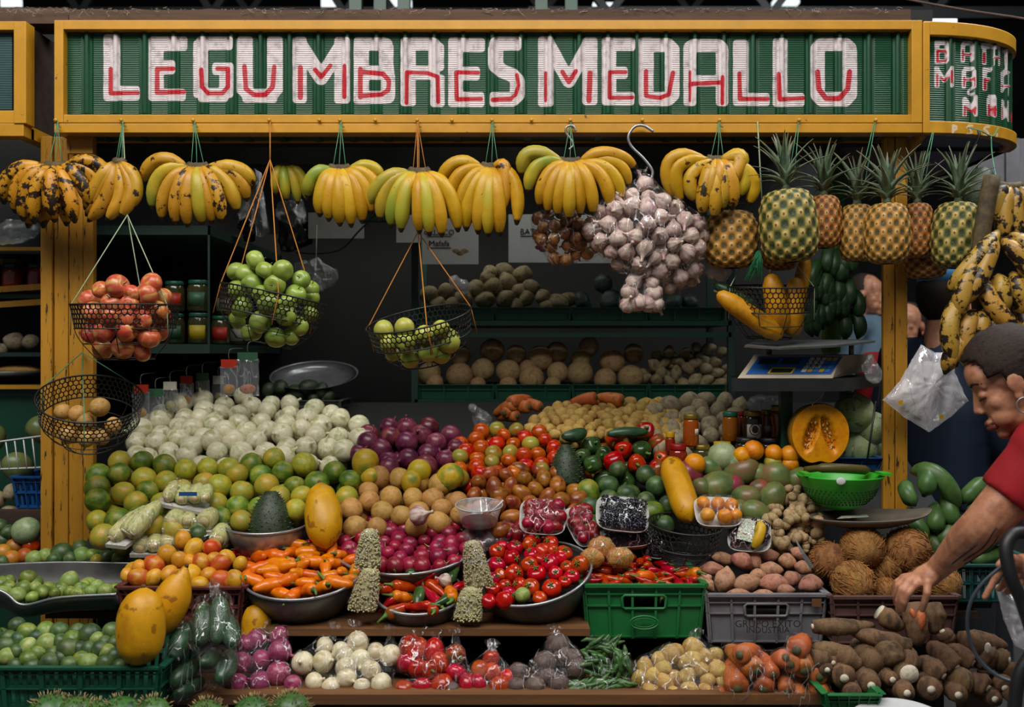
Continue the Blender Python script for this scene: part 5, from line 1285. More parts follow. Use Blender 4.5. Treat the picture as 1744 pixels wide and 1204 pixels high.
banana_mat('banana_greenish', 'A38E30', 'B69C36', '4A3A18', .74, 30, '708632', .75)
banana_mat('banana_spotted', 'B07A24', 'C08C34', '24180E', .505, 40)
banana_mat('banana_speckled', 'AC7E28', 'BE9036', '2E1C10', .575, 36, '8C9434', .1)
banana_mat('plantain_black', '9E7A34', 'AE8A42', '1E1610', .50, 34)
banana_mat('plantain_green', '1F3A1E', '2C4A28', '141E10', .8, 26)
plain('banana_crown', '5A4A2A', 0.75, 0.6, 40, 0.4, c2='2E2418')
def banana(parent, a, c, b, r, mat, name='banana', seed=0):
 pts = bez(a, c, b, 13); rad = []; rg = random.Random(seed)
 for i in range(13):
  u = i / 12
  q = (.34 + .66 * min(1, u / .26) ** .8) if u < .26 else (1.0 if u < .74 else (1 - ((u - .74) / .26) ** 2.2 * .66)); rad.append(r * q)
 d = (pts[-1] - pts[-2]).normalized(); pts.append(pts[-1] + d * r * .16); rad.append(r * .24); pts.append(pts[-1] + d * r * .12); rad.append(r * .20)
 ph = rg.uniform(0, 6.3)
 mb = MB(); mb.tube(pts, rad, 15, shape=lambda an, u: 1 + .055 * math.cos(5 * an + ph))
 k = len(pts); mb.att = {'t': [i / (k - 1) * 1.0 if i < 13 else 1.0 for i in range(k) for _ in range(15)]}
 vals = []
 for i in range(k):
  u = i / 12 if i < 13 else 1.0
  vals += [u] * 15
 mb.att = {'t': vals}
 return mb.build(name, mat, parent)
def twine(parent, top, anchors, mat, r=.0011, name='twine'):
 mb = MB()
 for j, an in enumerate(anchors):
  mid = (Vector(top) + Vector(an)) / 2 + Vector((.002 * (j % 2), 0, 0)); mb.tube([top, mid, an], r, 5)
 mb.tube([Vector(top) + Vector((0, 0, .004)), Vector(top) + Vector((.004, -.004, -.004)), Vector(top) + Vector((-.003, -.005, -.010)), Vector(top) + Vector((.012, -.004, -.016))], r * 1.4, 5)
 return mb.build(name, mat, parent)
def hand(crown, tips, nail, mats, label, Y=2.845, r=12.0, seed=1, back=(), tw='twine_green', bulge=.05, cw=.030):
 """crown, tips and nail in photo pixels; bananas fan out of the crown and curve down"""
 C = P(*crown, Y); rg = random.Random(seed); rm = m(r, Y)
 low = max(t[1] for t in tips); t = empty('banana_hand', P(crown[0], low, Y), label, 'bananas', 'hands of bananas hung from the sign')
 half = max(abs(q[0] - crown[0]) for q in tips) + 1
 cb = MB(); pts = []
 for i in range(9):
  u = -1 + i / 4; pts.append(C + Vector((u * cw, .004 * abs(u), .012 * u * u - .004)))
 cb.tube(pts, [.009, .012, .014, .015, .016, .015, .014, .012, .009], 10, shape=lambda an, u: 1 + .08 * math.sin(an * 5 + u * 21)); cb.build('crown', 'banana_crown', t)
 for i, tp in enumerate(tips):
  x, y = tp[0], tp[1]; s = (x - crown[0]) / half
  dep = Y - .012 - rg.uniform(0, .014) + .035 * s * s
  tip = P(x, y, dep); st = C + Vector((s * cw * .95, -.006, -.004))
  mid = (st + tip) / 2; dx = tip.x - st.x
  if len(tp) > 3: ctrl = P(tp[3], tp[4], Y - .02)
  else: ctrl = mid + Vector((dx * .42, -bulge * (1 - .7 * abs(s)), abs(dx) * .36 + .012))
  banana(t, st, ctrl, tip, rm * rg.uniform(.92, 1.08), tp[2] if len(tp) > 2 and tp[2] else rg.choice(mats), seed=i)
 for i, tp in enumerate(back):
  x, y = tp[:2]; s = (x - crown[0]) / half; tip = P(x, y, Y + .05); st = C + Vector((s * cw, .015, 0)); dx = tip.x - st.x
  banana(t, st, (st + tip) / 2 + Vector((dx * .4, .02, abs(dx) * .35 + .01)), tip, rm * .95, rg.choice(mats), seed=i + 50)
 if nail: twine(t, P(*nail, SY - .012), [C + Vector((-cw * .6, 0, .004)), C + Vector((0, -.006, .004)), C + Vector((cw * .6, 0, .006))], tw)
 return t
def zz(reg, lst): return [tuple(zc(reg, q[0], q[1])) + tuple(q[2:3]) + (tuple(zc(reg, q[3], q[4])) if len(q) > 3 else ()) for q in lst]
BS, BY, BG, BK = 'banana_spotted', 'banana_yellow', 'banana_greenish', 'banana_speckled'
hand(zc('T1', 275, 820), zz('T1', [(20, 1000), (75, 1045), (115, 1085), (170, 1100), (270, 1090), (370, 1095), (440, 1010), (500, 965), (522, 880)]), (98, 208), [BS], 'very ripe black-blotched bananas hanging over the wide post', r=13.5, seed=1, back=zz('T1', [(140, 1120), (215, 1120), (330, 1110), (60, 1020)]))
hand(zc('T1', 590, 800), zz('T1', [(425, 1030, BK, 480, 900), (430, 1062, BK, 520, 920), (442, 1090, BK, 560, 980), (530, 1085, BK, 640, 980), (600, 1068, BK, 700, 940), (652, 1025, BK, 715, 880)]), (209, 207), [BK], 'small slanting cluster of ripe bananas beside the wide post', r=12, seed=2, cw=.014, bulge=.03)
hand(zc('T1', 978, 825), zz('T1', [(705, 900, BK, 760, 720), (752, 1030, BG, 750, 800), (800, 1085), (868, 1105), (928, 1115), (1000, 1105, BG), (1048, 1100), (1100, 1095, BS), (1172, 1045, BK), (1222, 990, BK), (1240, 930, BK, 1240, 800)]), (331, 208), [BK], 'wide hand of speckled bananas with one green finger near the wide post', r=12.5, seed=3)
hand((482, 282), [(470, 330, BG), (488, 340, BG), (507, 345, BG), (523, 340, BG)], None, [BG], 'green bananas half hidden behind the hanging twine', Y=3.05, r=9, seed=4, cw=.02)
hand((578, 287), [(524, 335, BG), (545, 366), (560, 374), (579, 382), (598, 384), (617, 378), (632, 362), (643, 340), (648, 308, BG)], (580, 208), [BY], 'hand of clean yellow bananas under the letter M', r=12, seed=5)
hand(zc('T2', 390, 850), zz('T2', [(140, 1020, BG, 190, 850), (195, 1085, BG), (250, 1120, BG), (300, 1140), (390, 1148), (440, 1158), (500, 1165), (580, 1140)]), (711, 208), [BY], 'low hand of bananas with three green fingers under the letter R', Y=2.825, r=12.5, seed=6, tw='twine_orange')
hand(zc('T2', 748, 825), zz('T2', [(490, 920, BY, 540, 740), (545, 985), (590, 1070), (622, 1135), (680, 1150), (730, 1165), (787, 1160), (795, 1055, BK, 850, 760), (872, 1105, BY, 900, 850)]), (838, 208), [BY, BK], 'uneven hand of yellow bananas under the letter S', r=12.5, seed=7)
hand(zc('T2', 1135, 800), zz('T2', [(900, 865, BG, 880, 680), (930, 950, BG, 940, 760), (985, 1020), (1025, 1050), (1075, 1065), (1130, 1082), (1185, 1065), (1250, 1058), (1335, 1025), (1390, 988), (1425, 920), (1462, 828, BY, 1320, 700)]), (971, 210), [BY], 'largest round hand of yellow bananas, on a hook under MEDALLO', Y=2.83, r=12, seed=8)
hand(zc('T3', 225, 790), zz('T3', [(5, 985, BY, -100, 690), (50, 1000, BY, -60, 760), (120, 995, BK, 30, 850), (185, 1012), (228, 975), (265, 938, BK, 420, 720), (330, 972, BY, 430, 820), (285, 885, BY, 420, 720), (250, 1035), (300, 1030), (380, 1010, BY, 470, 850), (150, 1060), (210, 1075)]), (1224, 208), [BK], 'bananas with tips turned outward, between garlic and pineapples', Y=2.83, r=12.5, seed=9)
o = MB().tube(spl([P(*zc('T2', x, y), 2.895) for x, y in ((1550, 652), (1500, 622), (1455, 628), (1425, 675), (1440, 725), (1500, 785), (1543, 845), (1535, 890), (1510, 912))], 6), .0042, 8).build('s_hook', 'steel'); tag(o, 'large bent steel hook holding the garlic', 'hook')
o = MB().tube(spl([P(*zc('T2', x, y), 2.90) for x, y in ((1165, 650), (1150, 622), (1120, 628), (1115, 655), (1140, 690), (1150, 720), (1130, 740))], 6), .003, 8).build('s_hook', 'steel'); tag(o, 'small steel hook above the largest banana hand', 'hook')
# ---------------------------------------------------------------- plantain bunch at the edge of the picture
bt = empty('plantain_bunch', P(1690, 640, 2.62), 'hanging bunch of blackened plantains above the woman', 'plantains')
st = [P(1690, 300, 2.66), P(1672, 400, 2.66), P(1668, 480, 2.66), P(1672, 560, 2.67)]
MB().tube(spl(st, 5), .022, 10).build('stalk', 'banana_crown', bt)
PLT = [((1672, 470), (1680, 520), (1722, 548)), ((1700, 470), (1705, 490), (1708, 522)), ((1724, 465), (1742, 500), (1738, 530)), ((1655, 500), (1595, 530), (1632, 602)), ((1662, 530), (1636, 555), (1650, 610)), ((1672, 530), (1668, 560), (1676, 592)), ((1690, 540), (1700, 570), (1704, 600)), ((1662, 560), (1625, 585), (1618, 622)), ((1700, 395), (1665, 440), (1628, 480)), ((1690, 400), (1690, 440), (1650, 500)), ((1705, 410), (1745, 430), (1748, 470)), ((1720, 400), (1760, 420), (1775, 450)), ((1680, 420), (1640, 470), (1640, 520)), ((1735, 520), (1765, 560), (1750, 600)), ((1715, 540), (1730, 580), (1722, 610))]
for i, (a, c, b) in enumerate(PLT):
 b = (b[0] + (b[0] - a[0]) * .18, b[1] + (b[1] - a[1]) * .18)
 banana(bt, P(*a, 2.64), P(*c, 2.585), P(*b, 2.60 + .02 * (i % 3)), m(15.5, 2.6), 'plantain_black', 'plantain', i)
hand((1722, 318), [(1696, 380, 'plantain_black', 1690, 330), (1712, 410, 'plantain_black', 1702, 350), (1735, 418, 'plantain_black', 1730, 350), (1760, 412, 'plantain_black', 1765, 345), (1785, 390, 'plantain_black', 1800, 330)], None, ['plantain_black'], 'blackened plantain hand at the picture edge above the woman', Y=2.70, r=14, seed=14)
MB().tube(spl([P(1688, 230, 2.95), P(1690, 265, 2.9), P(1700, 320, 2.7)], 5), .0016, 6).build('twine', 'twine_green', bt)
MB().tube(spl([P(1640, 215, 2.95), P(1668, 222, 2.9), P(1690, 232, 2.93), P(1700, 218, 2.95)], 5), .0018, 6).build('twine', 'twine_green', bt)
mb = MB(); p = P(1668, 338, 2.95); mb.lathe(round_prof(m(26, 2.95), 2.1, 14, pear=-.12), 20, Matrix.Translation(p) @ Matrix.Rotation(.15, 4, 'Y')); o = mb.build('gourd', 'skin_avocado'); tag(o, 'dark green oval gourd hanging behind the last pineapple', 'gourd')
o = MB().tube(spl([P(1655, 210, 2.96), P(1668, 228, 2.94), P(1660, 250, 2.95), P(1648, 275, 2.95)], 5), .004, 7).build('cable_loop', 'cable_black'); tag(o, 'black cable loop hooked over the corner sign rail', 'cable')
# ---------------------------------------------------------------- pineapples
def pine_mat(name, eye, rim, groove, grn):
 n = NT(name); e = n.attr('eye'); v = n.coords(); f = n.noise(v, 16, 3); g = n.noise(v, 110, 4)
 col = n.ramp(e, [(.0, lin(groove)), (.26, lin(groove)), (.42, lin(rim)), (.62, lin(eye)), (.88, lin('C8A868')), (.97, lin('3A2814'))])
 col = n.mix(n.maprange(f, .45, .68, 0, .55), col, lin(grn)); col = n.mix(n.maprange(g, .58, .7, 0, .6), col, lin('3A2814'))
 n.bump(g, .35, .002); return n.done(col, .55, .4)
pine_mat('pineapple_gold', 'B87E2C', '8E6A28', '3A3A18', 'A06A24')
pine_mat('pineapple_green', 'A08A3C', '4E5A26', '1F2A12', '6A6A2C')
pine_mat('pineapple_orange', 'B06A22', '9A5A20', '4A3414', '8A4A1C')
n = NT('pineapple_leaf'); v = n.coords(); f = n.noise(v, 30, 3); col = n.ramp(f, [(.3, lin('44523C')), (.7, lin('6A7A60'))]); col = n.mix(n.maprange(n.attr('t'), .7, 1.0, 0, .6), col, lin('7A6A48')); n.done(n.hsv(col, .2, .015), .5)
def pine_body(mat, seed):
 mb = MB(); nu, nv = 110, 76; V = []; eye = []; rg = random.Random(seed)
 for j in range(nv + 1):
  t = j / nv; ph = PI * t; q = max(.05, math.sin(ph)) ** .42 * (1 - .06 * (t - .4)); z = -1.22 * math.cos(ph) * (1 - .08 * abs(math.cos(ph)) ** 3)
  for i in range(nu):
   a = 2 * PI * i / nu; u = 11 * a + t * 38; w = 11 * a - t * 38
   f = (math.cos(u) + math.cos(w)) / 2; e = max(0, (f + 1) / 2); fade = min(1, math.sin(ph) * 2)
   r = q * (1 + .075 * (e ** 1.3 - .5) * fade + (.02 if e > .95 else 0))
   V.append((r * math.cos(a), r * math.sin(a), z)); eye.append(e)
 Fs = [(j * nu + i, j * nu + (i + 1) % nu, (j + 1) * nu + (i + 1) % nu, (j + 1) * nu + i) for j in range(nv) for i in range(nu)]
 mb.add(V, Fs); mb.att = {'eye': eye}; return mb.mesh('fruit_body', mat)
PB = {k: pine_body('pineapple_' + k, i) for i, k in enumerate(('gold', 'green', 'orange'))}
def pine_leaf(L, w, bend, seed):
 mb = MB(); V = []; at = []; k = 8
 for i in range(k + 1):
  t = i / k; z = L * (t - .18 * bend * t * t); y = bend * L * .75 * t ** 2.1; ww = w * (1 - t) ** .65 * (.8 + .5 * math.sin(PI * min(1, t * 1.4))) + .0004
  V += [(-ww, y - ww * .45, z), (0, y, z), (ww, y - ww * .45, z), (0, y + .0016, z)]; at += [t] * 4
 Fs = []
 for i in range(k):
  a = i * 4; b = a + 4; Fs += [(a, a + 1, b + 1, b), (a + 1, a + 2, b + 2, b + 1), (a + 2, a + 3, b + 3, b + 2), (a + 3, a, b, b + 3)]
 mb.add(V, Fs); mb.att = {'t': at}; return mb.mesh('leaf', 'pineapple_leaf')
PL = [pine_leaf(.105, .0085, .15, 0), pine_leaf(.115, .0090, .45, 1), pine_leaf(.10, .0085, .85, 2), pine_leaf(.075, .0075, 1.1, 3)]
def pineapple(cx, cy, rx, ry, Y, matk, label, seed, tilt=0.0, crown=1.0, nl=26, string=None):
 c = P(cx, cy, Y); rg = random.Random(seed); t = empty('pineapple', c - Vector((0, 0, m(ry, Y))), label, 'pineapple', 'pineapples hung from the sign')
 b = put('fruit_body', PB[matk], Vector((0, 0, m(ry, Y))), Matrix.Rotation(tilt, 3, 'Y').to_quaternion() @ Matrix.Rotation(rg.uniform(0, 6), 3, 'Z').to_quaternion(), (m(rx, Y), m(rx, Y), m(ry, Y) / 1.2), t)
 top = Vector((math.sin(tilt) * m(ry, Y), 0, m(ry, Y) + math.cos(tilt) * m(ry, Y) * .92))
 if crown: cr = MB().tube([c - Vector((0, 0, m(ry, Y))) + top - Vector((0, 0, .01)), c - Vector((0, 0, m(ry, Y))) + top + Vector((0, 0, .035))], [.016, .006], 8).build('crown', 'pineapple_leaf', t)
 for i in range(nl if crown else 0):
  u = i / nl; az = i * 2.39996 + rg.uniform(-.2, .2); me = PL[min(3, int((1 - u) * 4))] ; lean = .08 + .60 * (1 - u)
  q = Matrix.Rotation(tilt, 3, 'Y').to_quaternion() @ Matrix.Rotation(az, 3, 'Z').to_quaternion() @ Matrix.Rotation(-lean * .8, 3, 'X').to_quaternion()
  put('leaf', me, top + Vector((0, 0, .03 * u)), q, crown * 1.28 * rg.uniform(.85, 1.15), cr)
 if string: MB().tube([P(string[0], string[1], SY - .012), P(cx, cy - ry - 18, Y)], .0012, 5).tube([P(string[0] + 2, string[1], SY - .012), P(cx + 9, cy - ry - 10, Y)], .0012, 5).build('twine', 'twine_green', t)
 return t
pineapple(1245, 408, 46, 52, 2.90, 'gold', 'golden pineapple below the outward banana hand, beside the garlic', 1, crown=0.55, nl=14)
pineapple(1343, 385, 49, 66, 2.80, 'green', 'greenish pineapple, largest of the pair under the sign end', 2, tilt=-.08, string=(1359, 207), crown=1.0)
pineapple(1403, 378, 30, 48, 2.90, 'orange', 'small orange pineapple beside the greenish one', 3, crown=.95)
pineapple(1328, 432, 30, 30, 2.97, 'orange', 'shaded orange pineapple underneath the greenish one', 4, crown=0, nl=0)
pineapple(1460, 397, 31, 52, 2.90, 'gold', 'golden pineapple pressed against the front one, over the scale', 5, string=(1489, 208), crown=.95)
pineapple(1511, 398, 38, 55, 2.80, 'gold', 'golden pineapple in front, hanging over the narrow post', 6, crown=1.05, nl=30)
pineapple(1562, 393, 28, 50, 2.90, 'orange', 'orange pineapple wedged between two others over the post', 7, string=(1588, 225), crown=.95)
pineapple(1629, 401, 41, 60, 2.82, 'green', 'greenish pineapple at the end of the row beside the gourd', 8, tilt=.05, crown=1.0)
pineapple(1576, 443, 36, 34, 2.96, 'orange', 'brownish pineapple hanging low behind the row', 9, crown=0, nl=0)
# ---------------------------------------------------------------- garlic in nets
def garlic_mesh(seed):
 r = .024; prof = [(r * .25, -r * .82), (r * .6, -r * .80), (r * .92, -r * .5), (r, -r * .1), (r * .9, r * .3), (r * .6, r * .65), (r * .3, r * .95), (r * .17, r * 1.25), (r * .15, r * 1.6), (r * .2, r * 1.75)]
 mb = MB(); mb.lathe(prof, 30, None, lobes=7 + seed, lobe_amp=.055, nz=.001, seed=seed); return mb.mesh('garlic_bulb', 'skin_garlic')
kind('garlic', 'garlic_bulb', [garlic_mesh(s) for s in range(3)], .0235)
def gsurf(cx, cy, rx, ry, Y, b):
 return lambda px, py: P(px, py, Y - b * math.sqrt(max(0, 1 - ((px - cx) / rx) ** 2 - ((py - cy) / ry) ** 2)))
GP = [(1070, 322), (1100, 312), (1130, 345), (1180, 372), (1192, 400), (1190, 440), (1170, 470), (1145, 470), (1130, 440), (1090, 445), (1040, 430), (1012, 400), (1015, 368), (1045, 345)]
ga = pile([('garlic', 1)], GP, 1.15, gsurf(1100, 390, 100, 85, 2.90, .10), 'purplish white garlic bulb in the big hanging net', 'garlic', 'garlic bulbs in the big net', 51, back=1.5)
gsp = [(o.location.copy(), .027) for o in ga]
bag_around('garlic_net', gsp, 'big clear net of garlic bulbs on the steel hook', 'net', 'cling_film', .75, P(1092, 300, 2.86), None, .003, 9.0)
for k, (lst, lab) in enumerate((([(1455, 290, 42), (1430, 345, 44), (1478, 392, 46), (1422, 402, 40)], 'small clear bag of garlic hanging under the net, next to the shelves'), ([(1540, 300, 38), (1550, 345, 44), (1525, 395, 44), (1565, 405, 38)], 'small clear bag of garlic hanging under the net, next to the squash basket'))):
 ob = placed([('garlic', 1)], 'B', lst, lambda px, py: P(px, py, 2.84), 'garlic bulb in the ' + lab.split(' hanging')[0] + ('' if k == 0 else ', second of the pair'), 'garlic', 'garlic bulbs in the small bags', 52 + k, extremes=False)
 bag_around('garlic_bag', [(o.location.copy(), m(q[2] * K1, 2.84)) for o, q in zip(ob, lst)], lab, 'bag', 'cling_film', .5, zP('B', lst[0][0] + 10, 200, 2.84), 'small garlic bags', .004, 12.0 + k)
sh = pile([('shallot', 1)], [(918, 372), (960, 362), (1010, 370), (1015, 415), (985, 430), (940, 425), (918, 405)], 1.2, gsurf(965, 395, 55, 40, 2.95, .05), 'brown shallot hanging in the bunch beside the garlic', 'shallot', 'shallots hanging beside the garlic', 54, back=1.4)
bag_around('shallot_net', [(o.location.copy(), .021) for o in sh], 'clear net of brown shallots behind the largest banana hand', 'net', 'cling_film', .7, P(968, 345, 2.93), None, .003, 15.0)
# ---------------------------------------------------------------- wire baskets
def basket(cx, cy, rx, Y, tilt, roll, band, depth, label, strings=None, tw='twine_pale', bot=.52, nrib=9):
 c = P(cx, cy, Y); R0 = m(rx, Y); t_, r_ = math.radians(tilt), math.radians(roll)
 nrm = Vector((math.sin(r_), -math.sin(t_), math.cos(t_))).normalized()
 M = Matrix.Translation(c) @ nrm.to_track_quat('Z', 'Y').to_matrix().to_4x4(); H = m(band, Y); D = m(depth, Y)
 low = (M @ Vector((0, 0, -D))).z - .0; t = empty('wire_basket', (c.x, c.y, low - R0 * bot * abs(nrm.y)), label, 'basket', 'black wire baskets')
 rad = lambda z: R0 * (1 - .08 * min(1, -z / H)) if -z <= H else R0 * (.92 - (.92 - bot) * ((-z - H) / (D - H)) ** 1.5)
 def ring(z, w, nm):
  MB().tube([M @ Vector((rad(z) * math.cos(a), rad(z) * math.sin(a), z)) for a in [2 * PI * k / 56 for k in range(56)]], w, 6, closed=True).build(nm, 'black_wire', t)
 ring(0, .0026, 'rim'); ring(-H, .0022, 'band_ring'); ring(-D, .002, 'bottom_ring'); ring(-(H + D) / 2, .0012, 'middle_ring')
 ncol = int(round(2 * PI * R0 / .0155)); da = 2 * PI / ncol; hh = R0 * da / math.sqrt(3); nrow = max(2, int(round(H / (1.5 * hh)))); hh = H / (1.5 * nrow)
 mb = MB()
 for rw in range(nrow):
  z = -H + 1.5 * hh * (rw + .5)
  for k in range(ncol):
   a0 = (k + .5 * (rw % 2)) * da; out = []
   for sc in (1.0, .80):
    for j in range(6):
     an = PI / 6 + j * PI / 3; aa = a0 + sc * math.cos(an) * da / math.sqrt(3); zz_ = min(0, max(-H, z + sc * math.sin(an) * hh)); out.append(M @ Vector((rad(zz_) * math.cos(aa), rad(zz_) * math.sin(aa), zz_)))
   mb.add(out, [(j, (j + 1) % 6, 6 + (j + 1) % 6, 6 + j) for j in range(6)])
 o = mb.build('perforated_band', 'black_wire', t, False); s_ = o.modifiers.new('thick', 'SOLIDIFY'); s_.thickness = .0012
 for k in range(nrib):
  a = 2 * PI * k / nrib; MB().tube([M @ Vector((rad(z) * math.cos(a), rad(z) * math.sin(a), z)) for z in [-H - (D - H) * q / 6 for q in range(7)]], .0013, 5).build('rib_wire', 'black_wire', t)
 for k in range(3):
  a = PI * k / 3 + .2; q = R0 * bot; MB().tube([M @ Vector((q * math.cos(a), q * math.sin(a), -D)), M @ Vector((-q * math.cos(a), -q * math.sin(a), -D))], .0013, 5).build('bottom_wire', 'black_wire', t)
 if strings:
  top = P(*strings[0], strings[1]); 
  for a in strings[2]:
   MB().tube([top, M @ Vector((R0 * math.cos(a), R0 * math.sin(a), 0)), M @ Vector((R0 * 1.02 * math.cos(a), R0 * 1.02 * math.sin(a), -H * 1.3))], .0016, 5).build('string', tw, t)
  if len(strings) > 3: MB().tube([P(*strings[3], SY - .012), top], .002, 5).build('string', tw, t)
 return c, R0, M
def heap_in(c, R0, r=.034, band=.066, depth=.15, bot=.52):
 def f(px, py):
  w = P(px, py, c.y); z = c.z - w.z; k = .93 if z < band else .92 - (.92 - bot) * min(1, (z - band) / (depth - band)) ** 1.5
  Re = max(.02, R0 * k - r); dx = w.x - c.x
  if abs(dx) > Re: w = Vector((c.x + math.copysign(Re, dx), w.y, w.z)); px, py = proj(w); dx = w.x - c.x
  return P(px, py, c.y - math.sqrt(max(0, Re * Re - dx * dx)) * .97)
 return f
c, R0, M = basket(214, 519, 88, 2.80, 2, 0, 40, 92, 'black wire basket heaped with red apples', ((217, 366), 2.82, (3.3, 5.9, 1.6), (209, 207)))
placed([('apple_red', 1)], 'A', [(500, 330, 44), (585, 312, 62), (650, 350, 45), (750, 300, 56), (725, 355, 60), (850, 372, 56), (445, 385, 58), (555, 395, 58), (640, 405, 50), (775, 440, 60), (460, 440, 56), (545, 460, 58), (630, 475, 60), (420, 545, 52), (515, 540, 58), (630, 530, 60), (735, 565, 60), (825, 540, 46), (500, 625, 54), (610, 615, 58), (700, 635, 52), (700, 480, 52), (840, 460, 50)], heap_in(c, R0), 'streaky red apple in the hanging wire basket', 'apple', 'red apples in the wire basket', 61)
c, R0, M = basket(466, 502, 90, 2.76, -2, 12, 40, 84, 'black wire basket of green apples on orange twine', ((460, 272), 2.85, (3.3, 5.4, .9, 1.9), (460, 207)), 'twine_orange')
placed([('apple_green', 1)], 'A', [(1265, 185, 52), (1152, 240, 50), (1225, 255, 58), (1315, 235, 50), (1397, 235, 55), (1247, 305, 58), (1360, 305, 55), (1490, 280, 48), (1570, 325, 46), (1465, 350, 52), (1545, 370, 46), (1145, 330, 50), (1330, 400, 58), (1200, 420, 58), (1415, 455, 55), (1290, 490, 58), (1170, 480, 46), (1365, 565, 54), (1440, 560, 46), (1245, 540, 52), (1535, 450, 44), (1480, 510, 50), (1420, 400, 50), (1290, 350, 45)], heap_in(c, R0), 'pale green apple in the hanging wire basket', 'apple', 'green apples in the wire basket', 62)
c, R0, M = basket(713, 542, 91, 2.74, 14, -11, 36, 76, 'black wire basket of yellow-green guavas below the low banana hand', ((712, 395), 2.86, (3.6, 5.6, .8), (711, 207)), 'twine_orange')
placed([('guava', 1)], 'B', [(215, 530, 50), (315, 515, 50), (320, 590, 54), (420, 555, 50), (495, 525, 46), (535, 585, 62), (430, 640, 50), (345, 670, 48), (240, 600, 48), (260, 645, 42), (500, 650, 46)], heap_in(c, R0, .030, .06, .125), 'yellow-green guava in the hanging wire basket', 'guava', 'guavas in the wire basket', 63)
c, R0, M = basket(154, 678, 86, 2.72, 24, 10, 40, 84, 'nearly empty black wire basket hanging against the wide post', ((140, 600), 2.99, (.6, 2.6, 4.6)), 'twine_green')
placed([('tan', 1)], 'A', [(495, 910, 48), (385, 945, 44), (310, 935, 40), (430, 1065, 44), (500, 1060, 42), (340, 1050, 44), (560, 1000, 40), (420, 985, 44)], lambda px, py: P(px, py, 2.74), 'brownish yellow fruit in the nearly empty basket', 'fruit', 'fruit in the nearly empty basket', 64)
c, R0, M = basket(1312, 488, 72, 2.90, 6, 0, 42, 88, 'black wire basket of long yellow squashes above the scale', ((1300, 380), 2.95, (3.3, 5.9, 1.6), (1290, 207)), 'twine_pale')
fruit('skin_squash', 'B87A1E', 'C58A2A', 'A86C1C', 12, 0.5, '7A4A14', 60, 0.74, 0.05, 0.06, 0.006)
for i, (x, y, x2, y2, r, lab) in enumerate([(225, 345, 545, 565, 50, 'yellow squash slanting out of the basket towards the garlic'), (490, 250, 540, 540, 56, 'upright yellow squash in the middle of the basket'), (615, 265, 595, 560, 52, 'upright yellow squash beside the middle one'), (665, 165, 620, 420, 38, 'yellow squash tip rising at the back of the basket'), (215, 300, 420, 430, 34, 'dark zucchini beside the slanting yellow squash')]):
 a, b = zP('C', x, y, 2.84 + .02 * i), zP('C', x2, y2, 2.86 + .015 * i); d = b - a; r_ = m(r * K1, 2.86); t = empty('squash', Vector((b.x, b.y, b.z - r_)), lab, 'squash', 'squashes in the wire basket')
 MB().tube([a, a.lerp(b, .05), a.lerp(b, .2), a.lerp(b, .5), a.lerp(b, .8), a.lerp(b, .95), b], [r_ * .15, r_ * .6, r_ * .92, r_, r_ * 1.05, r_ * .75, r_ * .2], 16).build('flesh', 'skin_squash' if i < 4 else 'skin_cucumber', t)
 dn = d.normalized(); MB().tube([a + dn * .002, a - dn * .012], [r_ * .18, r_ * .1], 7).build('stem', 'stem_brown', t)
basket(1167, 892, 62, 2.70, 8, 4, 36, 62, 'empty black wire basket standing behind the small red peppers')
mb = MB(); rg = random.Random(9); top = zP('C', 435, 130, 2.86)
for i in range(70):
 q = top + Vector((rg.uniform(-.035, .004), rg.uniform(-.015, .015), -rg.uniform(.03, .08))); mb.tube([top.lerp(q, .1), top.lerp(q, .5) + Vector((rg.uniform(-.006, .006), 0, 0)), q + Vector((rg.uniform(-.012, .012), 0, -.012))], .0009, 3)
plain('fringe_green', '3E9A66', .4, .2); tag(mb.build('plastic_fringe', 'fringe_green'), 'tuft of shiny green plastic strips beside the squash basket', 'fringe', kind='stuff')
# ---------------------------------------------------------------- single fruits and packs on the stand
def big_fruit(name, a, b, r, mat, label, cat, Ya, Yb, prof=(.25, .7, .95, 1.0, .98, .8, .3), stem='stem_brown', nz=.05):
 a = P(*a, Ya); b = P(*b, Yb); R_ = m(r, (Ya + Yb) / 2); k = len(prof)
 t = empty(name, Vector((b.x, b.y, min(a.z, b.z) - R_ * .2)), label, cat); pts = []; rad = []; n = 20
 for i in range(n + 1):
  u = i / n; q = np.interp(u, [j / (k - 1) for j in range(k)], prof); q = q * (math.sin(PI * min(1, max(0.02, u))) ** .22 if u in (0, 1) else 1)
  pts.append(a.lerp(b, u)); rad.append(R_ * q)
 mb = MB().tube(pts, rad, 24); mb.v = [tuple(Vector(p) + Vector((1, 0, 0)) * mnoise.noise(Vector(p) * 14) * R_ * nz) for p in mb.v]
 mb.build('flesh', mat, t); d = (a - b).normalized()
 MB().tube([a - d * .002, a + d * .006], [R_ * .12, R_ * .08], 8).build('stem', stem, t); return t
PAP = (.12, .5, .75, .9, 1.0, 1.0, .96, .85, .6, .12)
big_fruit('papaya', (244, 1000), (236, 1136), 41, 'skin_papaya', 'large yellow papaya standing in front of the lime crate', 'papaya', 2.28, 2.27, (.15, .62, .82, .92, .98, 1.0, 1.0, .97, .88, .62, .1))
big_fruit('papaya', (318, 964), (262, 1090), 31, 'skin_papaya', 'pointed yellow papaya leaning behind the large one', 'papaya', 2.38, 2.36, (.08, .4, .66, .85, .97, 1.0, 1.0, .95, .8, .5, .1))
big_fruit('papaya', (438, 1030), (434, 1115), 25, 'skin_papaya', 'short papaya end under the bowl of orange chilies', 'papaya', 2.55, 2.53, (.55, .82, .95, 1, 1, 1, .95, .7, .2))
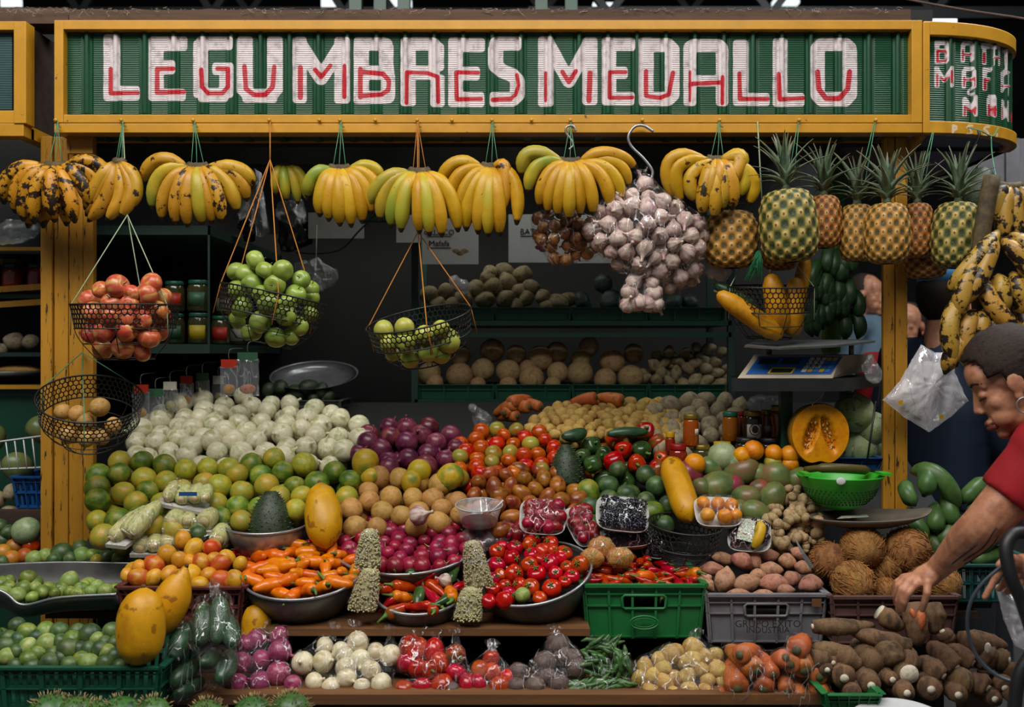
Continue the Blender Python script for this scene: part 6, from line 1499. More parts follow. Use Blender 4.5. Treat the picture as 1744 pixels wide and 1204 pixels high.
big_fruit('papaya', (544, 822), (556, 935), 32, 'skin_papaya', 'upright yellow papaya beside the bowl with the soursop', 'papaya', 2.80, 2.70, (.12, .6, .8, .92, 1.0, 1.0, .98, .9, .65, .12))
for i, (x, y, rx, ry, tl, lab) in enumerate([(622, 792, 23, 26, .1, 'greenish papaya behind the sapodillas, beside the red onions'), (712, 806, 22, 20, .5, 'green and yellow papaya in the middle of the sapodillas'), (764, 814, 27, 22, .9, 'yellow papaya at the end of the sapodillas, by the tomatoes'), (700, 822, 17, 18, .2, 'small yellow papaya tip among the sapodillas'), (630, 812, 20, 14, 1.2, 'small papaya lying below the greenish one')]):
 Yq = Yd(y) - .04; c = P(x, y, Yq); t = empty('papaya', c - Vector((0, 0, m(ry, Yq))), lab, 'papaya', 'small papayas among the sapodillas')
 mb = MB(); mb.lathe(round_prof(m(min(rx, ry), Yq), 1.25, 14, pear=-.18), 20, Matrix.Translation(c) @ Matrix.Rotation(tl, 4, 'Y')); mb.build('flesh', 'skin_papaya_green', t)
big_fruit('yellow_squash', (1140, 780), (1176, 888), 24, 'skin_papaya', 'long yellow squash leaning between limes and mangoes', 'squash', 2.93, 2.74, (.2, .75, .95, 1, 1, 1, 1, 1, .95, .8, .3))
def soursop(cx, y0, y1, rpx, Y, label, n=170):
 top = P(cx, y0, Y + .02); bot = P(cx, y1, Y); R_ = m(rpx, Y); t = empty('soursop', bot, label, 'soursop'); pts = []; rad = []
 prof = (.25, .55, .78, .9, .98, 1.0, .96)
 for i in range(15):
  u = i / 14; pts.append(top.lerp(bot, u)); rad.append(R_ * float(np.interp(u, [j / 6 for j in range(7)], prof)))
 MB().tube(pts, rad, 24).build('flesh', 'skin_avocado', t); mb = MB(); 
 for i in range(n):
  u = .03 + .94 * (i + .5) / n; a = i * 2.39996; r = R_ * float(np.interp(u, [j / 6 for j in range(7)], prof)); p = top.lerp(bot, u); d = Vector((math.cos(a), math.sin(a), .15)).normalized()
  b0 = p + Vector((math.cos(a), math.sin(a), 0)) * r; mb.tube([b0 - d * .001, b0 + d * .003, b0 + d * .0065 + Vector((0, 0, .002))], [.0028, .0016, .0004], 5)
 o = mb.build('spines', 'skin_soursop_spine', t); o['kind'] = 'stuff'; return t
plain('skin_soursop_spine', '4A5436', .6, .3, 40)
bowl('steel_basin', 455, 893, 68, 2.79, 4, .075, 'shiny steel basin with a dark soursop standing in it', 'steel', base_r=.72)
soursop(461, 836, 925, 37, 2.80, 'dark spiky soursop standing in the steel basin')
soursop(964, 757, 826, 27, 2.99, 'dark spiky soursop between tomatoes and bell peppers', 120)
# ---------------------------------------------------------------- foam trays under film
def tray_pack(cx, cy, w, h, Y, tilt, roll, label, items, seed, film=True, yaw=0.0, name='fruit_tray'):
 """shallow foam tray leaning towards the aisle; items(M, W, H, t, rg) fills it"""
 c = P(cx, cy, Y); W, H = m(w, Y), m(h, Y)
 M = Matrix.Translation(c) @ Matrix.Rotation(math.radians(yaw), 4, 'Z') @ Matrix.Rotation(math.radians(roll), 4, 'Y') @ Matrix.Rotation(math.radians(tilt), 4, 'X')
 t = empty(name, c - Vector((0, 0, H / 2)), label, 'tray', 'film-wrapped foam trays'); n = 40; V = []
 def rr(a, s, z):
  q = 4.0; ca, sa = math.cos(a), math.sin(a); rad = (abs(ca) ** q + abs(sa) ** q) ** (-1 / q); return M @ Vector((ca * rad * W / 2 * s, sa * rad * H / 2 * s, z))
 rings = [(0.82, -.018), (.86, -.02), (1.0, .0), (1.04, .002), (1.0, .003), (.84, -.014)]
 for s, z in rings: V += [rr(2 * PI * k / n, s, z) for k in range(n)]
 Fs = [(i * n + k, i * n + (k + 1) % n, (i + 1) * n + (k + 1) % n, (i + 1) * n + k) for i in range(len(rings) - 1) for k in range(n)]
 Fs += [tuple(range(n - 1, -1, -1)), tuple((len(rings) - 1) * n + k for k in range(n))]
 MB().add(V, Fs).build('foam', 'foam_tray', t); items(M, W, H, t, random.Random(seed))
 if film:
  V = []; 
  for s, z in ((1.03, .001), (.99, .010), (.9, .022), (.7, .030), (.4, .034), (.05, .035)): V += [rr(2 * PI * k / n, s, z + .002 * mnoise.noise(Vector((k * .9, s * 9, seed)))) for k in range(n)]
  Fs = [(i * n + k, i * n + (k + 1) % n, (i + 1) * n + (k + 1) % n, (i + 1) * n + k) for i in range(5) for k in range(n)] + [tuple(5 * n + k for k in range(n))]
  MB().add(V, Fs).build('film', 'cling_film', t)
 return t
fruit('skin_strawberry', '7A1420', '96202A', '5A1018', 40, .3, 'B07A50', 260, .72, .1, .18, .01)
fruit('skin_blackberry', '14141E', '20202E', '0C0C14', 40, .25, None, 200, .7, .2, .3, .02)
fruit('skin_grape', '2A1420', '42202C', '1C0E18', 30, .25, None, 100, .7, .05, .3, .02)
strawb = [ball('strawberry', 'skin_strawberry', .013, 1.25, pear=.3, seed=1, n=12, k=8), ball('strawberry', 'skin_strawberry', .0135, 1.15, pear=.25, seed=2, n=12, k=8)]
bb_ = MB(); bb_.ellipsoid((0, 0, 0), (.0075, .0075, .009), 8, 6)
for i in range(20):
 z = 1 - 2 * (i + .5) / 20; a = i * 2.4; q = math.sqrt(1 - z * z); bb_.ellipsoid((q * math.cos(a) * .0078, q * math.sin(a) * .0078, z * .0095), (.0028,) * 3, 6, 4)
blackb = [bb_.mesh('blackberry', 'skin_blackberry')]
grape = [ball('grape', 'skin_grape', .0095, 1.12, n=10, k=7)]
def berries(meshes, r, sx, nl=1):
 def f(M, W, H, t, rg):
  kx, ky = int(W * .88 / (2 * r)), int(H * .88 / (2 * r))
  for i in range(kx):
   for j in range(ky):
    p = M @ Vector(((i + .5) / kx - .5, ((j + .5) / ky - .5), 0)) if False else M @ Vector((((i + .5 + .25 * (j % 2)) / kx - .5) * W * .86 + rg.uniform(-.002, .002), ((j + .5) / ky - .5) * H * .86, .002 + rg.uniform(0, .012)))
    put(meshes[0].name, rg.choice(meshes), p - parent_loc(t), quat(rand_dir(rg), rg.uniform(0, 6)), rg.uniform(1.2, 1.5), t)
 return f
tray_pack(924, 881, 76, 66, 2.74, 50, 3, 'foam tray of dark strawberries, upright above the tomatoes', berries(strawb, .0125, 1), 1)
tray_pack(992, 896, 50, 76, 2.78, 48, -12, 'foam tray of strawberries tilted against the blackberries', berries(strawb, .0125, 1), 2, yaw=20)
tray_pack(1060, 876, 88, 66, 2.74, 50, 6, 'foam tray of shiny blackberries on top of the others', berries(blackb, .0095, 1), 3)
tray_pack(1066, 914, 84, 46, 2.76, 40, -4, 'foam tray of blackberries under the top one', berries(blackb, .0095, 1), 4)
tray_pack(880, 908, 60, 44, 2.80, 44, 6, 'foam tray of dark berries behind the clear tub', berries(strawb, .0125, 1), 5)
tray_pack(1112, 925, 40, 60, 2.80, 45, 10, 'foam tray edge behind the empty wire basket', berries(blackb, .0095, 1), 6)
p = P(1068, 862, 2.70); 
def orange_pack(M, W, H, t, rg):
 for i, (u, v, q) in enumerate(((-.26, -.2, 1), (.12, -.25, 1.05), (-.3, .22, .95), (.02, .2, .95), (.32, .15, .95), (.36, -.2, .9))):
  put('orange', KIND['orange']['meshes'][0], M @ Vector((u * W, v * H, .012)) - parent_loc(t), quat(rand_dir(rg)), .62 * q, t)
tray_pack(1222, 872, 76, 62, 2.72, 42, 0, 'foam tray of small oranges under film beside the squash', orange_pack, 7)
def grape_pack(M, W, H, t, rg):
 for i in range(48):
  put('grape', grape[0], M @ Vector((rg.uniform(-.44, .44) * W, rg.uniform(-.44, .44) * H, rg.uniform(.0, .016))) - parent_loc(t), quat(rand_dir(rg)), 1, t)
 lab = MB(); 
 q = [M @ Vector((x * W, y * H, .028 + .0 * x)) for x, y in ((-.30, -.30), (.08, -.40), (.16, .28), (-.2, .34))]
 lab.add(q + [v + (M.to_3x3() @ Vector((0, 0, .0008))) for v in q], [(3, 2, 1, 0), (4, 5, 6, 7), (0, 1, 5, 4), (1, 2, 6, 5), (2, 3, 7, 6), (3, 0, 4, 7)]); lab.build('printed_label', 'label_leafy', t, False)
fruit('label_leafy', '5E7E3E', 'C0C8B8', '7A3A44', 70, .4, None, 90, .7, 0, 0, 0)
tray_pack(1276, 912, 70, 64, 2.70, 46, 0, 'pack of dark grapes with a leafy printed label', grape_pack, 8, yaw=-14)
banana(empty('small_banana', P(1293, 925, 2.66), 'small speckled banana lying on the grape pack', 'banana'), P(1293, 888, 2.68), P(1302, 905, 2.65), P(1282, 934, 2.655), m(9, 2.66), 'banana_yellow')
fruit('husk', 'A8A868', 'C4BE88', '8A9456', 12, .5, '7A7A44', 40, .72, .2, .1, .012, streak=(4, 4, .3))
fruit('cob_end', 'C8B68A', 'B09A6A', None, 60, .6)
def cob(t, a, b, r, i):
 d = (b - a); MB().tube([a, a.lerp(b, .1), a.lerp(b, .4), a.lerp(b, .75), a.lerp(b, .95), b], [r * .7, r * .95, r, r * .85, r * .5, r * .3], 14, shape=lambda an, u: 1 + .04 * math.cos(7 * an + u * 3)).build('cob', 'husk', t)
 MB().tube([a, a - d.normalized() * .004], [r * .55, r * .45], 12).build('cut_end', 'cob_end', t)
for i, (cobs, base, lab) in enumerate([
 ([((555, 370), (700, 230), 44), ((640, 350), (790, 190), 48), ((610, 330), (720, 210), 30)], [(520, 390), (620, 400), (790, 270), (700, 250)], 'long foam tray of corn cobs leaning against the wide post'),
 ([((830, 170), (870, 90), 34), ((895, 180), (930, 110), 36), ((960, 175), (990, 105), 36), ((1015, 170), (1030, 110), 34)], [(785, 188), (1010, 235), (1050, 170), (830, 120)], 'foam tray of short cobs on top of the corn packs'),
 ([((850, 290), (900, 240), 48), ((925, 290), (945, 250), 38), ((1010, 290), (1060, 240), 50)], [(800, 315), (1050, 330), (1095, 285), (850, 240)], 'foam tray of corn cobs in the middle of the corn packs'),
 ([((690, 420), (720, 340), 40), ((760, 410), (780, 350), 40), ((830, 400), (840, 340), 40), ((1080, 380), (1110, 310), 50)], [(640, 440), (850, 440), (1120, 420), (700, 360)], 'foam tray of corn cobs at the bottom behind the mangoes')]):
 Y0 = [2.72, 2.80, 2.76, 2.74][i]; cen = P(*zc('D', sum(q[0] for q in base) / 4, sum(q[1] for q in base) / 4), Y0); t = empty('corn_pack', cen - Vector((0, 0, .03)), lab, 'corn', 'film-wrapped corn packs'); sp = []
 for j, (a, b, r) in enumerate(cobs):
  A, B_ = P(*zc('D', *a), Y0 - .02), P(*zc('D', *b), Y0 + .05); rr_ = m(r * K1, Y0); cob(t, A, B_, rr_, j); sp += [(A, rr_), (A.lerp(B_, .5), rr_), (B_, rr_ * .6)]
 V, Fs = wrap(sp, .5, .003, 2, .002, i); MB().add(V, Fs).build('film', 'cling_film', t)
 q = [P(*zc('D', *p_), Y0 - .03 + .10 * (k >= 2)) - Vector((0, 0, .004)) for k, p_ in enumerate(base)]
 MB().add(q + [v - Vector((0, -.004, .010)) for v in q], [(0, 1, 2, 3), (7, 6, 5, 4), (0, 4, 5, 1), (1, 5, 6, 2), (2, 6, 7, 3), (3, 7, 4, 0)]).build('foam', 'foam_tray', t, False)
 if i == 1:
  q = P(*zc('D', 930, 150), Y0 - .052); mb = MB().box((q.x - .025, q.y - .0, q.z - .005), (q.x + .025, q.y + .001, q.z + .006)); mb.build('sticker', 'blue_plastic', t, False)
fruit('dried_bean', 'A39A72', 'B8AE86', '84804E', 60, .5, None, 60, .7, 0, .12, .02)
pea = MB(); pea.ellipsoid((0, 0, 0), (1, 1, 1), 6, 4); pv, pf = pea.v, pea.f
def bean_bag(cx, y0, y1, w0, w1, Y, lean, label, seed):
 top, bot = P(cx - lean / 2, y0, Y), P(cx + lean / 2, y1, Y - .015); t = empty('bean_bag', bot, label, 'bag', 'bags of dried beans'); rg = random.Random(seed); H = (top - bot).length; N = 26
 pts = []; rad = []
 for i in range(N + 1):
  u = i / N; pts.append(top.lerp(bot, u)); q = np.interp(u, [0, .06, .3, .8, .96, 1], [.5, .85, 1, 1.05, 1.0, .9]); rad.append(m((w0 + (w1 - w0) * u) / 2, Y) * float(q))
 mb = MB(); s = .0027
 for i in range(int(20 * N)):
  u = rg.uniform(.02, .98); a = rg.uniform(0, 2 * PI); k = int(u * N); r = rad[k] - .003; p_ = top.lerp(bot, u) + Vector((math.cos(a) * r, math.sin(a) * r * .62, 0)); mb.add([(p_.x + v[0] * s, p_.y + v[1] * s, p_.z + v[2] * s) for v in pv], pf)
 mb.build('beans', 'dried_bean', t)['kind'] = 'stuff'
 sq = lambda rad_, extra: [(p_, r_) for p_, r_ in zip(pts, rad_)]
 core = MB().tube(pts, [max(.002, r - .004) for r in rad], 14); c0 = pts[0]; core.v = [(v[0], pts[0].y + (v[1] - pts[0].y) * .6, v[2]) for v in core.v]; core.build('bean_core', 'dried_bean', t)
 fm = MB().tube(pts, [r + .0015 for r in rad], 16); fm.v = [(v[0] + .002 * mnoise.noise(Vector(v) * 60), pts[0].y + (v[1] - pts[0].y) * .66 - .001, v[2]) for v in fm.v]; fm.build('film', 'cling_film', t)
bean_bag(628, 900, 968, 34, 48, 2.57, -6, 'upper bag of dried beans of the string over the radish bowl', 1)
bean_bag(624, 968, 1040, 38, 52, 2.53, -16, 'lower bag of dried beans of the string over the radish bowl', 2)
bean_bag(810, 920, 1002, 34, 52, 2.57, 14, 'upper bag of dried beans of the string beside the tomatoes', 3)
bean_bag(800, 1000, 1057, 42, 50, 2.53, -8, 'lower bag of dried beans of the string beside the tomatoes', 4)
def tub():
 c = P(816, 876, 2.76); t = empty('plastic_tub', c - Vector((0, 0, m(22, 2.76))), 'clear plastic tub with a spoon, above the radishes', 'tub'); M = Matrix.Translation(c) @ Matrix.Rotation(math.radians(9), 4, 'X')
 R0 = m(40, 2.76); H = m(34, 2.76); prof = [(R0 * .02, -H / 2), (R0 * .74, -H / 2), (R0 * .98, H / 2), (R0, H / 2 + .002), (R0 * .95, H / 2), (R0 * .71, -H / 2 + .003), (R0 * .02, -H / 2 + .003)]
 MB().lathe(prof, 36, M).build('tub_body', 'clear_plastic', t); MB().tube([M @ Vector((R0 * math.cos(a), R0 * math.sin(a), H / 2)) for a in [2 * PI * k / 36 for k in range(36)]], .002, 6, closed=True).build('rim', 'clear_tub', t)
 MB().tube([P(830, 876, 2.74), P(845, 864, 2.73), P(857, 852, 2.73)], [.003, .002, .0025], 6).build('spoon', 'paper_white', t)
 MB().lathe([(.001, -H * .42), (R0 * .7, -H * .42), (R0 * .74, -H * .25), (.001, -H * .22)], 24, M).build('seeds', 'dark_wood', t)
tub()
sp = [(P(800, 915, 2.78), .022), (P(830, 912, 2.78), .022), (P(850, 918, 2.78), .02), (P(815, 928, 2.76), .022)]
ob = []
for k, (c, r) in enumerate(sp): ob.append(drop('radish', c, R, .95))
label_heap(ob, 'dark radish in the flat bag under the clear tub', 'radish', 'bagged radishes under the tub', False)
bag_around('plastic_bag', sp, 'flat clear bag of radishes under the tub', 'bag', 'clear_plastic', .3, None, None, .004, 33)
fruit('soup_mix', 'BC5C28', 'BE8446', '6A7A3A', 60, .45, 'CCC4A8', 70, .64, .5, .05, .01)
for i, (cx, cy, rx, ry, lab) in enumerate([(1290, 420, 70, 62, 'upper bag of chopped orange and green soup vegetables'), (1245, 465, 60, 50, 'outer bag of chopped soup vegetables by the tomatoes'), (1385, 465, 66, 52, 'bag of chopped soup vegetables over the small red peppers')]):
 c = P(*zc('E', cx, cy), 2.66 - .02 * (i > 0)); t = empty('vegetable_bag', c - Vector((0, 0, m(ry * K1, 2.66))), lab, 'bag', 'bags of soup vegetables'); k = m(K1, 2.66)
 mb = MB(); mb.lathe(round_prof(1, 1, 14), 24, Matrix.Translation(c) @ Matrix.Diagonal((rx * k, rx * k * .6, ry * k, 1)), nz=.0); mb.v = [tuple(Vector(v) + (Vector(v) - c).normalized() * mnoise.noise(Vector(v) * 70) * .006) for v in mb.v]; mb.build('vegetables', 'soup_mix', t)
 mb = MB(); mb.lathe(round_prof(1, 1, 10), 20, Matrix.Translation(c) @ Matrix.Diagonal((rx * k * 1.06, rx * k * .68, ry * k * 1.06, 1))); mb.build('film', 'cling_film', t)
mb = MB(); c = P(720, 880, 2.78); kind('garlic_loose', 'garlic_bulb', KIND['garlic']['meshes'], .0235); o = drop('garlic_loose', P(714, 878, 2.735), R, 1.15, quat(Vector((.8, -.5, .3)))); tag(o, 'single white and purple bulb lying on the radishes', 'garlic')
o = drop('garlic_loose', P(757, 988, 2.60), R, .75, quat(Vector((-.6, -.5, .3)))); tag(o, 'small garlic bulb in the bowl of mixed peppers', 'garlic')
# ---------------------------------------------------------------- mangoes, oranges, ginger
MG = [(85, 55, 62, 'mango_purple'), (195, 25, 55), (230, 110, 75), (340, 45, 78), (430, 50, 58), (515, 75, 75), (615, 80, 62), (365, 165, 60), (492, 170, 66), (415, 240, 60), (300, 110, 50, 'mango_purple'), (560, 30, 45), (150, 130, 50), (440, 130, 50, 'mango_purple'), (330, 225, 50)]
placed([('mango_green', 4)], 'F', [(q_[0], q_[1], q_[2] * 1.18) + q_[3:] for q_ in MG], lambda px, py: P(px, py, Yd(py) - .03), 'green mango in the heap behind the packed oranges', 'mango', 'green mangoes in the heap', 71, rot=lambda rg: quat(Vector((rg.uniform(-1, 1), -.4, rg.uniform(-.2, 1)))))
ob = placed([('orange', 1)], 'C', [(405, 1125, 52), (505, 1140, 46), (585, 1145, 48), (500, 1180, 44, 'citrus_green'), (585, 1195, 46), (350, 1145, 46), (115, 1185, 52), (20, 1195, 52, 'papaya_ball')] if False else [(405, 1125, 52), (505, 1140, 46), (585, 1145, 48), (500, 1185, 44, 'citrus_yellow'), (585, 1195, 46), (350, 1150, 46), (115, 1190, 54)], lambda px, py: P(px, py, 2.96), 'round orange in the row between jars and mangoes', 'orange', 'oranges behind the mangoes', 72)
o = drop('melon_pale', P(*zc('C', 250, 1160), 3.0), R, 1.0); tag(o, 'pale grey-green melon between the jars and the mangoes', 'melon')
o = drop('melon_pale', P(*zc('C', 330, 1190), 2.98), R, .8); tag(o, 'small pale green melon beside the oranges', 'melon')
def ginger_mesh(seed):
 rg = random.Random(seed); mb = MB(); p = Vector((0, 0, 0))
 for i in range(6):
  r = rg.uniform(.011, .018); mb.ellipsoid(p, (r * 1.25, r, r), 10, 7, Matrix.Rotation(rg.uniform(0, 3), 3, 'Z')); p = p + Vector((rg.uniform(-.018, .022), rg.uniform(-.014, .014), rg.uniform(-.008, .010)))
 return mb.mesh('ginger_root', 'skin_ginger')
kind('ginger', 'ginger_root', [ginger_mesh(s) for s in range(5)], .024)
pile([('ginger', 1)], [(1315, 880), (1325, 862), (1345, 845), (1362, 836), (1385, 850), (1395, 880), (1392, 905), (1360, 915), (1325, 910)], 1.5, sheet(-.03), 'knobbly ginger root in the heap beside the metal pan', 'ginger', 'ginger roots beside the metal pan', 73, sc=(.8, 1.1))
pile([('ginger', 1)], [(1318, 908), (1400, 905), (1398, 925), (1330, 930)], 1.2, sheet(-.02), 'knobbly ginger root low in the heap above the sweet potatoes', 'ginger', 'ginger roots beside the metal pan', 74, sc=(.7, 1.0))
t = empty('pocket_knife', P(1368, 950, 2.58), 'open pocket knife lying on the sweet potatoes', 'knife'); a, b, c = zP('F', 610, 372, 2.60), zP('F', 650, 445, 2.58), zP('F', 695, 515, 2.57)
MB().bar(b, c, .012, .008).build('handle', 'steel', t, False); MB().add([a, a + Vector((.003, 0, 0)), b + Vector((-.006, 0, .002)), b + Vector((.006, 0, -.002))], [(0, 2, 3, 1)]).build('blade', 'dull_steel', t, False)
for i, (x, y, x2, y2, r, lab) in enumerate([(860, 900, 800, 930, 34, 'carrot end in the small heap behind the potatoes, lowest'), (840, 890, 900, 880, 34, 'carrot on top of the small heap behind the potatoes'), (930, 910, 870, 915, 34, 'carrot crown facing the aisle in the small heap'), (985, 910, 930, 895, 28, 'carrot at the inner side of the small heap'), (815, 940, 860, 930, 32, 'carrot at the outer side of the small heap'), (870, 955, 820, 960, 32, 'carrot at the front of the small heap'), (1260, 865, 1160, 890, 32, 'carrot lying across the top of the yellow potatoes'), (1390, 880, 1310, 870, 34, 'second carrot lying on the yellow potatoes')]):
 a, b = zP('B', x, y, 3.34), zP('B', x2, y2, 3.38); b = a + (b - a).normalized() * .10; carrot(a, b, m(r * K1, 3.35), lab, 'carrots behind the yellow potatoes')
for x, y, x2, y2, r, lab in [(1130, 1050, 1180, 1040, 34, 'striped green cucumber above the soursop'), (1320, 1045, 1520, 1035, 28, 'wrapped green cucumber behind the bell peppers')]:
 a, b = zP('B', x, y, 3.08), zP('B', x2, y2, 3.10); o = drop('cucumber', (a + b) / 2, R, (m(r * K1, 3.1) / .026, m(r * K1, 3.1) / .026, max((b - a).length, .09) / .16), quat(b - a)); tag(o, lab, 'cucumber')
# ---------------------------------------------------------------- jars
def jar_mat(name, c): fruit(name, c, c, None, 90, .15, None, 90, .7, 0, .08, .01, spec=.7)
jar_mat('honey', '8A4A1A'); jar_mat('dark_preserve', '2E2418'); jar_mat('amber_red', '7A2E18'); jar_mat('olive_preserve', '3A3A20')
plain('lid_green', '1F5A48', .35, .2); plain('lid_red', '8E1E1E', .35, .2); plain('lid_yellow', 'B88A1E', .4, .2); plain('lid_gold', '8A7434', .35, .2, metal=.6); plain('lid_black', '1A1A1C', .4, .2); plain('label_cream', 'C8C4B4', .6, .1); plain('label_green', '2E5A3E', .5, .2); plain('label_redyellow', 'A53020', .5, .2); plain('label_yellow', 'B8A22E', .5, .2)
def jar(x0, x1, y0, y1, Y, body, lid, label, lab=None, waist=1.0, name='glass_jar', group=None, lh=.16):
 c = P((x0 + x1) / 2, y1, Y); R0 = m((x1 - x0) / 2, Y); H = m(y1 - y0, Y); t = empty(name, c, label, 'jar', group); M = Matrix.Translation(c)
 hb = H * (1 - lh); prof = [(R0 * .02, 0), (R0 * .85, 0), (R0, H * .06), (R0 * waist, hb * .5), (R0, hb * .8), (R0 * .9, hb * .94), (R0 * .82, hb), (R0 * .02, hb)]
 MB().lathe(prof, 24, M).build('body', body, t)
 MB().lathe([(R0 * .02, hb), (R0 * .88, hb), (R0 * .9, hb + H * lh * .2), (R0 * .9, H * .97), (R0 * .84, H), (R0 * .02, H)], 24, M, lobes=24, lobe_amp=.012).build('lid', lid, t)
 if lab:
  mat, u0, u1, v0, v1 = lab; V = []; n = 12
  for i in range(n + 1):
   a = -PI / 2 + (u0 + (u1 - u0) * i / n) * PI * .8; 
   for v in (v0, v1): V.append(c + Vector((R0 * 1.015 * math.cos(a), R0 * 1.015 * math.sin(a), H * v)))
  o = MB().add(V, [(2 * i, 2 * i + 2, 2 * i + 3, 2 * i + 1) for i in range(n)]).build('label', mat, t); s_ = o.modifiers.new('t', 'SOLIDIFY'); s_.thickness = .0006
 return t
J = 'jars of honey and preserves'
jar(1163, 1190, 705, 760, 3.02, 'honey', 'lid_gold', 'honey jar standing apart in front of the grey potatoes', ('label_cream', .15, .4, .35, .55), group=J)
jar(1230, 1258, 701, 752, 3.08, 'honey', 'lid_green', 'amber jar with a dark green lid', group=J)
jar(1256, 1272, 700, 750, 3.14, 'amber_red', 'lid_red', 'narrow jar with a red lid behind the labelled jar', group=J)
bj = jar(1266, 1298, 700, 752, 3.06, 'dark_preserve', 'lid_gold', 'dark jar with a round bee label', ('label_cream', -.34, .34, .12, .58), group=J)
p = P(1282, 730, 3.06) + Vector((0, -m(16.5, 3.06), 0)); mb = MB().ellipsoid(p, (.010, .0008, .012), 12, 8).tube([p + Vector((.017 * math.cos(a), 0, .017 * math.sin(a))) for a in [2 * PI * k / 30 for k in range(30)]], .0012, 5, closed=True); mb.build('bee_emblem', 'print_dark', bj)
jar(1296, 1313, 698, 750, 3.10, 'honey', 'lid_gold', 'small amber jar between the bee label and the tall jar', ('label_cream', -.2, .3, .3, .5), group=J)
jar(1311, 1345, 690, 758, 3.08, 'honey', 'lid_gold', 'tall amber jar with a pinched waist', ('label_cream', -.05, .3, .32, .5), .78, group=J)
for i, (x0, x1, y0, y1, b, l, lab) in enumerate([(1140, 1170, 756, 790, 'amber_red', 'lid_red', 'low jar with a red lid beside the bell peppers'), (1214, 1246, 752, 785, 'honey', 'lid_yellow', 'low jar with a yellow lid behind the pale melon'), (1180, 1210, 757, 785, 'olive_preserve', 'lid_gold', 'low jar with a dull gold lid'), (1252, 1290, 745, 775, 'dark_preserve', 'lid_black', 'squat jar with a wide black lid, under the bee jar'), (1290, 1330, 745, 775, 'dark_preserve', 'lid_black', 'squat jar with a wide black lid, under the tall jar'), (1133, 1150, 735, 770, 'amber_red', 'lid_yellow', 'small sauce bottle with a yellow cap')]):
 jar(x0, x1, y0, y1, 3.0 + .01 * i, b, l, lab, group=J, lh=.3)
# ---------------------------------------------------------------- cut pumpkin, colander, pan
fruit('pumpkin_flesh', 'C87818', 'D28A22', 'C07018', 14, .4, None, 60, .7, .05, .0, .0)
fruit('pumpkin_fibre', 'B05A14', 'C46A1A', '8E440F', 60, .45, None, 60, .7, .6, .0, .0)
fruit('pumpkin_skin', 'B8862A', '9A7A2E', '7A6A2A', 16, .5)
plain('pumpkin_seed', 'C8A46A', .5, .2)
def pumpkin():
 Y = 2.93; c = P(1397, 741, Y); t = empty('cut_pumpkin', P(1397, 793, Y), 'orange pumpkin half hanging from a hook, cut face out', 'pumpkin')
 pts = [P(1397 + 49 * math.sin(a), 740 - 52 * math.cos(a) - 7 * math.exp(-((a - PI) / .25) ** 2) - 3 * abs(math.sin(a)) ** 3, Y) for a in [2 * PI * k / 70 for k in range(70)]]; n = len(pts); V = list(pts); 
 for k, (s, d) in enumerate(((1.03, .01), (1.0, .045), (.8, .085), (.45, .105))): V += [c + (p - c) * s + Vector((0, d, 0)) for p in pts]
 Fs = [((i * n + (k + 1) % n), (i * n + k), (i + 1) * n + k, (i + 1) * n + (k + 1) % n) for i in range(4) for k in range(n)] + [tuple(4 * n + k for k in range(n - 1, -1, -1))]
 MB().add(V, Fs).build('rind', 'pumpkin_skin', t)
 V = []; rings = 14
 def depth(p):
  e = max(max(0, 1 - ((p.x - c.x - s * (.027 - .30 * (p.z - c.z))) / .019) ** 2 - ((p.z - c.z - .004) / .056) ** 2) for s in (-1, 1)); return .024 * math.sqrt(e) + .003 * mnoise.noise(p * 130) * (1 if e > 0 else 0)
 at = []
 for i in range(rings + 1):
  s = i / rings * .995 + .002
  for p in pts:
   q = c + (p - c) * s; dd = depth(q); V.append(q + Vector((0, dd - .002, 0)))
 Fs = [(i * n + k, i * n + (k + 1) % n, (i + 1) * n + (k + 1) % n, (i + 1) * n + k) for i in range(rings) for k in range(n)]
 MB().add(V, Fs).build('cut_face', 'pumpkin_flesh', t)
 rg = random.Random(2); fb = MB()
 for i in range(150):
  s = rg.choice((-1, 1)); a = rg.uniform(0, 6.3); q = math.sqrt(rg.uniform(0, 1)); p = c + Vector((.0165 * q * math.cos(a), 0, .004 + .050 * q * math.sin(a))); p.x += s * (.027 - .30 * (p.z - c.z)); p.y += depth(p) - .004; fb.tube([p, p + Vector((rg.uniform(-.008, .008), -.003, rg.uniform(-.010, .010)))], [.0014, .0008], 4)
 fb.build('fibres', 'pumpkin_fibre', t)['kind'] = 'stuff'
 for i in range(16):
  s = 1 if i < 11 else -1; p = c + Vector((rg.uniform(-.008, .008), 0, rg.uniform(-.040, .040))); p.x += s * (.027 - .30 * (p.z - c.z)); p.y += depth(p) - .008; MB().ellipsoid(p, (.0028, .0015, .0045), 8, 5, Matrix.Rotation(rg.uniform(-1, 1), 3, 'Y')).build('seed', 'pumpkin_seed', t)
 o = MB().tube(spl([zP('C', x, y, 2.92) for x, y in ((730, 770), (752, 785), (750, 840), (725, 870), (700, 890), (695, 905))], 5), .0022, 6).build('meat_hook', 'steel'); tag(o, 'thin steel hook holding the cut pumpkin under the scale shelf', 'hook')
pumpkin()
t = empty('colander', P(1430, 866, 2.80), 'bright green plastic colander in front of the narrow post', 'colander')
cM = Matrix.Translation(P(1430, 866, 2.80)); R0 = m(70, 2.8); H = m(56, 2.8)
plain('colander_green', '3CA834', .4, .2, 14, .03)
MB().lathe([(R0 * .3, 0), (R0 * .36, .004), (R0 * .55, .012), (R0 * .80, H * .45), (R0 * .93, H * .85), (R0 * 1.02, H), (R0 * 1.03, H + .004), (R0 * .98, H), (R0 * .90, H * .85), (R0 * .77, H * .45), (R0 * .52, .016), (R0 * .02, .012)], 56, cM).build('colander_body', 'colander_green', t)
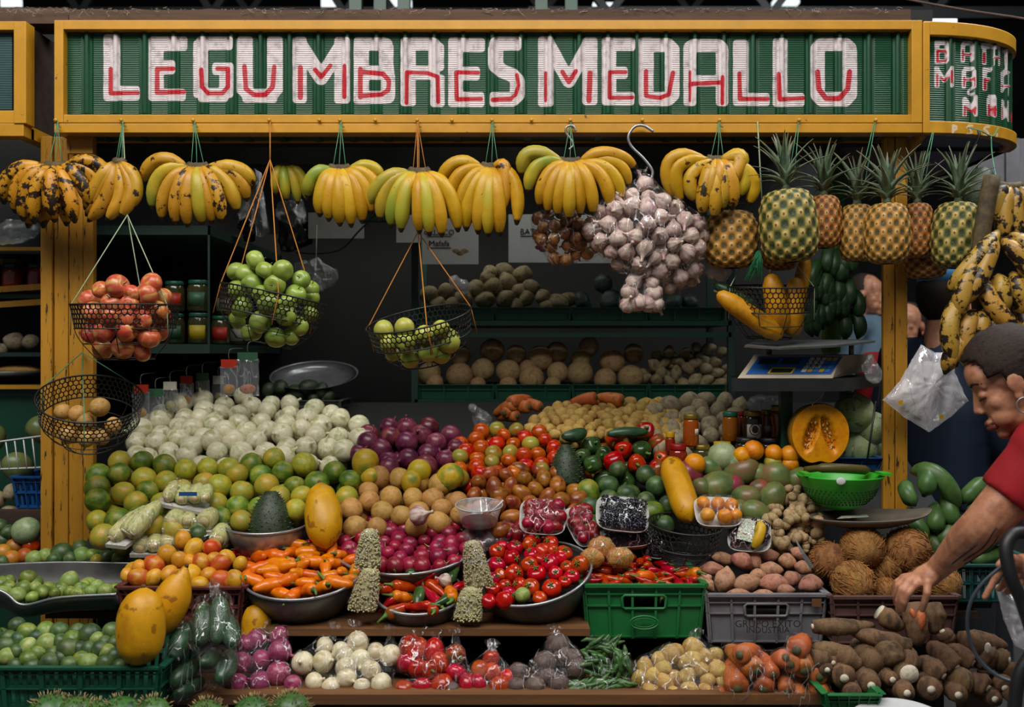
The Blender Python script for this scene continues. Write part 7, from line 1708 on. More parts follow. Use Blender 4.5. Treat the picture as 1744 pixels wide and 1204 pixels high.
plain('hole_dark', '0E2A12', .7, .1); hb = MB()
for row in range(6):
 hh = H * (.22 + .085 * row); rr_ = R0 * float(np.interp(hh / H, [.2, .45, .85], [.60, .80, .93])); k = 46
 for i in range(k):
  a = 2 * PI * (i + .5 * (row % 2)) / k; p = cM @ Vector((rr_ * math.cos(a), rr_ * math.sin(a), hh)); d = Vector((math.cos(a), math.sin(a), -.5)).normalized(); hb.tube([p - d * .001, p + d * .0026], [.0021, .0021], 6)
hb.build('holes', 'hole_dark', t)['kind'] = 'stuff'
p = P(1433, 820, 2.68); MB().ellipsoid(p + Vector((0, .003, 0)), (.013, .002, .010), 16, 6).build('sticker', 'paper_white', t)
MB().box((P(1360, 808, 2.8).x, 2.74, P(0, 806, 2.8).z), (P(1372, 808, 2.8).x, 2.80, P(0, 802, 2.8).z)).build('lug', 'colander_green', t, False); MB().box((P(1490, 808, 2.8).x, 2.74, P(0, 806, 2.8).z), (P(1506, 808, 2.8).x, 2.80, P(0, 802, 2.8).z)).build('lug', 'colander_green', t, False)
MB().box((-.0, 0, 0), (0.001, .001, .001)); 
o = MB().tube(spl([P(1372, 800, 2.84), P(1400, 797, 2.80), P(1440, 798, 2.80), P(1480, 801, 2.84)], 5), [.010] * 5 + [.014] * 10 + [.006], 10).build('green_plantain', 'plantain_green'); tag(o, 'green pod resting across the colander', 'plantain')
t = empty('metal_pan', P(1480, 905, 2.72), 'wide dented metal scoop pan above the coconuts', 'pan'); V = []; n = 40; ring = []
for s, z in ((.02, -.03), (.5, -.028), (.8, -.016), (1.0, 0)):
 for k in range(n):
  a = 2 * PI * k / n; x = math.cos(a); V.append(P(1482, 878, 2.74) + Vector((x * m(104, 2.74) * s, math.sin(a) * .105 * s * (1 - .25 * max(0, x) ** 2), z + (.006 * x * s) + .012 * max(0, x) ** 6)))
Fs = [(i * n + k, i * n + (k + 1) % n, (i + 1) * n + (k + 1) % n, (i + 1) * n + k) for i in range(3) for k in range(n)]
o = MB().add(V, Fs).build('pan_body', plain('pan_metal', '6A6052', .55, .45, 14, .2, metal=.25).name, t); s_ = o.modifiers.new('t', 'SOLIDIFY'); s_.thickness = .003
a = P(1425, 886, 2.70); b = P(1480, 884, 2.73); MB().add([a + Vector((0, 0, .004)), b + Vector((0, 0, .006)), b + Vector((.01, .05, .006)), a + Vector((.03, .05, .004))], [(0, 1, 2, 3)]).build('leaflet', 'label_leafy', t, False)
# ---------------------------------------------------------------- rear of the stall
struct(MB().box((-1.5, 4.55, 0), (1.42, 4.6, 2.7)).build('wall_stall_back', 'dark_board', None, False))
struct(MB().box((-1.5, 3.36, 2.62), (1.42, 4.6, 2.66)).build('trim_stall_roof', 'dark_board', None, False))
rack = empty('shelf_rack', (P(975, 0, 3.9).x, 3.9, 0), 'dark green steel rack with two rows of crates at the back', 'shelves')
RX0, RX1 = P(706, 0, 3.72).x, P(1246, 0, 3.72).x
for x in (RX0, RX1):
 for Y in (3.72, 4.12): MB().box((x - .012, Y, 0), (x + .012, Y + .03, 2.1)).build('upright', 'dark_green_paint', rack, False)
for y, nm in ((546, 'shelf'), (566, 'rail'), (680, 'shelf'), (696, 'rail')):
 z = P(0, y, 3.72).z; MB().box((RX0, 3.72, z - .018), (RX1, 4.14 if nm == 'shelf' else 3.75, z)).build(nm, 'green_paint', rack, False)
z = P(0, 366, 3.66).z; MB().box((P(518, 0, 3.66).x, 3.664, z - .02), (RX1, 3.72, z)).build('rail', 'green_paint', rack, False)
G2 = 'dark green crates on the rear rack'
for row, (y0, y1) in enumerate(((524, 546), (655, 680))):
 for k, lab in enumerate(('nearest the guava basket', 'second along', 'third along', 'nearest the scale')):
  crate('shelf_crate', 714 + k * 131, 840 + k * 131, y0, y1, 3.74, .34, 'dark_green_plastic', 'dark green crate on the %s rack shelf, %s' % (('upper', 'lower')[row], lab), 'panel', False, 3, .004, group=G2)
RS = lambda px, py: P(px, py, 3.82 + (655 - py) * .0012 if py > 580 else 3.82 + (525 - py) * .0012)
placed([('root', 1)], 'B', [(440, 355, 48), (520, 335, 42), (670, 330, 45), (605, 380, 44), (725, 280, 42), (830, 285, 45), (760, 325, 48), (945, 310, 42), (875, 335, 36), (820, 380, 50), (715, 385, 48), (920, 380, 42), (1005, 365, 42), (1075, 395, 50), (1130, 375, 40), (900, 255, 45), (820, 235, 45), (750, 245, 40), (1020, 420, 36), (560, 410, 40), (480, 400, 40), (870, 415, 40)], RS, 'earthy taro root on the upper shelf of the rear rack', 'taro', 'taro roots on the upper shelf', 81)
placed([('squash_dark', 1)], 'B', [(1200, 390, 52), (1340, 385, 54), (1480, 395, 50), (1640, 395, 54), (1730, 400, 46), (1300, 300, 44)], RS, 'dark green squash on the upper shelf behind the garlic', 'squash', 'dark squashes on the upper shelf', 82, extremes=False)
placed([('coconut_pale', 1)], 'B', [(440, 745, 58), (465, 790, 45), (590, 655, 55), (590, 755, 68), (705, 725, 58), (750, 630, 60), (830, 735, 62), (990, 670, 65), (945, 770, 64), (1075, 740, 54), (1185, 745, 66), (1345, 685, 62), (1310, 775, 58), (1435, 765, 65), (870, 650, 50), (1070, 640, 55), (1190, 675, 50), (930, 720, 45), (1230, 610, 50), (1450, 645, 50), (680, 800, 40), (830, 800, 45), (1050, 800, 40)], RS, 'round shaved coconut on the lower shelf of the rear rack', 'coconut', 'shaved coconuts on the lower shelf', 83)
pile([('small_root', 1)], [(1098, 625), (1120, 600), (1180, 592), (1238, 598), (1240, 652), (1100, 655)], 1.1, RS, 'small brown tuber on the lower shelf near the scale', 'tuber', 'small tubers on the lower shelf', 84)
def sheet_sign(x0, x1, y0, y1, Y, label, texts=(), pic=None):
 a, b = P(x0, y1, Y), P(x1, y0, Y); t = empty('paper_sign', ((a.x + b.x) / 2, Y, a.z), label, 'sign', 'paper signs on the rear rack'); MB().box((a.x, Y, a.z), (b.x, Y + .002, b.z)).build('paper', 'paper_white', t, False)
 for body, px, py, sz, ul in texts:
  lettering(body, m(sz, Y), P(px, py, Y - .001), t)
  if ul: q = P(px, py + sz * .5, Y - .001); MB().box((q.x - m(ul, Y), Y - .0015, q.z - .001), (q.x + m(ul, Y), Y - .0005, q.z + .001)).build('underline', 'print_dark', t, False)
 if pic:
  for k in range(3): q = P(pic[0] + k * 7 - 7, pic[1] + (k % 2) * 4, Y); MB().ellipsoid(q, (m(7, Y), .0012, m(4.5, Y)), 10, 6).build('picture', pic[2], t)
sheet_sign(719, 815, 372, 450, 3.66, 'white paper sign reading Mafafa behind the banana hands', (('OLLUCO', 748, 396, 13, 20), ('Mafafa', 748, 415, 14, 20)), (784, 427, 'skin_root'))
sheet_sign(866, 961, 365, 447, 3.66, 'white paper sign reading BATATA behind the shallots', (('BATATA', 912, 395, 14, 26),), (925, 421, 'skin_red_onion'))
sheet_sign(525, 620, 362, 406, 3.66, 'plain white notice hanging behind the clean banana hand')
sheet_sign(978, 1050, 366, 448, 3.662, 'white paper sign half hidden behind the garlic')
sheet_sign(675, 716, 366, 413, 3.662, 'blank pale card beside the Mafafa sign')
cab = empty('shelf_cabinet', (-1.2, 3.7, 0), 'dark side cabinet with glass jars, behind the apple baskets', 'cabinet'); xe = P(357, 0, 3.2).x
for y in (384, 586): z = P(0, y, 3.2).z; MB().box((-1.5, 3.2, z - .03), (xe, 4.2, z)).build('shelf', 'dark_green_paint', cab, False)
MB().box((-1.5, 3.205, P(0, 384, 3.2).z - .002), (-1.49, 4.2, 1.25)).build('side_panel', 'dark_board', cab, False); MB().box((-1.49, 4.18, 0), (xe, 4.2, 2.0)).build('back_panel', 'dark_board', cab, False)
for Y in (3.2, 4.17): MB().box((xe - .006, Y, P(0, 586, 3.2).z), (xe, Y + .006, P(0, 384, 3.2).z)).build('upright', 'dark_green_paint', cab, False)
zs = P(0, 586, 3.2).z
def shelf_jar(px, Y, row, k, label):
 y1 = CY + F * (CZ - zs) / Y - (0 if row == 0 else F * .107 / Y); h = .102 * F / Y; w = .066 * F / Y
 jar(px - w / 2, px + w / 2, y1 - h, y1 - .5, Y, 'olive_preserve', 'lid_green', label, (('label_green', 'label_redyellow', 'label_cream', 'label_yellow')[k % 4], -.3, .4, .15, .6), group='jars in the side cabinet', lh=.13)
for i, (px, Y, row, lab) in enumerate([(337, 3.25, 1, 'jar of preserves with a green and red label, top row by the cabinet edge'), (297, 3.3, 1, 'jar of preserves in the top row behind the red apples'), (382, 3.6, 1, 'jar of preserves at the back of the top row'), (338, 3.25, 0, 'jar of preserves with a yellow label by the cabinet edge'), (297, 3.3, 0, 'jar of preserves in the bottom row behind the red apples'), (376, 3.5, 0, 'jar of preserves with a white label beside the green apples'), (403, 3.75, 0, 'jar of preserves deepest in the cabinet')]): shelf_jar(px, Y, row, i, lab)
def lump_bag(pts, Y, label, mat, cling=.2, r=10, cat='bag', name='plastic_bag', seed=1):
 return bag_around(name, [(P(x, y, Y + d), m(q, Y)) for x, y, q, d in pts], label, cat, mat, cling, None, None, .004, seed, nz=.012)
lump_bag([(425, 380, 14, 0), (430, 340, 12, .03), (434, 300, 10, .02), (445, 390, 12, .0), (418, 360, 10, 0)], 3.55, 'tall clear plastic packets standing on the cabinet', 'clear_plastic', seed=3)
lump_bag([(500, 345, 14, 0), (486, 360, 16, 0), (505, 372, 16, 0)], 3.66, 'shiny clear bag hanging behind the orange twine', 'clear_plastic', seed=4)
plain('black_bag', '101114', .22, .2, 30, .6)
lump_bag([(500, 385, 24, 0), (492, 415, 16, 0), (515, 400, 18, 0)], 3.7, 'glossy black bag behind the orange twine', 'black_bag', seed=5)
lump_bag([(420, 385, 12, 0), (425, 400, 10, 0)], 3.5, 'small black bag on the cabinet edge', 'black_bag', seed=6)
cb_ = lump_bag([(520, 465, 20, 0), (545, 475, 20, 0), (562, 470, 14, 0), (535, 455, 14, 0)], 3.5, 'crumpled clear bag behind the green apples', 'clear_plastic', seed=7)
MB().tube([P(538, 450, 3.5), P(540, 372, 3.69)], .0015, 5).build('tie', 'twine_pale', cb_)
lump_bag([(805, 695, 4, 0), (818, 710, 12, .02), (825, 722, 14, .02)], 3.25, 'clear bag sticking up between red onions and carrots', 'clear_plastic', seed=8)
lump_bag([(775, 480, 9, 0), (790, 490, 12, 0)], 3.78, 'pinkish bag on the upper shelf beside the taro', 'milky_bag', seed=9)
lump_bag([(1290, 690, 14, 0), (1320, 690, 14, 0), (1300, 715, 12, 0)], 3.3, 'clear bag hanging under the scale shelf', 'clear_plastic', seed=10)
lump_bag([(1480, 625, 10, 0), (1490, 640, 10, 0), (1482, 610, 6, 0)], 2.88, 'small clear bag of greens beside the scale', 'clear_plastic', seed=11)
lump_bag([(1215, 462, 8, 0), (1228, 470, 9, 0), (1240, 458, 6, 0)], 2.95, 'pink bag hanging behind the green fringe', 'skin_sweet_potato' if False else 'milky_bag', seed=12)
o = MB().tube(spl([P(505, 430, 3.6), P(540, 432, 3.55), P(580, 425, 3.5), P(610, 395, 3.4), P(640, 365, 3.3)], 6), .003, 6).build('power_cable', 'cable_black'); tag(o, 'black cable swinging up from the cabinet to the bananas', 'cable')
for i, (x, y0, y1, w, Y, lab) in enumerate([(240, 655, 712, 26, 3.22, 'spice packet nearest the empty basket'), (265, 662, 720, 24, 3.25, 'spice packet beside the outermost one'), (290, 650, 700, 22, 3.3, 'spice packet on the third hook'), (318, 640, 690, 20, 3.35, 'narrow spice packet in the middle of the hooks'), (345, 635, 680, 20, 3.4, 'spice packet with a pale card'), (372, 640, 685, 18, 3.5, 'small spice packet behind the two front ones'), (390, 612, 672, 26, 3.18, 'front spice packet with a red card'), (422, 600, 672, 34, 3.2, 'largest spice packet with a green card')]):
 t = empty('spice_packet', P(x, y1, Y), lab, 'packet', 'spice packets on the hooks'); a, b = P(x - w / 2, y1, Y), P(x + w / 2, y0 + 14, Y)
 V, Fs = wrap([(Vector((xx, Y, zz_)), .004) for xx in (a.x, b.x, (a.x + b.x) / 2) for zz_ in (a.z, (a.z + b.z) / 2, b.z)], .3, .001, 3, .003, i); MB().add(V, Fs).build('pouch', 'clear_plastic', t)
 MB().ellipsoid(((a.x + b.x) / 2, Y, a.z + .018), ((b.x - a.x) * .42, .005, .016), 12, 7).build('spice', ('skin_tan', 'skin_sweet_potato', 'dried_bean')[i % 3], t)
 MB().box((a.x, Y - .004, b.z), (b.x, Y + .002, b.z + m(14, Y))).build('card', ('label_redyellow', 'label_green', 'label_cream')[i % 3], t, False)
 h = P(x, y0, Y); MB().tube(spl([h, h + Vector((0, -.004, .02)), h + Vector((.008, 0, .034)), h + Vector((.012, .12, .036))], 4), .0012, 5).build('hook', 'steel', t)
c = P(535, 638, 3.62); t = empty('metal_dish', c - Vector((0, 0, .05)), 'wide grey aluminium dish behind the white onions', 'dish'); MB().lathe([(.005, -.03), (.10, -.028), (.155, 0), (.16, .002), (.10, -.024), (.005, -.026)], 40, Matrix.Translation(c) @ Matrix.Rotation(math.radians(18), 4, 'X')).build('dish_body', 'steel', t)
placed([('avocado', 1)], 'A', [(1390, 815, 42), (1470, 840, 44), (1530, 815, 46), (1590, 830, 40), (1440, 870, 40), (1560, 860, 42), (1620, 860, 36), (1330, 830, 36)], lambda px, py: P(px, py, 3.52), 'dark avocado in the box behind the white onions', 'avocado', 'dark avocados behind the white onions', 85)
crate('wooden_box', 455, 578, 682, 712, 3.46, .2, 'dull_steel', 'grey box of avocados behind the white onions', 'panel', False, 3, .002)
# ---------------------------------------------------------------- scale shelf
ss = empty('scale_shelf', (P(1370, 0, 2.95).x, 3.0, P(0, 668, 2.9).z), 'black shelf bracketed to the narrow post, carrying the scale', 'shelf')
zt_ = P(0, 645, 2.85).z; MB().add([P(1246, 645, 2.86), P(1437, 645, 2.86), P(1500, 637, 3.0), P(1500, 637, 3.2), P(1246, 640, 3.2)] + [p_ - Vector((0, 0, .036)) for p_ in (P(1246, 645, 2.86), P(1437, 645, 2.86), P(1500, 637, 3.0), P(1500, 637, 3.2), P(1246, 640, 3.2))], [(0, 1, 2, 3, 4), (9, 8, 7, 6, 5)] + [(i, 5 + i, 5 + (i + 1) % 5, (i + 1) % 5) for i in range(5)]).build('board', 'black_steel', ss, False)
MB().box((P(1330, 0, 3.0).x, 3.0, zt_ - .25), (P(1350, 0, 3.0).x, 3.03, zt_ - .03)).build('bracket', 'green_paint', ss, False)
plain('scale_beige', 'B0A48E', .5, .2, 14, .05); plain('scale_blue', '2A5A9E', .4, .2); plain('lcd', '1A2420', .25, .1); plain('key_white', 'C8C8C4', .5, .1); plain('key_yellow', 'B89A2A', .5, .1); plain('key_blue', '3A78B8', .5, .1)
sc = empty('weighing_scale', P(1360, 643, 2.95), 'beige electronic weighing scale with blue keypad and steel tray', 'scale'); YF = 2.88
f = lambda x, y, Y: P(x, y, Y)
A = [f(1256, 644, YF), f(1418, 644, YF), f(1434, 605, YF + .05), f(1284, 606, YF + .05), f(1262, 640, YF + .26), f(1478, 632, YF + .26), f(1488, 603, YF + .26), f(1284, 604, YF + .26)]
MB().add(A, [(0, 1, 2, 3), (1, 5, 6, 2), (5, 4, 7, 6), (4, 0, 3, 7), (3, 2, 6, 7), (0, 4, 5, 1)]).build('housing', 'scale_beige', sc, False)
fa, fb_, fd = A[0], A[1], A[3]; ux = (fb_ - fa); vy = ((A[2] - A[1]) + (A[3] - A[0])) / 2; nn_ = ux.cross(vy).normalized()
def plate(u0, u1, v0, v1, h, mat, nm, parent=sc):
 q = [fa + ux * u + vy * v + (A[3] - A[0] - vy) * v + nn_ * .0005 for u, v in ((u0, v0), (u1, v0), (u1, v1), (u0, v1))]
 return MB().add(q + [p_ + nn_ * h for p_ in q], [(3, 2, 1, 0), (4, 5, 6, 7), (0, 1, 5, 4), (1, 2, 6, 5), (2, 3, 7, 6), (3, 0, 4, 7)]).build(nm, mat, parent, False)
plate(.06, .955, .16, .95, .001, 'scale_blue', 'face_panel'); plate(.10, .30, .62, .86, .002, 'lcd', 'display'); plate(.34, .54, .62, .86, .002, 'lcd', 'display'); plate(.28, .54, .18, .46, .0018, 'key_yellow', 'display_frame'); plate(.30, .52, .22, .40, .002, 'lcd', 'display')
for j in range(4):
 for i in range(6):
  mt = 'key_white' if i < 3 and j < 3 else ('key_yellow' if j == 0 and i > 2 or (j == 3 and i in (1, 3)) else 'key_blue' if (i > 2 or i == 2) else 'key_white')
  if i == 5: continue
  u = .62 + i * .062; v = .76 - j * .17; ky = plate(u, u + .052, v, v + .13, .003, mt, 'key')
  if i < 3 and j < 3:
   q = fa + ux * (u + .026) + vy * (v + .065) + nn_ * .0045; lettering(str(1 + i + 3 * j), .016, q, ky, 'print_dark', (math.radians(58), 0, 0), 'digit')
a, b = P(1268, 586, 2.84), P(1490, 578, 2.86); MB().add([P(1268, 588, 2.83), P(1330, 592, 2.82), P(1420, 588, 2.83), P(1491, 580, 2.86), P(1478, 578, 3.12), P(1290, 579, 3.12)] + [p_ - Vector((0, -.004, .006)) for p_ in (P(1268, 588, 2.83), P(1330, 592, 2.82), P(1420, 588, 2.83), P(1491, 580, 2.86), P(1478, 578, 3.12), P(1290, 579, 3.12))], [(0, 1, 2, 3, 4, 5), (11, 10, 9, 8, 7, 6)] + [(i, 6 + i, 6 + (i + 1) % 6, (i + 1) % 6) for i in range(6)]).build('weighing_tray', 'steel', sc, False)
for x in (1310, 1450): MB().tube([P(x, 604, 2.98), P(x, 585, 2.98)], .008, 8).build('tray_support', 'dull_steel', sc)
for pts, lab in (([(905, 835), (895, 880), (905, 925), (890, 920)], 'thin black hook hanging under the scale shelf'), ([(1028, 735), (1030, 800), (1022, 880), (1022, 900), (1010, 890)], 'long steel hook at the post under the scale')): tag(MB().tube(spl([zP('C', x, y, 2.92) for x, y in pts], 5), .0022, 6).build('hanging_hook', 'black_wire'), lab, 'hook')
tag(MB().tube([zP('C', 1010, 880, 2.93), zP('C', 985, 1060, 2.93), zP('C', 965, 1195, 2.93)], .003, 6).build('electric_cable', 'cable_black'), 'thin black cord running down in front of the cabbages', 'cable')
def cabbage(px, py, r, Y, label, seed):
 c = P(px, py, Y); R_ = m(r, Y); rg = random.Random(seed); t = empty('cabbage', c - Vector((0, 0, R_)), label, 'cabbage', 'cabbages under the scale'); MB().ellipsoid(c, (R_ * .95,) * 3, 20, 12).build('head', 'skin_cabbage', t)
 for i in range(6):
  ax = (Vector((0, -.7, .35)) + rand_dir(rg) * .9).normalized(); q = quat(ax, rg.uniform(0, 6)); V = []; n = 20
  for k in range(8):
   ph = 1.25 * k / 7
   for j in range(n): a = 2 * PI * j / n; V.append(c + q @ Vector((math.sin(ph) * math.cos(a), math.sin(ph) * math.sin(a), math.cos(ph))) * R_ * (1.0 + .012 * i + .03 * math.sin(5 * a + i) * k / 7))
  o = MB().add(V, [(k * n + j, k * n + (j + 1) % n, (k + 1) * n + (j + 1) % n, (k + 1) * n + j) for k in range(7) for j in range(n)]).build('leaf', 'skin_cabbage', t); s_ = o.modifiers.new('t', 'SOLIDIFY'); s_.thickness = .002
for i, (x, y, r, lab) in enumerate([(1455, 702, 31, 'topmost green cabbage under the scale shelf'), (1482, 730, 28, 'pale cabbage against the narrow post'), (1460, 760, 32, 'lowest pale cabbage beside the cut pumpkin'), (1432, 725, 26, 'cabbage half hidden behind the cut pumpkin'), (1496, 765, 24, 'cabbage low against the narrow post')]): cabbage(x, y, r, 3.1 + .02 * i, lab, i)
crate('plastic_crate', 1400, 1503, 780, 800, 3.02, .25, 'blue_plastic', 'dark blue crate rim under the cabbages', 'panel', False, 3)
gt = empty('plantain_bunch', P(1420, 590, 3.25), 'dark green plantain bunch hanging behind the pineapples', 'plantains'); MB().tube([P(1424, 262, 3.3), P(1420, 420, 3.3), P(1415, 600, 3.3)], .03, 10).build('stalk', 'stem_green', gt); rg = random.Random(12)
for i in range(34):
 x, y = rg.uniform(1378, 1462), rg.uniform(425, 545); a = P(1420 + (x - 1420) * .5, y - 10, 3.26); banana(gt, a, P(x + (x - 1420) * .35, y + 2, 3.18), P(x, y + 36, 3.2), m(11, 3.2), 'plantain_green', 'plantain', i)
def green_heap(lst, lab, seed, name='green_plantain'):
 for i, (a, c, b, r, l) in enumerate(lst):
  t = empty(name, P(*b, 2.84), l, 'plantain', 'green plantains by the narrow post'); banana(t, P(*zc('F', *a), 2.92), P(*zc('F', *c), 2.82), P(*zc('F', *b), 2.85), m(r * K1 * .95, 2.86), 'plantain_leaf', 'plantain_flesh', i)
banana_mat('plantain_leaf', '35522A', '4C6A36', '1E2A14', .72, 26)
green_heap([((1190, 40), (1330, -10), (1420, 220), 50, 'big curved green plantain beside the narrow post'), ((1240, 30), (1290, 60), (1250, 150), 48, 'pale green plantain tip under the big one'), ((1160, 90), (1150, 140), (1200, 200), 40, 'dark green plantain touching the post'), ((1300, 200), (1330, 260), (1290, 330), 46, 'green plantain below the big curved one'), ((1180, 220), (1200, 300), (1260, 370), 44, 'green plantain lying behind the pan'), ((1560, 80), (1500, 110), (1440, 190), 40, 'green plantain pointing at the forearm'), ((1590, 120), (1540, 180), (1470, 260), 42, 'green plantain crossing behind the forearm'), ((1420, 260), (1380, 320), (1330, 420), 50, 'green plantain under the forearm'), ((1640, 330), (1560, 370), (1500, 440), 44, 'green plantain near the other hand'), ((1700, 260), (1640, 300), (1560, 330), 44, 'green plantain at the picture edge'), ((1480, 380), (1440, 420), (1400, 480), 46, 'dark green plantain above the teal crate'), ((1640, 440), (1560, 460), (1480, 480), 44, 'green plantain lying on the teal crate'), ((1370, 120), (1360, 220), (1400, 300), 44, 'green plantain in the middle of the bunch'), ((1260, 330), (1300, 400), (1340, 460), 44, 'green plantain behind the large coconut')], '', 3)
crate('plastic_crate', 1622, 1780, 962, 1028, 2.66, .3, plain('teal_plastic', '1A4A48', .5, .3).name, 'dark teal crate under the green plantains', 'slat', False, slits=12)
def pillow(name, poly, Y, th, mat, parent, seed=1, rings=9):
 q = [P(*a, Y).lerp(P(*b, Y), k / 7) for a, b in zip(poly, poly[1:] + poly[:1]) for k in range(7)]; n = len(q); c = sum(q, Vector()) / n; V = []; Fs = []
 for side in (-1, 1):
  o0 = len(V)
  for i in range(rings + 1):
   s = i / rings
   for p_ in q: w = c + (p_ - c) * max(.01, s); V.append(w + Vector((0, side * th * math.sqrt(max(0, 1 - s * s)) + .010 * mnoise.noise(Vector((w.x * 45 + seed, side, w.z * 14))) + .006 * mnoise.noise(w * 90), 0)))
  Fs += [tuple(o0 + z_ for z_ in ((i * n + k, i * n + (k + 1) % n, (i + 1) * n + (k + 1) % n, (i + 1) * n + k))) for i in range(rings) for k in range(n)]
 return MB().add(V, Fs).build(name, mat, parent)
t = empty('carrier_bag', P(1585, 738, 2.9), 'milky plastic carrier bag hanging from the narrow post', 'bag')
pillow('bag_body', [zc('C', *p_) for p_ in ((1235, 600), (1300, 640), (1390, 640), (1400, 740), (1468, 880), (1380, 960), (1275, 1035), (1150, 960), (1045, 875), (1130, 780), (1180, 690))], 2.92, .035, 'milky_bag', t)
pillow('bag_contents', [zc('C', *p_) for p_ in ((1240, 680), (1370, 690), (1310, 860), (1250, 980), (1130, 900), (1180, 780))], 2.93, .03, 'foam_tray', t, 4)
for x, y in ((1135, 888), (1335, 960)): p_ = zP('C', x, y, 2.86); MB().box((p_.x - .006, 2.86, p_.z - .006), (p_.x + .006, 2.861, p_.z + .006)).build('printed_mark', 'lid_yellow', t, False)
# ---------------------------------------------------------------- neighbouring stall seen past the wide post
nb = empty('neighbour_shelves', (P(-20, 0, 3.6).x, 3.7, 0), 'shelves of the neighbouring stall with yellow edge rails', 'shelves'); xa, xb = P(-140, 0, 3.5).x, P(74, 0, 3.5).x
for y0, y1, tl, mt in ((418, 424, 0, 'yellow_paint'), (487, 497, -9, 'yellow_post'), (513, 523, -9, 'yellow_post'), (652, 659, 0, 'yellow_paint')):
 a, b = P(-140, y1 - tl * .6, 3.5), P(74, y1 + tl, 3.5); MB().bar(a, b, .012, m(y1 - y0, 3.5)).build('edge_rail', mt, nb, False)
for y in (424, 500, 600, 655): z = P(0, y, 3.5).z; MB().box((xa, 3.52, z - .015), (xb, 3.9, z)).build('shelf', 'dark_green_paint', nb, False)
MB().box((xa, 3.54, 0), (xb, 3.56, P(0, 660, 3.5).z)).build('front_panel', 'green_paint', nb, False); MB().box((xa, 3.9, 0), (xb, 3.92, 2.75)).build('back_panel', 'dark_board', nb, False)
for i, (x0, x1, lab) in enumerate([(5, 42, 'jar of red preserve behind the slanting rail'), (47, 80, 'jar of red preserve half hidden by the wide post'), (-38, 2, 'jar of red preserve at the picture edge')]): jar(x0, x1, 449, 499, 3.62, 'amber_red', 'lid_black', lab, group='jars in the neighbouring stall')
o = MB().lathe(round_prof(m(32, 3.7), .85, 12, .1, 0), 30, Matrix.Translation(P(10, 446, 3.75)), lobes=10, lobe_amp=.04).build('striped_squash', 'skin_papaya_green'); tag(o, 'green and yellow ribbed squash in the neighbouring stall', 'squash')
lump_bag([(20, 395, 20, 0), (50, 390, 16, .02), (0, 400, 16, 0)], 3.7, 'grey plastic bundle under the very ripe bananas', 'clear_plastic', seed=21)
o = MB().tube([P(-60, 271, 3.8), P(28, 291, 3.8)], .012, 10).build('light_tube', 'tube_glow'); tag(o, 'bright fluorescent tube in the neighbouring stall', 'lamp')
pile([('potato_grey', 1)], [(0, 575), (70, 570), (70, 598), (0, 600)], .8, lambda px, py: P(px, py, 3.6), 'dim root vegetable on the neighbouring shelf', 'vegetable', 'vegetables on the neighbouring shelf', 91, fill=False)
t = empty('oval_tray', P(30, 650, 3.4), 'shallow steel tray of yellow snacks in the neighbouring stall', 'tray'); MB().lathe([(.01, -.02), (.10, -.018), (.13, 0), (.12, 0), (.01, -.014)], 30, Matrix.Translation(P(20, 632, 3.62))).build('tray_body', 'steel', t); MB().ellipsoid(P(35, 630, 3.6), (.09, .05, .02), 20, 8).build('snacks', 'skin_tan', t)
pile([('mango_green', 1)], [(-20, 745), (20, 725), (75, 730), (75, 790), (-20, 795)], .75, lambda px, py: P(px, py, 3.32), 'green mango in the pale wire crate', 'mango', 'green mangoes in the wire crate', 92, fill=False)
t = empty('wire_crate', P(30, 805, 3.2), 'pale wire crate of green mangoes on the blue crate', 'crate')
for k, (y, tl) in enumerate(((756, -14), (800, -4))): MB().tube([P(-30, y, 3.2), P(75, y + tl, 3.2), P(75, y + tl, 3.5)], .003, 6).build('frame_wire', 'paper_white', t)
for k in range(7): MB().tube([P(-20 + 15 * k, 757 - 2 * k, 3.2), P(-14 + 15 * k, 799, 3.2)], .0022, 5).build('upright_wire', 'paper_white', t)
crate('plastic_crate', 22, 120, 812, 868, 3.25, .28, 'blue_plastic', 'blue plastic crate beside the wide post', 'slat', False, slits=10)
tag(MB().box((P(-140, 0, 3.12).x, 3.12, P(0, 925, 3.12).z), (P(74, 0, 3.12).x, 3.16, P(0, 870, 3.12).z)).build('wooden_board', 'dark_wood', None, False), 'brown wooden board under the blue crate', 'board')
placed([('citrus_yellow', 1)], 'D', [(130, 330, 68, 'melon_pale'), (70, 412, 48, 'citrus_orange'), (155, 405, 44, 'tomato_red'), (15, 380, 46, 'lime_big'), (40, 340, 40, 'lime_big'), (20, 430, 40, 'citrus_green'), (50, 470, 42, 'citrus_orange'), (0, 310, 40, 'lime_big')], lambda px, py: P(px, py, 3.04), 'large citrus fruit at the foot of the wide post', 'fruit', 'fruits at the foot of the wide post', 93, extremes=False)
pile([('potato_grey', 1)], [(-10, 835), (22, 828), (22, 868), (-10, 870)], .9, lambda px, py: P(px, py, 3.3), 'tan tuber beside the blue crate', 'tuber', 'tubers beside the blue crate', 94, fill=False)
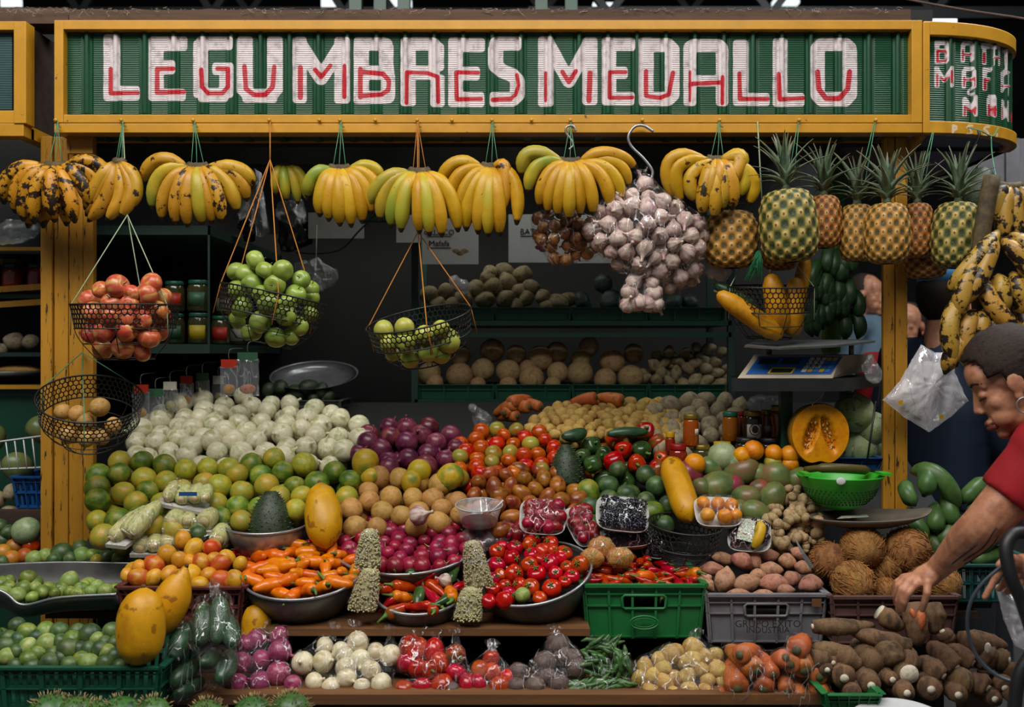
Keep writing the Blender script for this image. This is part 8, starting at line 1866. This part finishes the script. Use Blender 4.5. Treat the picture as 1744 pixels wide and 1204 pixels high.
for i, (x, y, r) in enumerate([(85, 1204, 36), (128, 1206, 34), (205, 1208, 36), (260, 1204, 30), (430, 1206, 34), (495, 1200, 34), (350, 1210, 32), (160, 1214, 34)]):
 c = P(x, y + 10, 2.14); R_ = m(r, 2.14); t = empty('spiny_chayote', c - Vector((0, 0, R_)), 'spiny green chayote at the bottom edge, ' + ('outermost under the lime crate', 'second under the lime crate', 'third under the lime crate', 'last under the lime crate', 'under the bagged red onions', 'under the bagged white onions', 'between crate and onions', 'tucked behind the first ones')[i], 'chayote'); MB().ellipsoid(c, (R_, R_, R_ * .85), 20, 12).build('flesh', 'skin_bean', t); mb = MB()
 for k in range(90):
  d = rand_dir(R, .6); b = c + Vector((d.x * R_, d.y * R_, d.z * R_ * .85)); mb.tube([b, b + d * .010 + rand_dir(R) * .002], [.0012, .0005], 4)
 mb.build('spines', 'root_hair', t)['kind'] = 'stuff'
o = MB().lathe([(.005, -.01), (.10, -.01), (.125, 0), (.12, .002), (.005, -.006)], 40, Matrix.Translation(P(1546, 1244, 2.2)) @ Matrix.Rotation(.25, 4, 'X')).build('steel_plate', 'paper_white'); tag(o, 'white plate edge at the bottom under the cassava', 'plate')
t = empty('roller_shutter', P(1740, 310, 3.9), 'pale grey ribbed shutter below the corner sign', 'shutter')
for k in range(9): a = P(1640 + k * 24, 330, 3.9); MB().box((a.x, 3.9 - .008 * (k % 2), a.z), (a.x + .052, 3.93, P(0, 236, 3.9).z)).build('slat', 'grey_plastic', t, False)
# ---------------------------------------------------------------- people
fruit('skin_person', 'A87458', 'BA8468', '98644C', 12, .5, None, 60, .7, .06, 0, 0)
fruit('hair_dark', '1E1512', '32241C', '120C0A', 60, .75, None, 60, .7, .2, 0, 0, .3, streak=(.25, 2, 2))
plain('shirt_red', '9A0E1A', .85, .3, 14, .3); plain('trousers_dark', '22242A', .85, .3, 14, .2); plain('jacket_navy', '1E2C42', .85, .3, 10, .3); plain('cap_blue', '4A86B8', .7, .2); plain('grey_blue', '5A6E7E', .8, .3, 10, .3); plain('lip', '7A3E38', .5, .2); plain('ink', '1A1A1E', .6, .1)
def blob(name, mb, voxel, mat, parent, smooth=6):
 off = parent_loc(parent); o = bpy.data.objects.new(name, mb.mesh(name, mat)); link(o)
 r = o.modifiers.new('r', 'REMESH'); r.mode = 'VOXEL'; r.voxel_size = voxel; s = o.modifiers.new('s', 'SMOOTH'); s.iterations = smooth; s.factor = .5
 bpy.context.view_layer.update(); me = bpy.data.meshes.new_from_object(o.evaluated_get(bpy.context.evaluated_depsgraph_get())); me.name = name
 bpy.data.objects.remove(o); me.transform(Matrix.Translation(-off)); me.polygons.foreach_set('use_smooth', [True] * len(me.polygons))
 if not me.materials: me.materials.append(MATS[mat])
 q = bpy.data.objects.new(name, me); link(q); q.parent = parent; return q
def head_shapes(mb, H, sc=1.0):
 """H: matrix of the head (x forward, y her left, z up)"""
 def e(c, r): mb.ellipsoid((0, 0, 0), (1, 1, 1), 16, 10); k = 16 * 11; T = H @ Matrix.Diagonal((sc, sc, sc, 1)) @ Matrix.Translation(c) @ Matrix.Diagonal((r[0], r[1], r[2], 1)); mb.v[-k:] = [tuple(T @ Vector(p)) for p in mb.v[-k:]]
 def c_(a, b, ra, rb): T = H @ Matrix.Diagonal((sc, sc, sc, 1)); mb.capsule(T @ Vector(a), T @ Vector(b), ra * sc, rb * sc)
 e((-.012, 0, .045), (.096, .076, .090)); e((.034, 0, -.018), (.056, .060, .085)); e((.030, 0, -.072), (.052, .050, .042)); e((.070, 0, -.100), (.020, .024, .017))
 for s in (-1, 1):
  c_((.072, s * .012, .030), (.060, s * .046, .028), .011, .010); e((.048, s * .042, -.020), (.024, .018, .024)); e((.070, s * .031, .008), (.015, .018, .012)); e((.094, s * .011, -.030), (.009, .008, .007)); e((-.004, s * .079, .004), (.021, .009, .030)); e((.004, s * .078, -.026), (.012, .007, .014)); e((.045, s * .03, -.06), (.04, .025, .03))
 c_((.082, 0, .022), (.101, 0, -.024), .007, .0105); e((.088, 0, -.062), (.014, .024, .008)); e((.086, 0, -.075), (.013, .022, .009)); e((.050, 0, .050), (.040, .062, .050))
 c_((-.025, 0, -.05), (-.05, 0, -.18), .052, .056)
wo = empty('person', (1.22, 2.2, 0), 'woman in a red shirt with hoop earring, leaning in to pick cassava', 'person')
fw = Vector((-.80, .30, -.46)).normalized(); up_ = (Vector((0, 0, 1)) - fw * fw.z).normalized(); lf = up_.cross(fw)
EAR = P(1729, 656, 2.12); HC = EAR - lf * .068
HM = Matrix((fw, lf, up_)).transposed().to_4x4(); HM.translation = HC; HS = .87
b = MB(); head_shapes(b, HM, HS)
q = lambda x, y, Y: P(*zc('F', x, y), Y)
S1, E1, W1 = P(1790, 770, 2.12), P(1676, 892, 2.15), q(1310, 525, 2.30)
def limb(mb, pts, rad): mb.tube(spl(pts, 6), list(np.interp(np.linspace(0, len(pts) - 1, (len(pts) - 1) * 6 + 1), range(len(pts)), rad)), 16)
limb(b, [S1, S1.lerp(E1, .5), E1, E1.lerp(W1, .35), E1.lerp(W1, .8), W1], [.055, .052, .044, .042, .028, .026])
def fingers(mb, lst, wrist, palm, rad=.0088):
 for pts in lst: mb.capsule(palm, pts[0], .016, rad * 1.35); [mb.capsule(u, v, rad * (1.08 - .1 * i), rad * (1.0 - .1 * i)) for i, (u, v) in enumerate(zip(pts, pts[1:]))]
 mb.capsule(wrist, palm, .025, .024)
PM = q(1240, 560, 2.305)
fingers(b, [[q(1205, 597, 2.285), q(1170, 640, 2.278), q(1152, 688, 2.285), q(1145, 724, 2.30)], [q(1175, 582, 2.30), q(1136, 622, 2.292), q(1120, 680, 2.30), q(1122, 728, 2.315)], [q(1158, 572, 2.318), q(1120, 602, 2.315), q(1106, 650, 2.322), q(1112, 695, 2.335)], [q(1150, 566, 2.336), q(1116, 585, 2.338), q(1104, 620, 2.345), q(1110, 648, 2.352)]], W1, PM)
fingers(b, [[q(1268, 590, 2.275), q(1264, 640, 2.262), q(1250, 688, 2.272), q(1240, 722, 2.285)]], W1, q(1275, 560, 2.29), .0095)
S2, E2, W2 = P(1930, 800, 2.3), P(1900, 960, 2.12), P(1765, 962, 2.08)
limb(b, [S2, S2.lerp(E2, .5), E2, E2.lerp(W2, .5), W2], [.055, .05, .042, .036, .027])
fingers(b, [[q(1680, 490, 2.05), q(1630, 520, 2.04), q(1590, 590, 2.045), q(1550, 660, 2.05)], [q(1700, 500, 2.06), q(1665, 560, 2.05), q(1640, 600, 2.06), q(1620, 620, 2.07)], [q(1720, 520, 2.07), q(1690, 580, 2.06), q(1670, 620, 2.07), q(1650, 640, 2.08)], [q(1740, 530, 2.08), q(1720, 590, 2.07), q(1700, 630, 2.08), q(1690, 650, 2.09)], [q(1690, 470, 2.05), q(1650, 470, 2.03), q(1620, 500, 2.03)]], W2, q(1740, 500, 2.07))
NB = HM @ Vector((-.05, 0, -.18)); CH = P(1880, 840, 2.22); PV = P(1900, 1130, 2.25)
limb(b, [NB, CH, PV], [.05, .10, .10])
for sx in (-.09, .09): limb(b, [PV + Vector((sx, 0, 0)), Vector((PV.x + sx, 2.25, .45)), Vector((PV.x + sx, 2.27, .06)), Vector((PV.x + sx - .08, 2.25, .03))], [.07, .05, .04, .03])
bo_ = blob('body', b, .0030, 'skin_person', wo, 9); bpy.context.view_layer.update()
b = MB(); limb(b, [S1, S1.lerp(E1, .55), S1.lerp(E1, .66)], [.075, .068, .066]); b.ellipsoid(CH + Vector((0, 0, .02)), (.17, .13, .16), 20, 12); limb(b, [CH, PV], [.165, .17]); b.capsule(S1, CH, .085, .14); b.capsule(S2, CH, .085, .14); limb(b, [S2, S2.lerp(E2, .6)], [.075, .065]); b.capsule(NB + Vector((0.02, 0, -.02)), CH, .066, .12)
blob('shirt', b, .008, 'shirt_red', wo, 6)
b = MB(); b.ellipsoid(PV, (.18, .15, .13), 18, 10)
for sx in (-.09, .09): limb(b, [PV + Vector((sx, 0, 0)), Vector((PV.x + sx, 2.25, .45)), Vector((PV.x + sx, 2.27, .08))], [.10, .075, .06])
blob('trousers', b, .012, 'trousers_dark', wo)
for sx in (-.09, .09): MB().ellipsoid((PV.x + sx - .05, 2.26, .035), (.12, .045, .035), 14, 8).build('shoe', 'black_steel', wo)
T = HM @ Matrix.Diagonal((HS, HS, HS, 1))
hb = MB(); V = []; nu, nv = 72, 40
for j in range(nv + 1):
 for i in range(nu):
  th, ph = PI * j / nv, 2 * PI * i / nu; d = Vector((math.sin(th) * math.cos(ph), math.sin(th) * math.sin(ph), math.cos(th)))
  r = 1 + .022 * math.sin(math.atan2(d.y, d.z) * 34 + 3 * mnoise.noise(d * 3)) + .02 * mnoise.noise(d * 5); V.append(Vector((-.014 + .104 * d.x * r, .083 * d.y * r, .050 + .097 * d.z * r)))
def keep(p): return not (p.x > .046 and p.z < .108 - .25 * abs(p.y)) and not (p.x > .012 and p.z < .040) and p.z > -.045 and not (p.x > -.03 and p.z < -.002 + .0)
Fs = [(j * nu + i, j * nu + (i + 1) % nu, (j + 1) * nu + (i + 1) % nu, (j + 1) * nu + i) for j in range(nv) for i in range(nu)]
Fs = [f for f in Fs if keep(sum((V[k] for k in f), Vector()) / 4)]
us = sorted({k for f in Fs for k in f}); ix = {k: n_ for n_, k in enumerate(us)}
hb.add([T @ V[k] for k in us], [tuple(ix[k] for k in reversed(f)) for f in Fs]); o = hb.build('hair', 'hair_dark', wo); s_ = o.modifiers.new('t', 'SOLIDIFY'); s_.thickness = .007; s_.offset = 0
bn = MB(); bn.ellipsoid(T @ Vector((-.125, 0, .02)), (.04, .045, .04), 16, 10); bn.build('hair_bun', 'hair_dark', wo)
for s in (-1, 1):
 MB().tube(spl([T @ Vector(p) for p in ((.086, s * .014, .036), (.081, s * .034, .043), (.062, s * .055, .036))], 5), [.002] + [.0032] * 8 + [.0015] * 2, 6).build('eyebrow', 'hair_dark', wo)
 MB().tube(spl([T @ Vector(p) for p in ((.082, s * .016, .001), (.0855, s * .032, -.002), (.070, s * .047, .002))], 5), .0016, 5).build('eyelashes', 'hair_dark', wo)
for z_, r_ in ((-.0625, .006), (-.0745, .0068)): MB().tube(spl([T @ Vector(p) for p in ((.078, -.023, z_ - .002), (.0965, 0, z_), (.078, .023, z_ - .002))], 5), [.002] + [r_] * 9 + [.002], 8).build('lip', 'lip', wo)
hc = T @ Vector((.004, .088, -.052)); MB().tube([hc + up_ * .0165 * math.cos(a) + fw * .0165 * math.sin(a) for a in [2 * PI * k / 32 for k in range(32)]], .0017, 6, closed=True).build('hoop_earring', 'steel', wo)
mb = MB(); ax = (W1 - E1); sd = ax.cross(Vector((0, 1, 0))).normalized(); nr = Vector((-.05, -1, .08)).normalized()
for u0, u1, o_ in ((.02, .62, .1), (.1, .7, .35), (.3, .75, -.1)):
 pts = []
 for k in range(7): u = u0 + (u1 - u0) * k / 6; r_ = float(np.interp(u, [0, .35, .8, 1], [.044, .042, .028, .026])); an = o_; pts.append(E1 + ax * u + (nr * math.cos(an) + sd * math.sin(an)) * r_ * 1.3); hit = bo_.closest_point_on_mesh(pts[-1] - parent_loc(wo)); pts[-1] = hit[1] + hit[2] * .0008 + parent_loc(wo)
 mb.tube(pts, .0014, 5)
mb.build('tattoo', 'ink', wo)
t = empty('carrier_bag', P(1740, 1130, 2.05), 'white plastic carrier bag in her other hand', 'bag'); pillow('bag_body', [zc('F', *p_) for p_ in ((1600, 600), (1700, 560), (1800, 600), (1850, 800), (1820, 960), (1700, 900), (1640, 760))], 2.09, .03, 'milky_bag', t)
t = empty('bicycle_handle', P(1730, 1204, 1.95), 'black padded handlebar with a grey cable in front of the woman', 'handlebar')
MB().tube(spl([q(1760, 340, 1.96), q(1690, 350, 1.95), q(1655, 420, 1.94), q(1680, 560, 1.93), q(1740, 700, 1.93), q(1790, 900, 1.93), q(1720, 1050, 1.93), q(1690, 1250, 1.93)], 6), .013, 12).build('padded_bar', 'cable_black', t)
MB().tube(spl([q(1640, 500, 1.95), q(1540, 590, 1.96), q(1478, 690, 1.97), q(1465, 820, 1.98), q(1510, 950, 1.98), q(1600, 1040, 1.97), q(1720, 1090, 1.95)], 8), .0036, 8).build('cable', plain('cable_grey', '3E464E', .4, .2).name, t)
def figure(px, py, Y, s, top, legs, label, cap=None, lean=0.0, turn=0.0):
 c = P(px, py, Y); t = empty('person', (c.x, Y, 0), label, 'person'); k = s
 d = Vector((math.sin(turn), -math.cos(turn), 0)); l_ = Vector((0, 0, 1)).cross(d); Hm = Matrix((d, l_, Vector((0, 0, 1)))).transposed().to_4x4(); Hm.translation = c
 b = MB(); head_shapes(b, Hm, k); nz_ = c - Vector((0, 0, .15 * k)); pv = Vector((c.x + lean, Y, c.z * .55))
 hand_ = []
 for s_ in (-1, 1):
  sh_ = nz_ + l_ * s_ * .19 * k - Vector((0, 0, .04)); el = sh_ + l_ * s_ * .04 - Vector((0, 0, .28 * k)) - d * .02; wr = el + d * .16 * k - Vector((0, 0, .16 * k)); hand_.append((sh_, el, wr))
  limb(b, [el, wr], [.035, .026]); b.capsule(wr, wr + d * .05 - Vector((0, 0, .04)), .026, .024)
  for f_ in range(5): u = wr + d * .05 - Vector((0, 0, .04)) + l_ * (f_ - 2) * .012; b.capsule(u, u + d * .03 - Vector((0, 0, .05)), .009, .007)
 limb(b, [nz_, pv], [.08, .1]); blob('body', b, .008, 'skin_person', t, 3)
 b = MB(); limb(b, [nz_ + Vector((0, 0, .04)), nz_ - Vector((0, 0, .05)), nz_.lerp(pv, .4), pv], [.075 * k, .12 * k, .17 * k, .16 * k])
 for sh_, el, wr in hand_: b.capsule(nz_ - Vector((0, 0, .06)), sh_, .1 * k, .075 * k); limb(b, [sh_, el, wr], [.075 * k, .058 * k, .045 * k])
 blob('jacket', b, .016, top, t); b = MB(); b.ellipsoid(pv, (.17 * k, .15 * k, .12 * k), 14, 8)
 for s_ in (-1, 1): limb(b, [pv + l_ * s_ * .09, Vector((pv.x, Y, pv.z * .5)) + l_ * s_ * .1, Vector((pv.x, Y, .05)) + l_ * s_ * .11 + d * .02], [.095 * k, .075 * k, .06 * k]); b.capsule(Vector((pv.x, Y, .05)) + l_ * s_ * .11, Vector((pv.x, Y, .04)) + l_ * s_ * .11 + d * .14, .045, .04)
 blob('trousers', b, .018, legs, t)
 hm = MB(); hm.ellipsoid((0, 0, 0), (1, 1, 1), 18, 12); T_ = Hm @ Matrix.Translation((-.034 * k, 0, .036 * k)) @ Matrix.Diagonal((.092 * k, .084 * k, .108 * k, 1)); hm.v = [tuple(T_ @ Vector(p)) for p in hm.v]; hm.build('hair', 'hair_dark', t)
 if cap:
  hm = MB(); hm.ellipsoid((0, 0, 0), (1, 1, 1), 18, 12); T_ = Hm @ Matrix.Translation((-.012 * k, 0, .095 * k)) @ Matrix.Diagonal((.108 * k, .09 * k, .07 * k, 1)); hm.v = [tuple(T_ @ Vector(p)) for p in hm.v]; hm.capsule(Hm @ Vector((.06, -.03, .09)), Hm @ Vector((.15, 0, .08)), .03, .02); hm.build('cap', cap, t)
 return t
figure(1612, 518, 3.75, 1.05, 'jacket_navy', 'trousers_dark', 'man in a navy jacket and pale blue cap behind the carrier bag', 'cap_blue', turn=2.2)
figure(1545, 560, 5.2, 1.0, 'shirt_red', 'trousers_dark', 'distant shopper in red behind the narrow post', None, turn=-.6)
figure(1478, 505, 6.0, 1.0, 'grey_blue', 'trousers_dark', 'distant shopper in a pale top beside the green plantains', None, turn=.8)
figure(1665, 560, 4.6, 1.0, 'grey_blue', 'trousers_dark', 'shopper in grey-blue standing behind the man in the navy jacket', None, turn=.3)
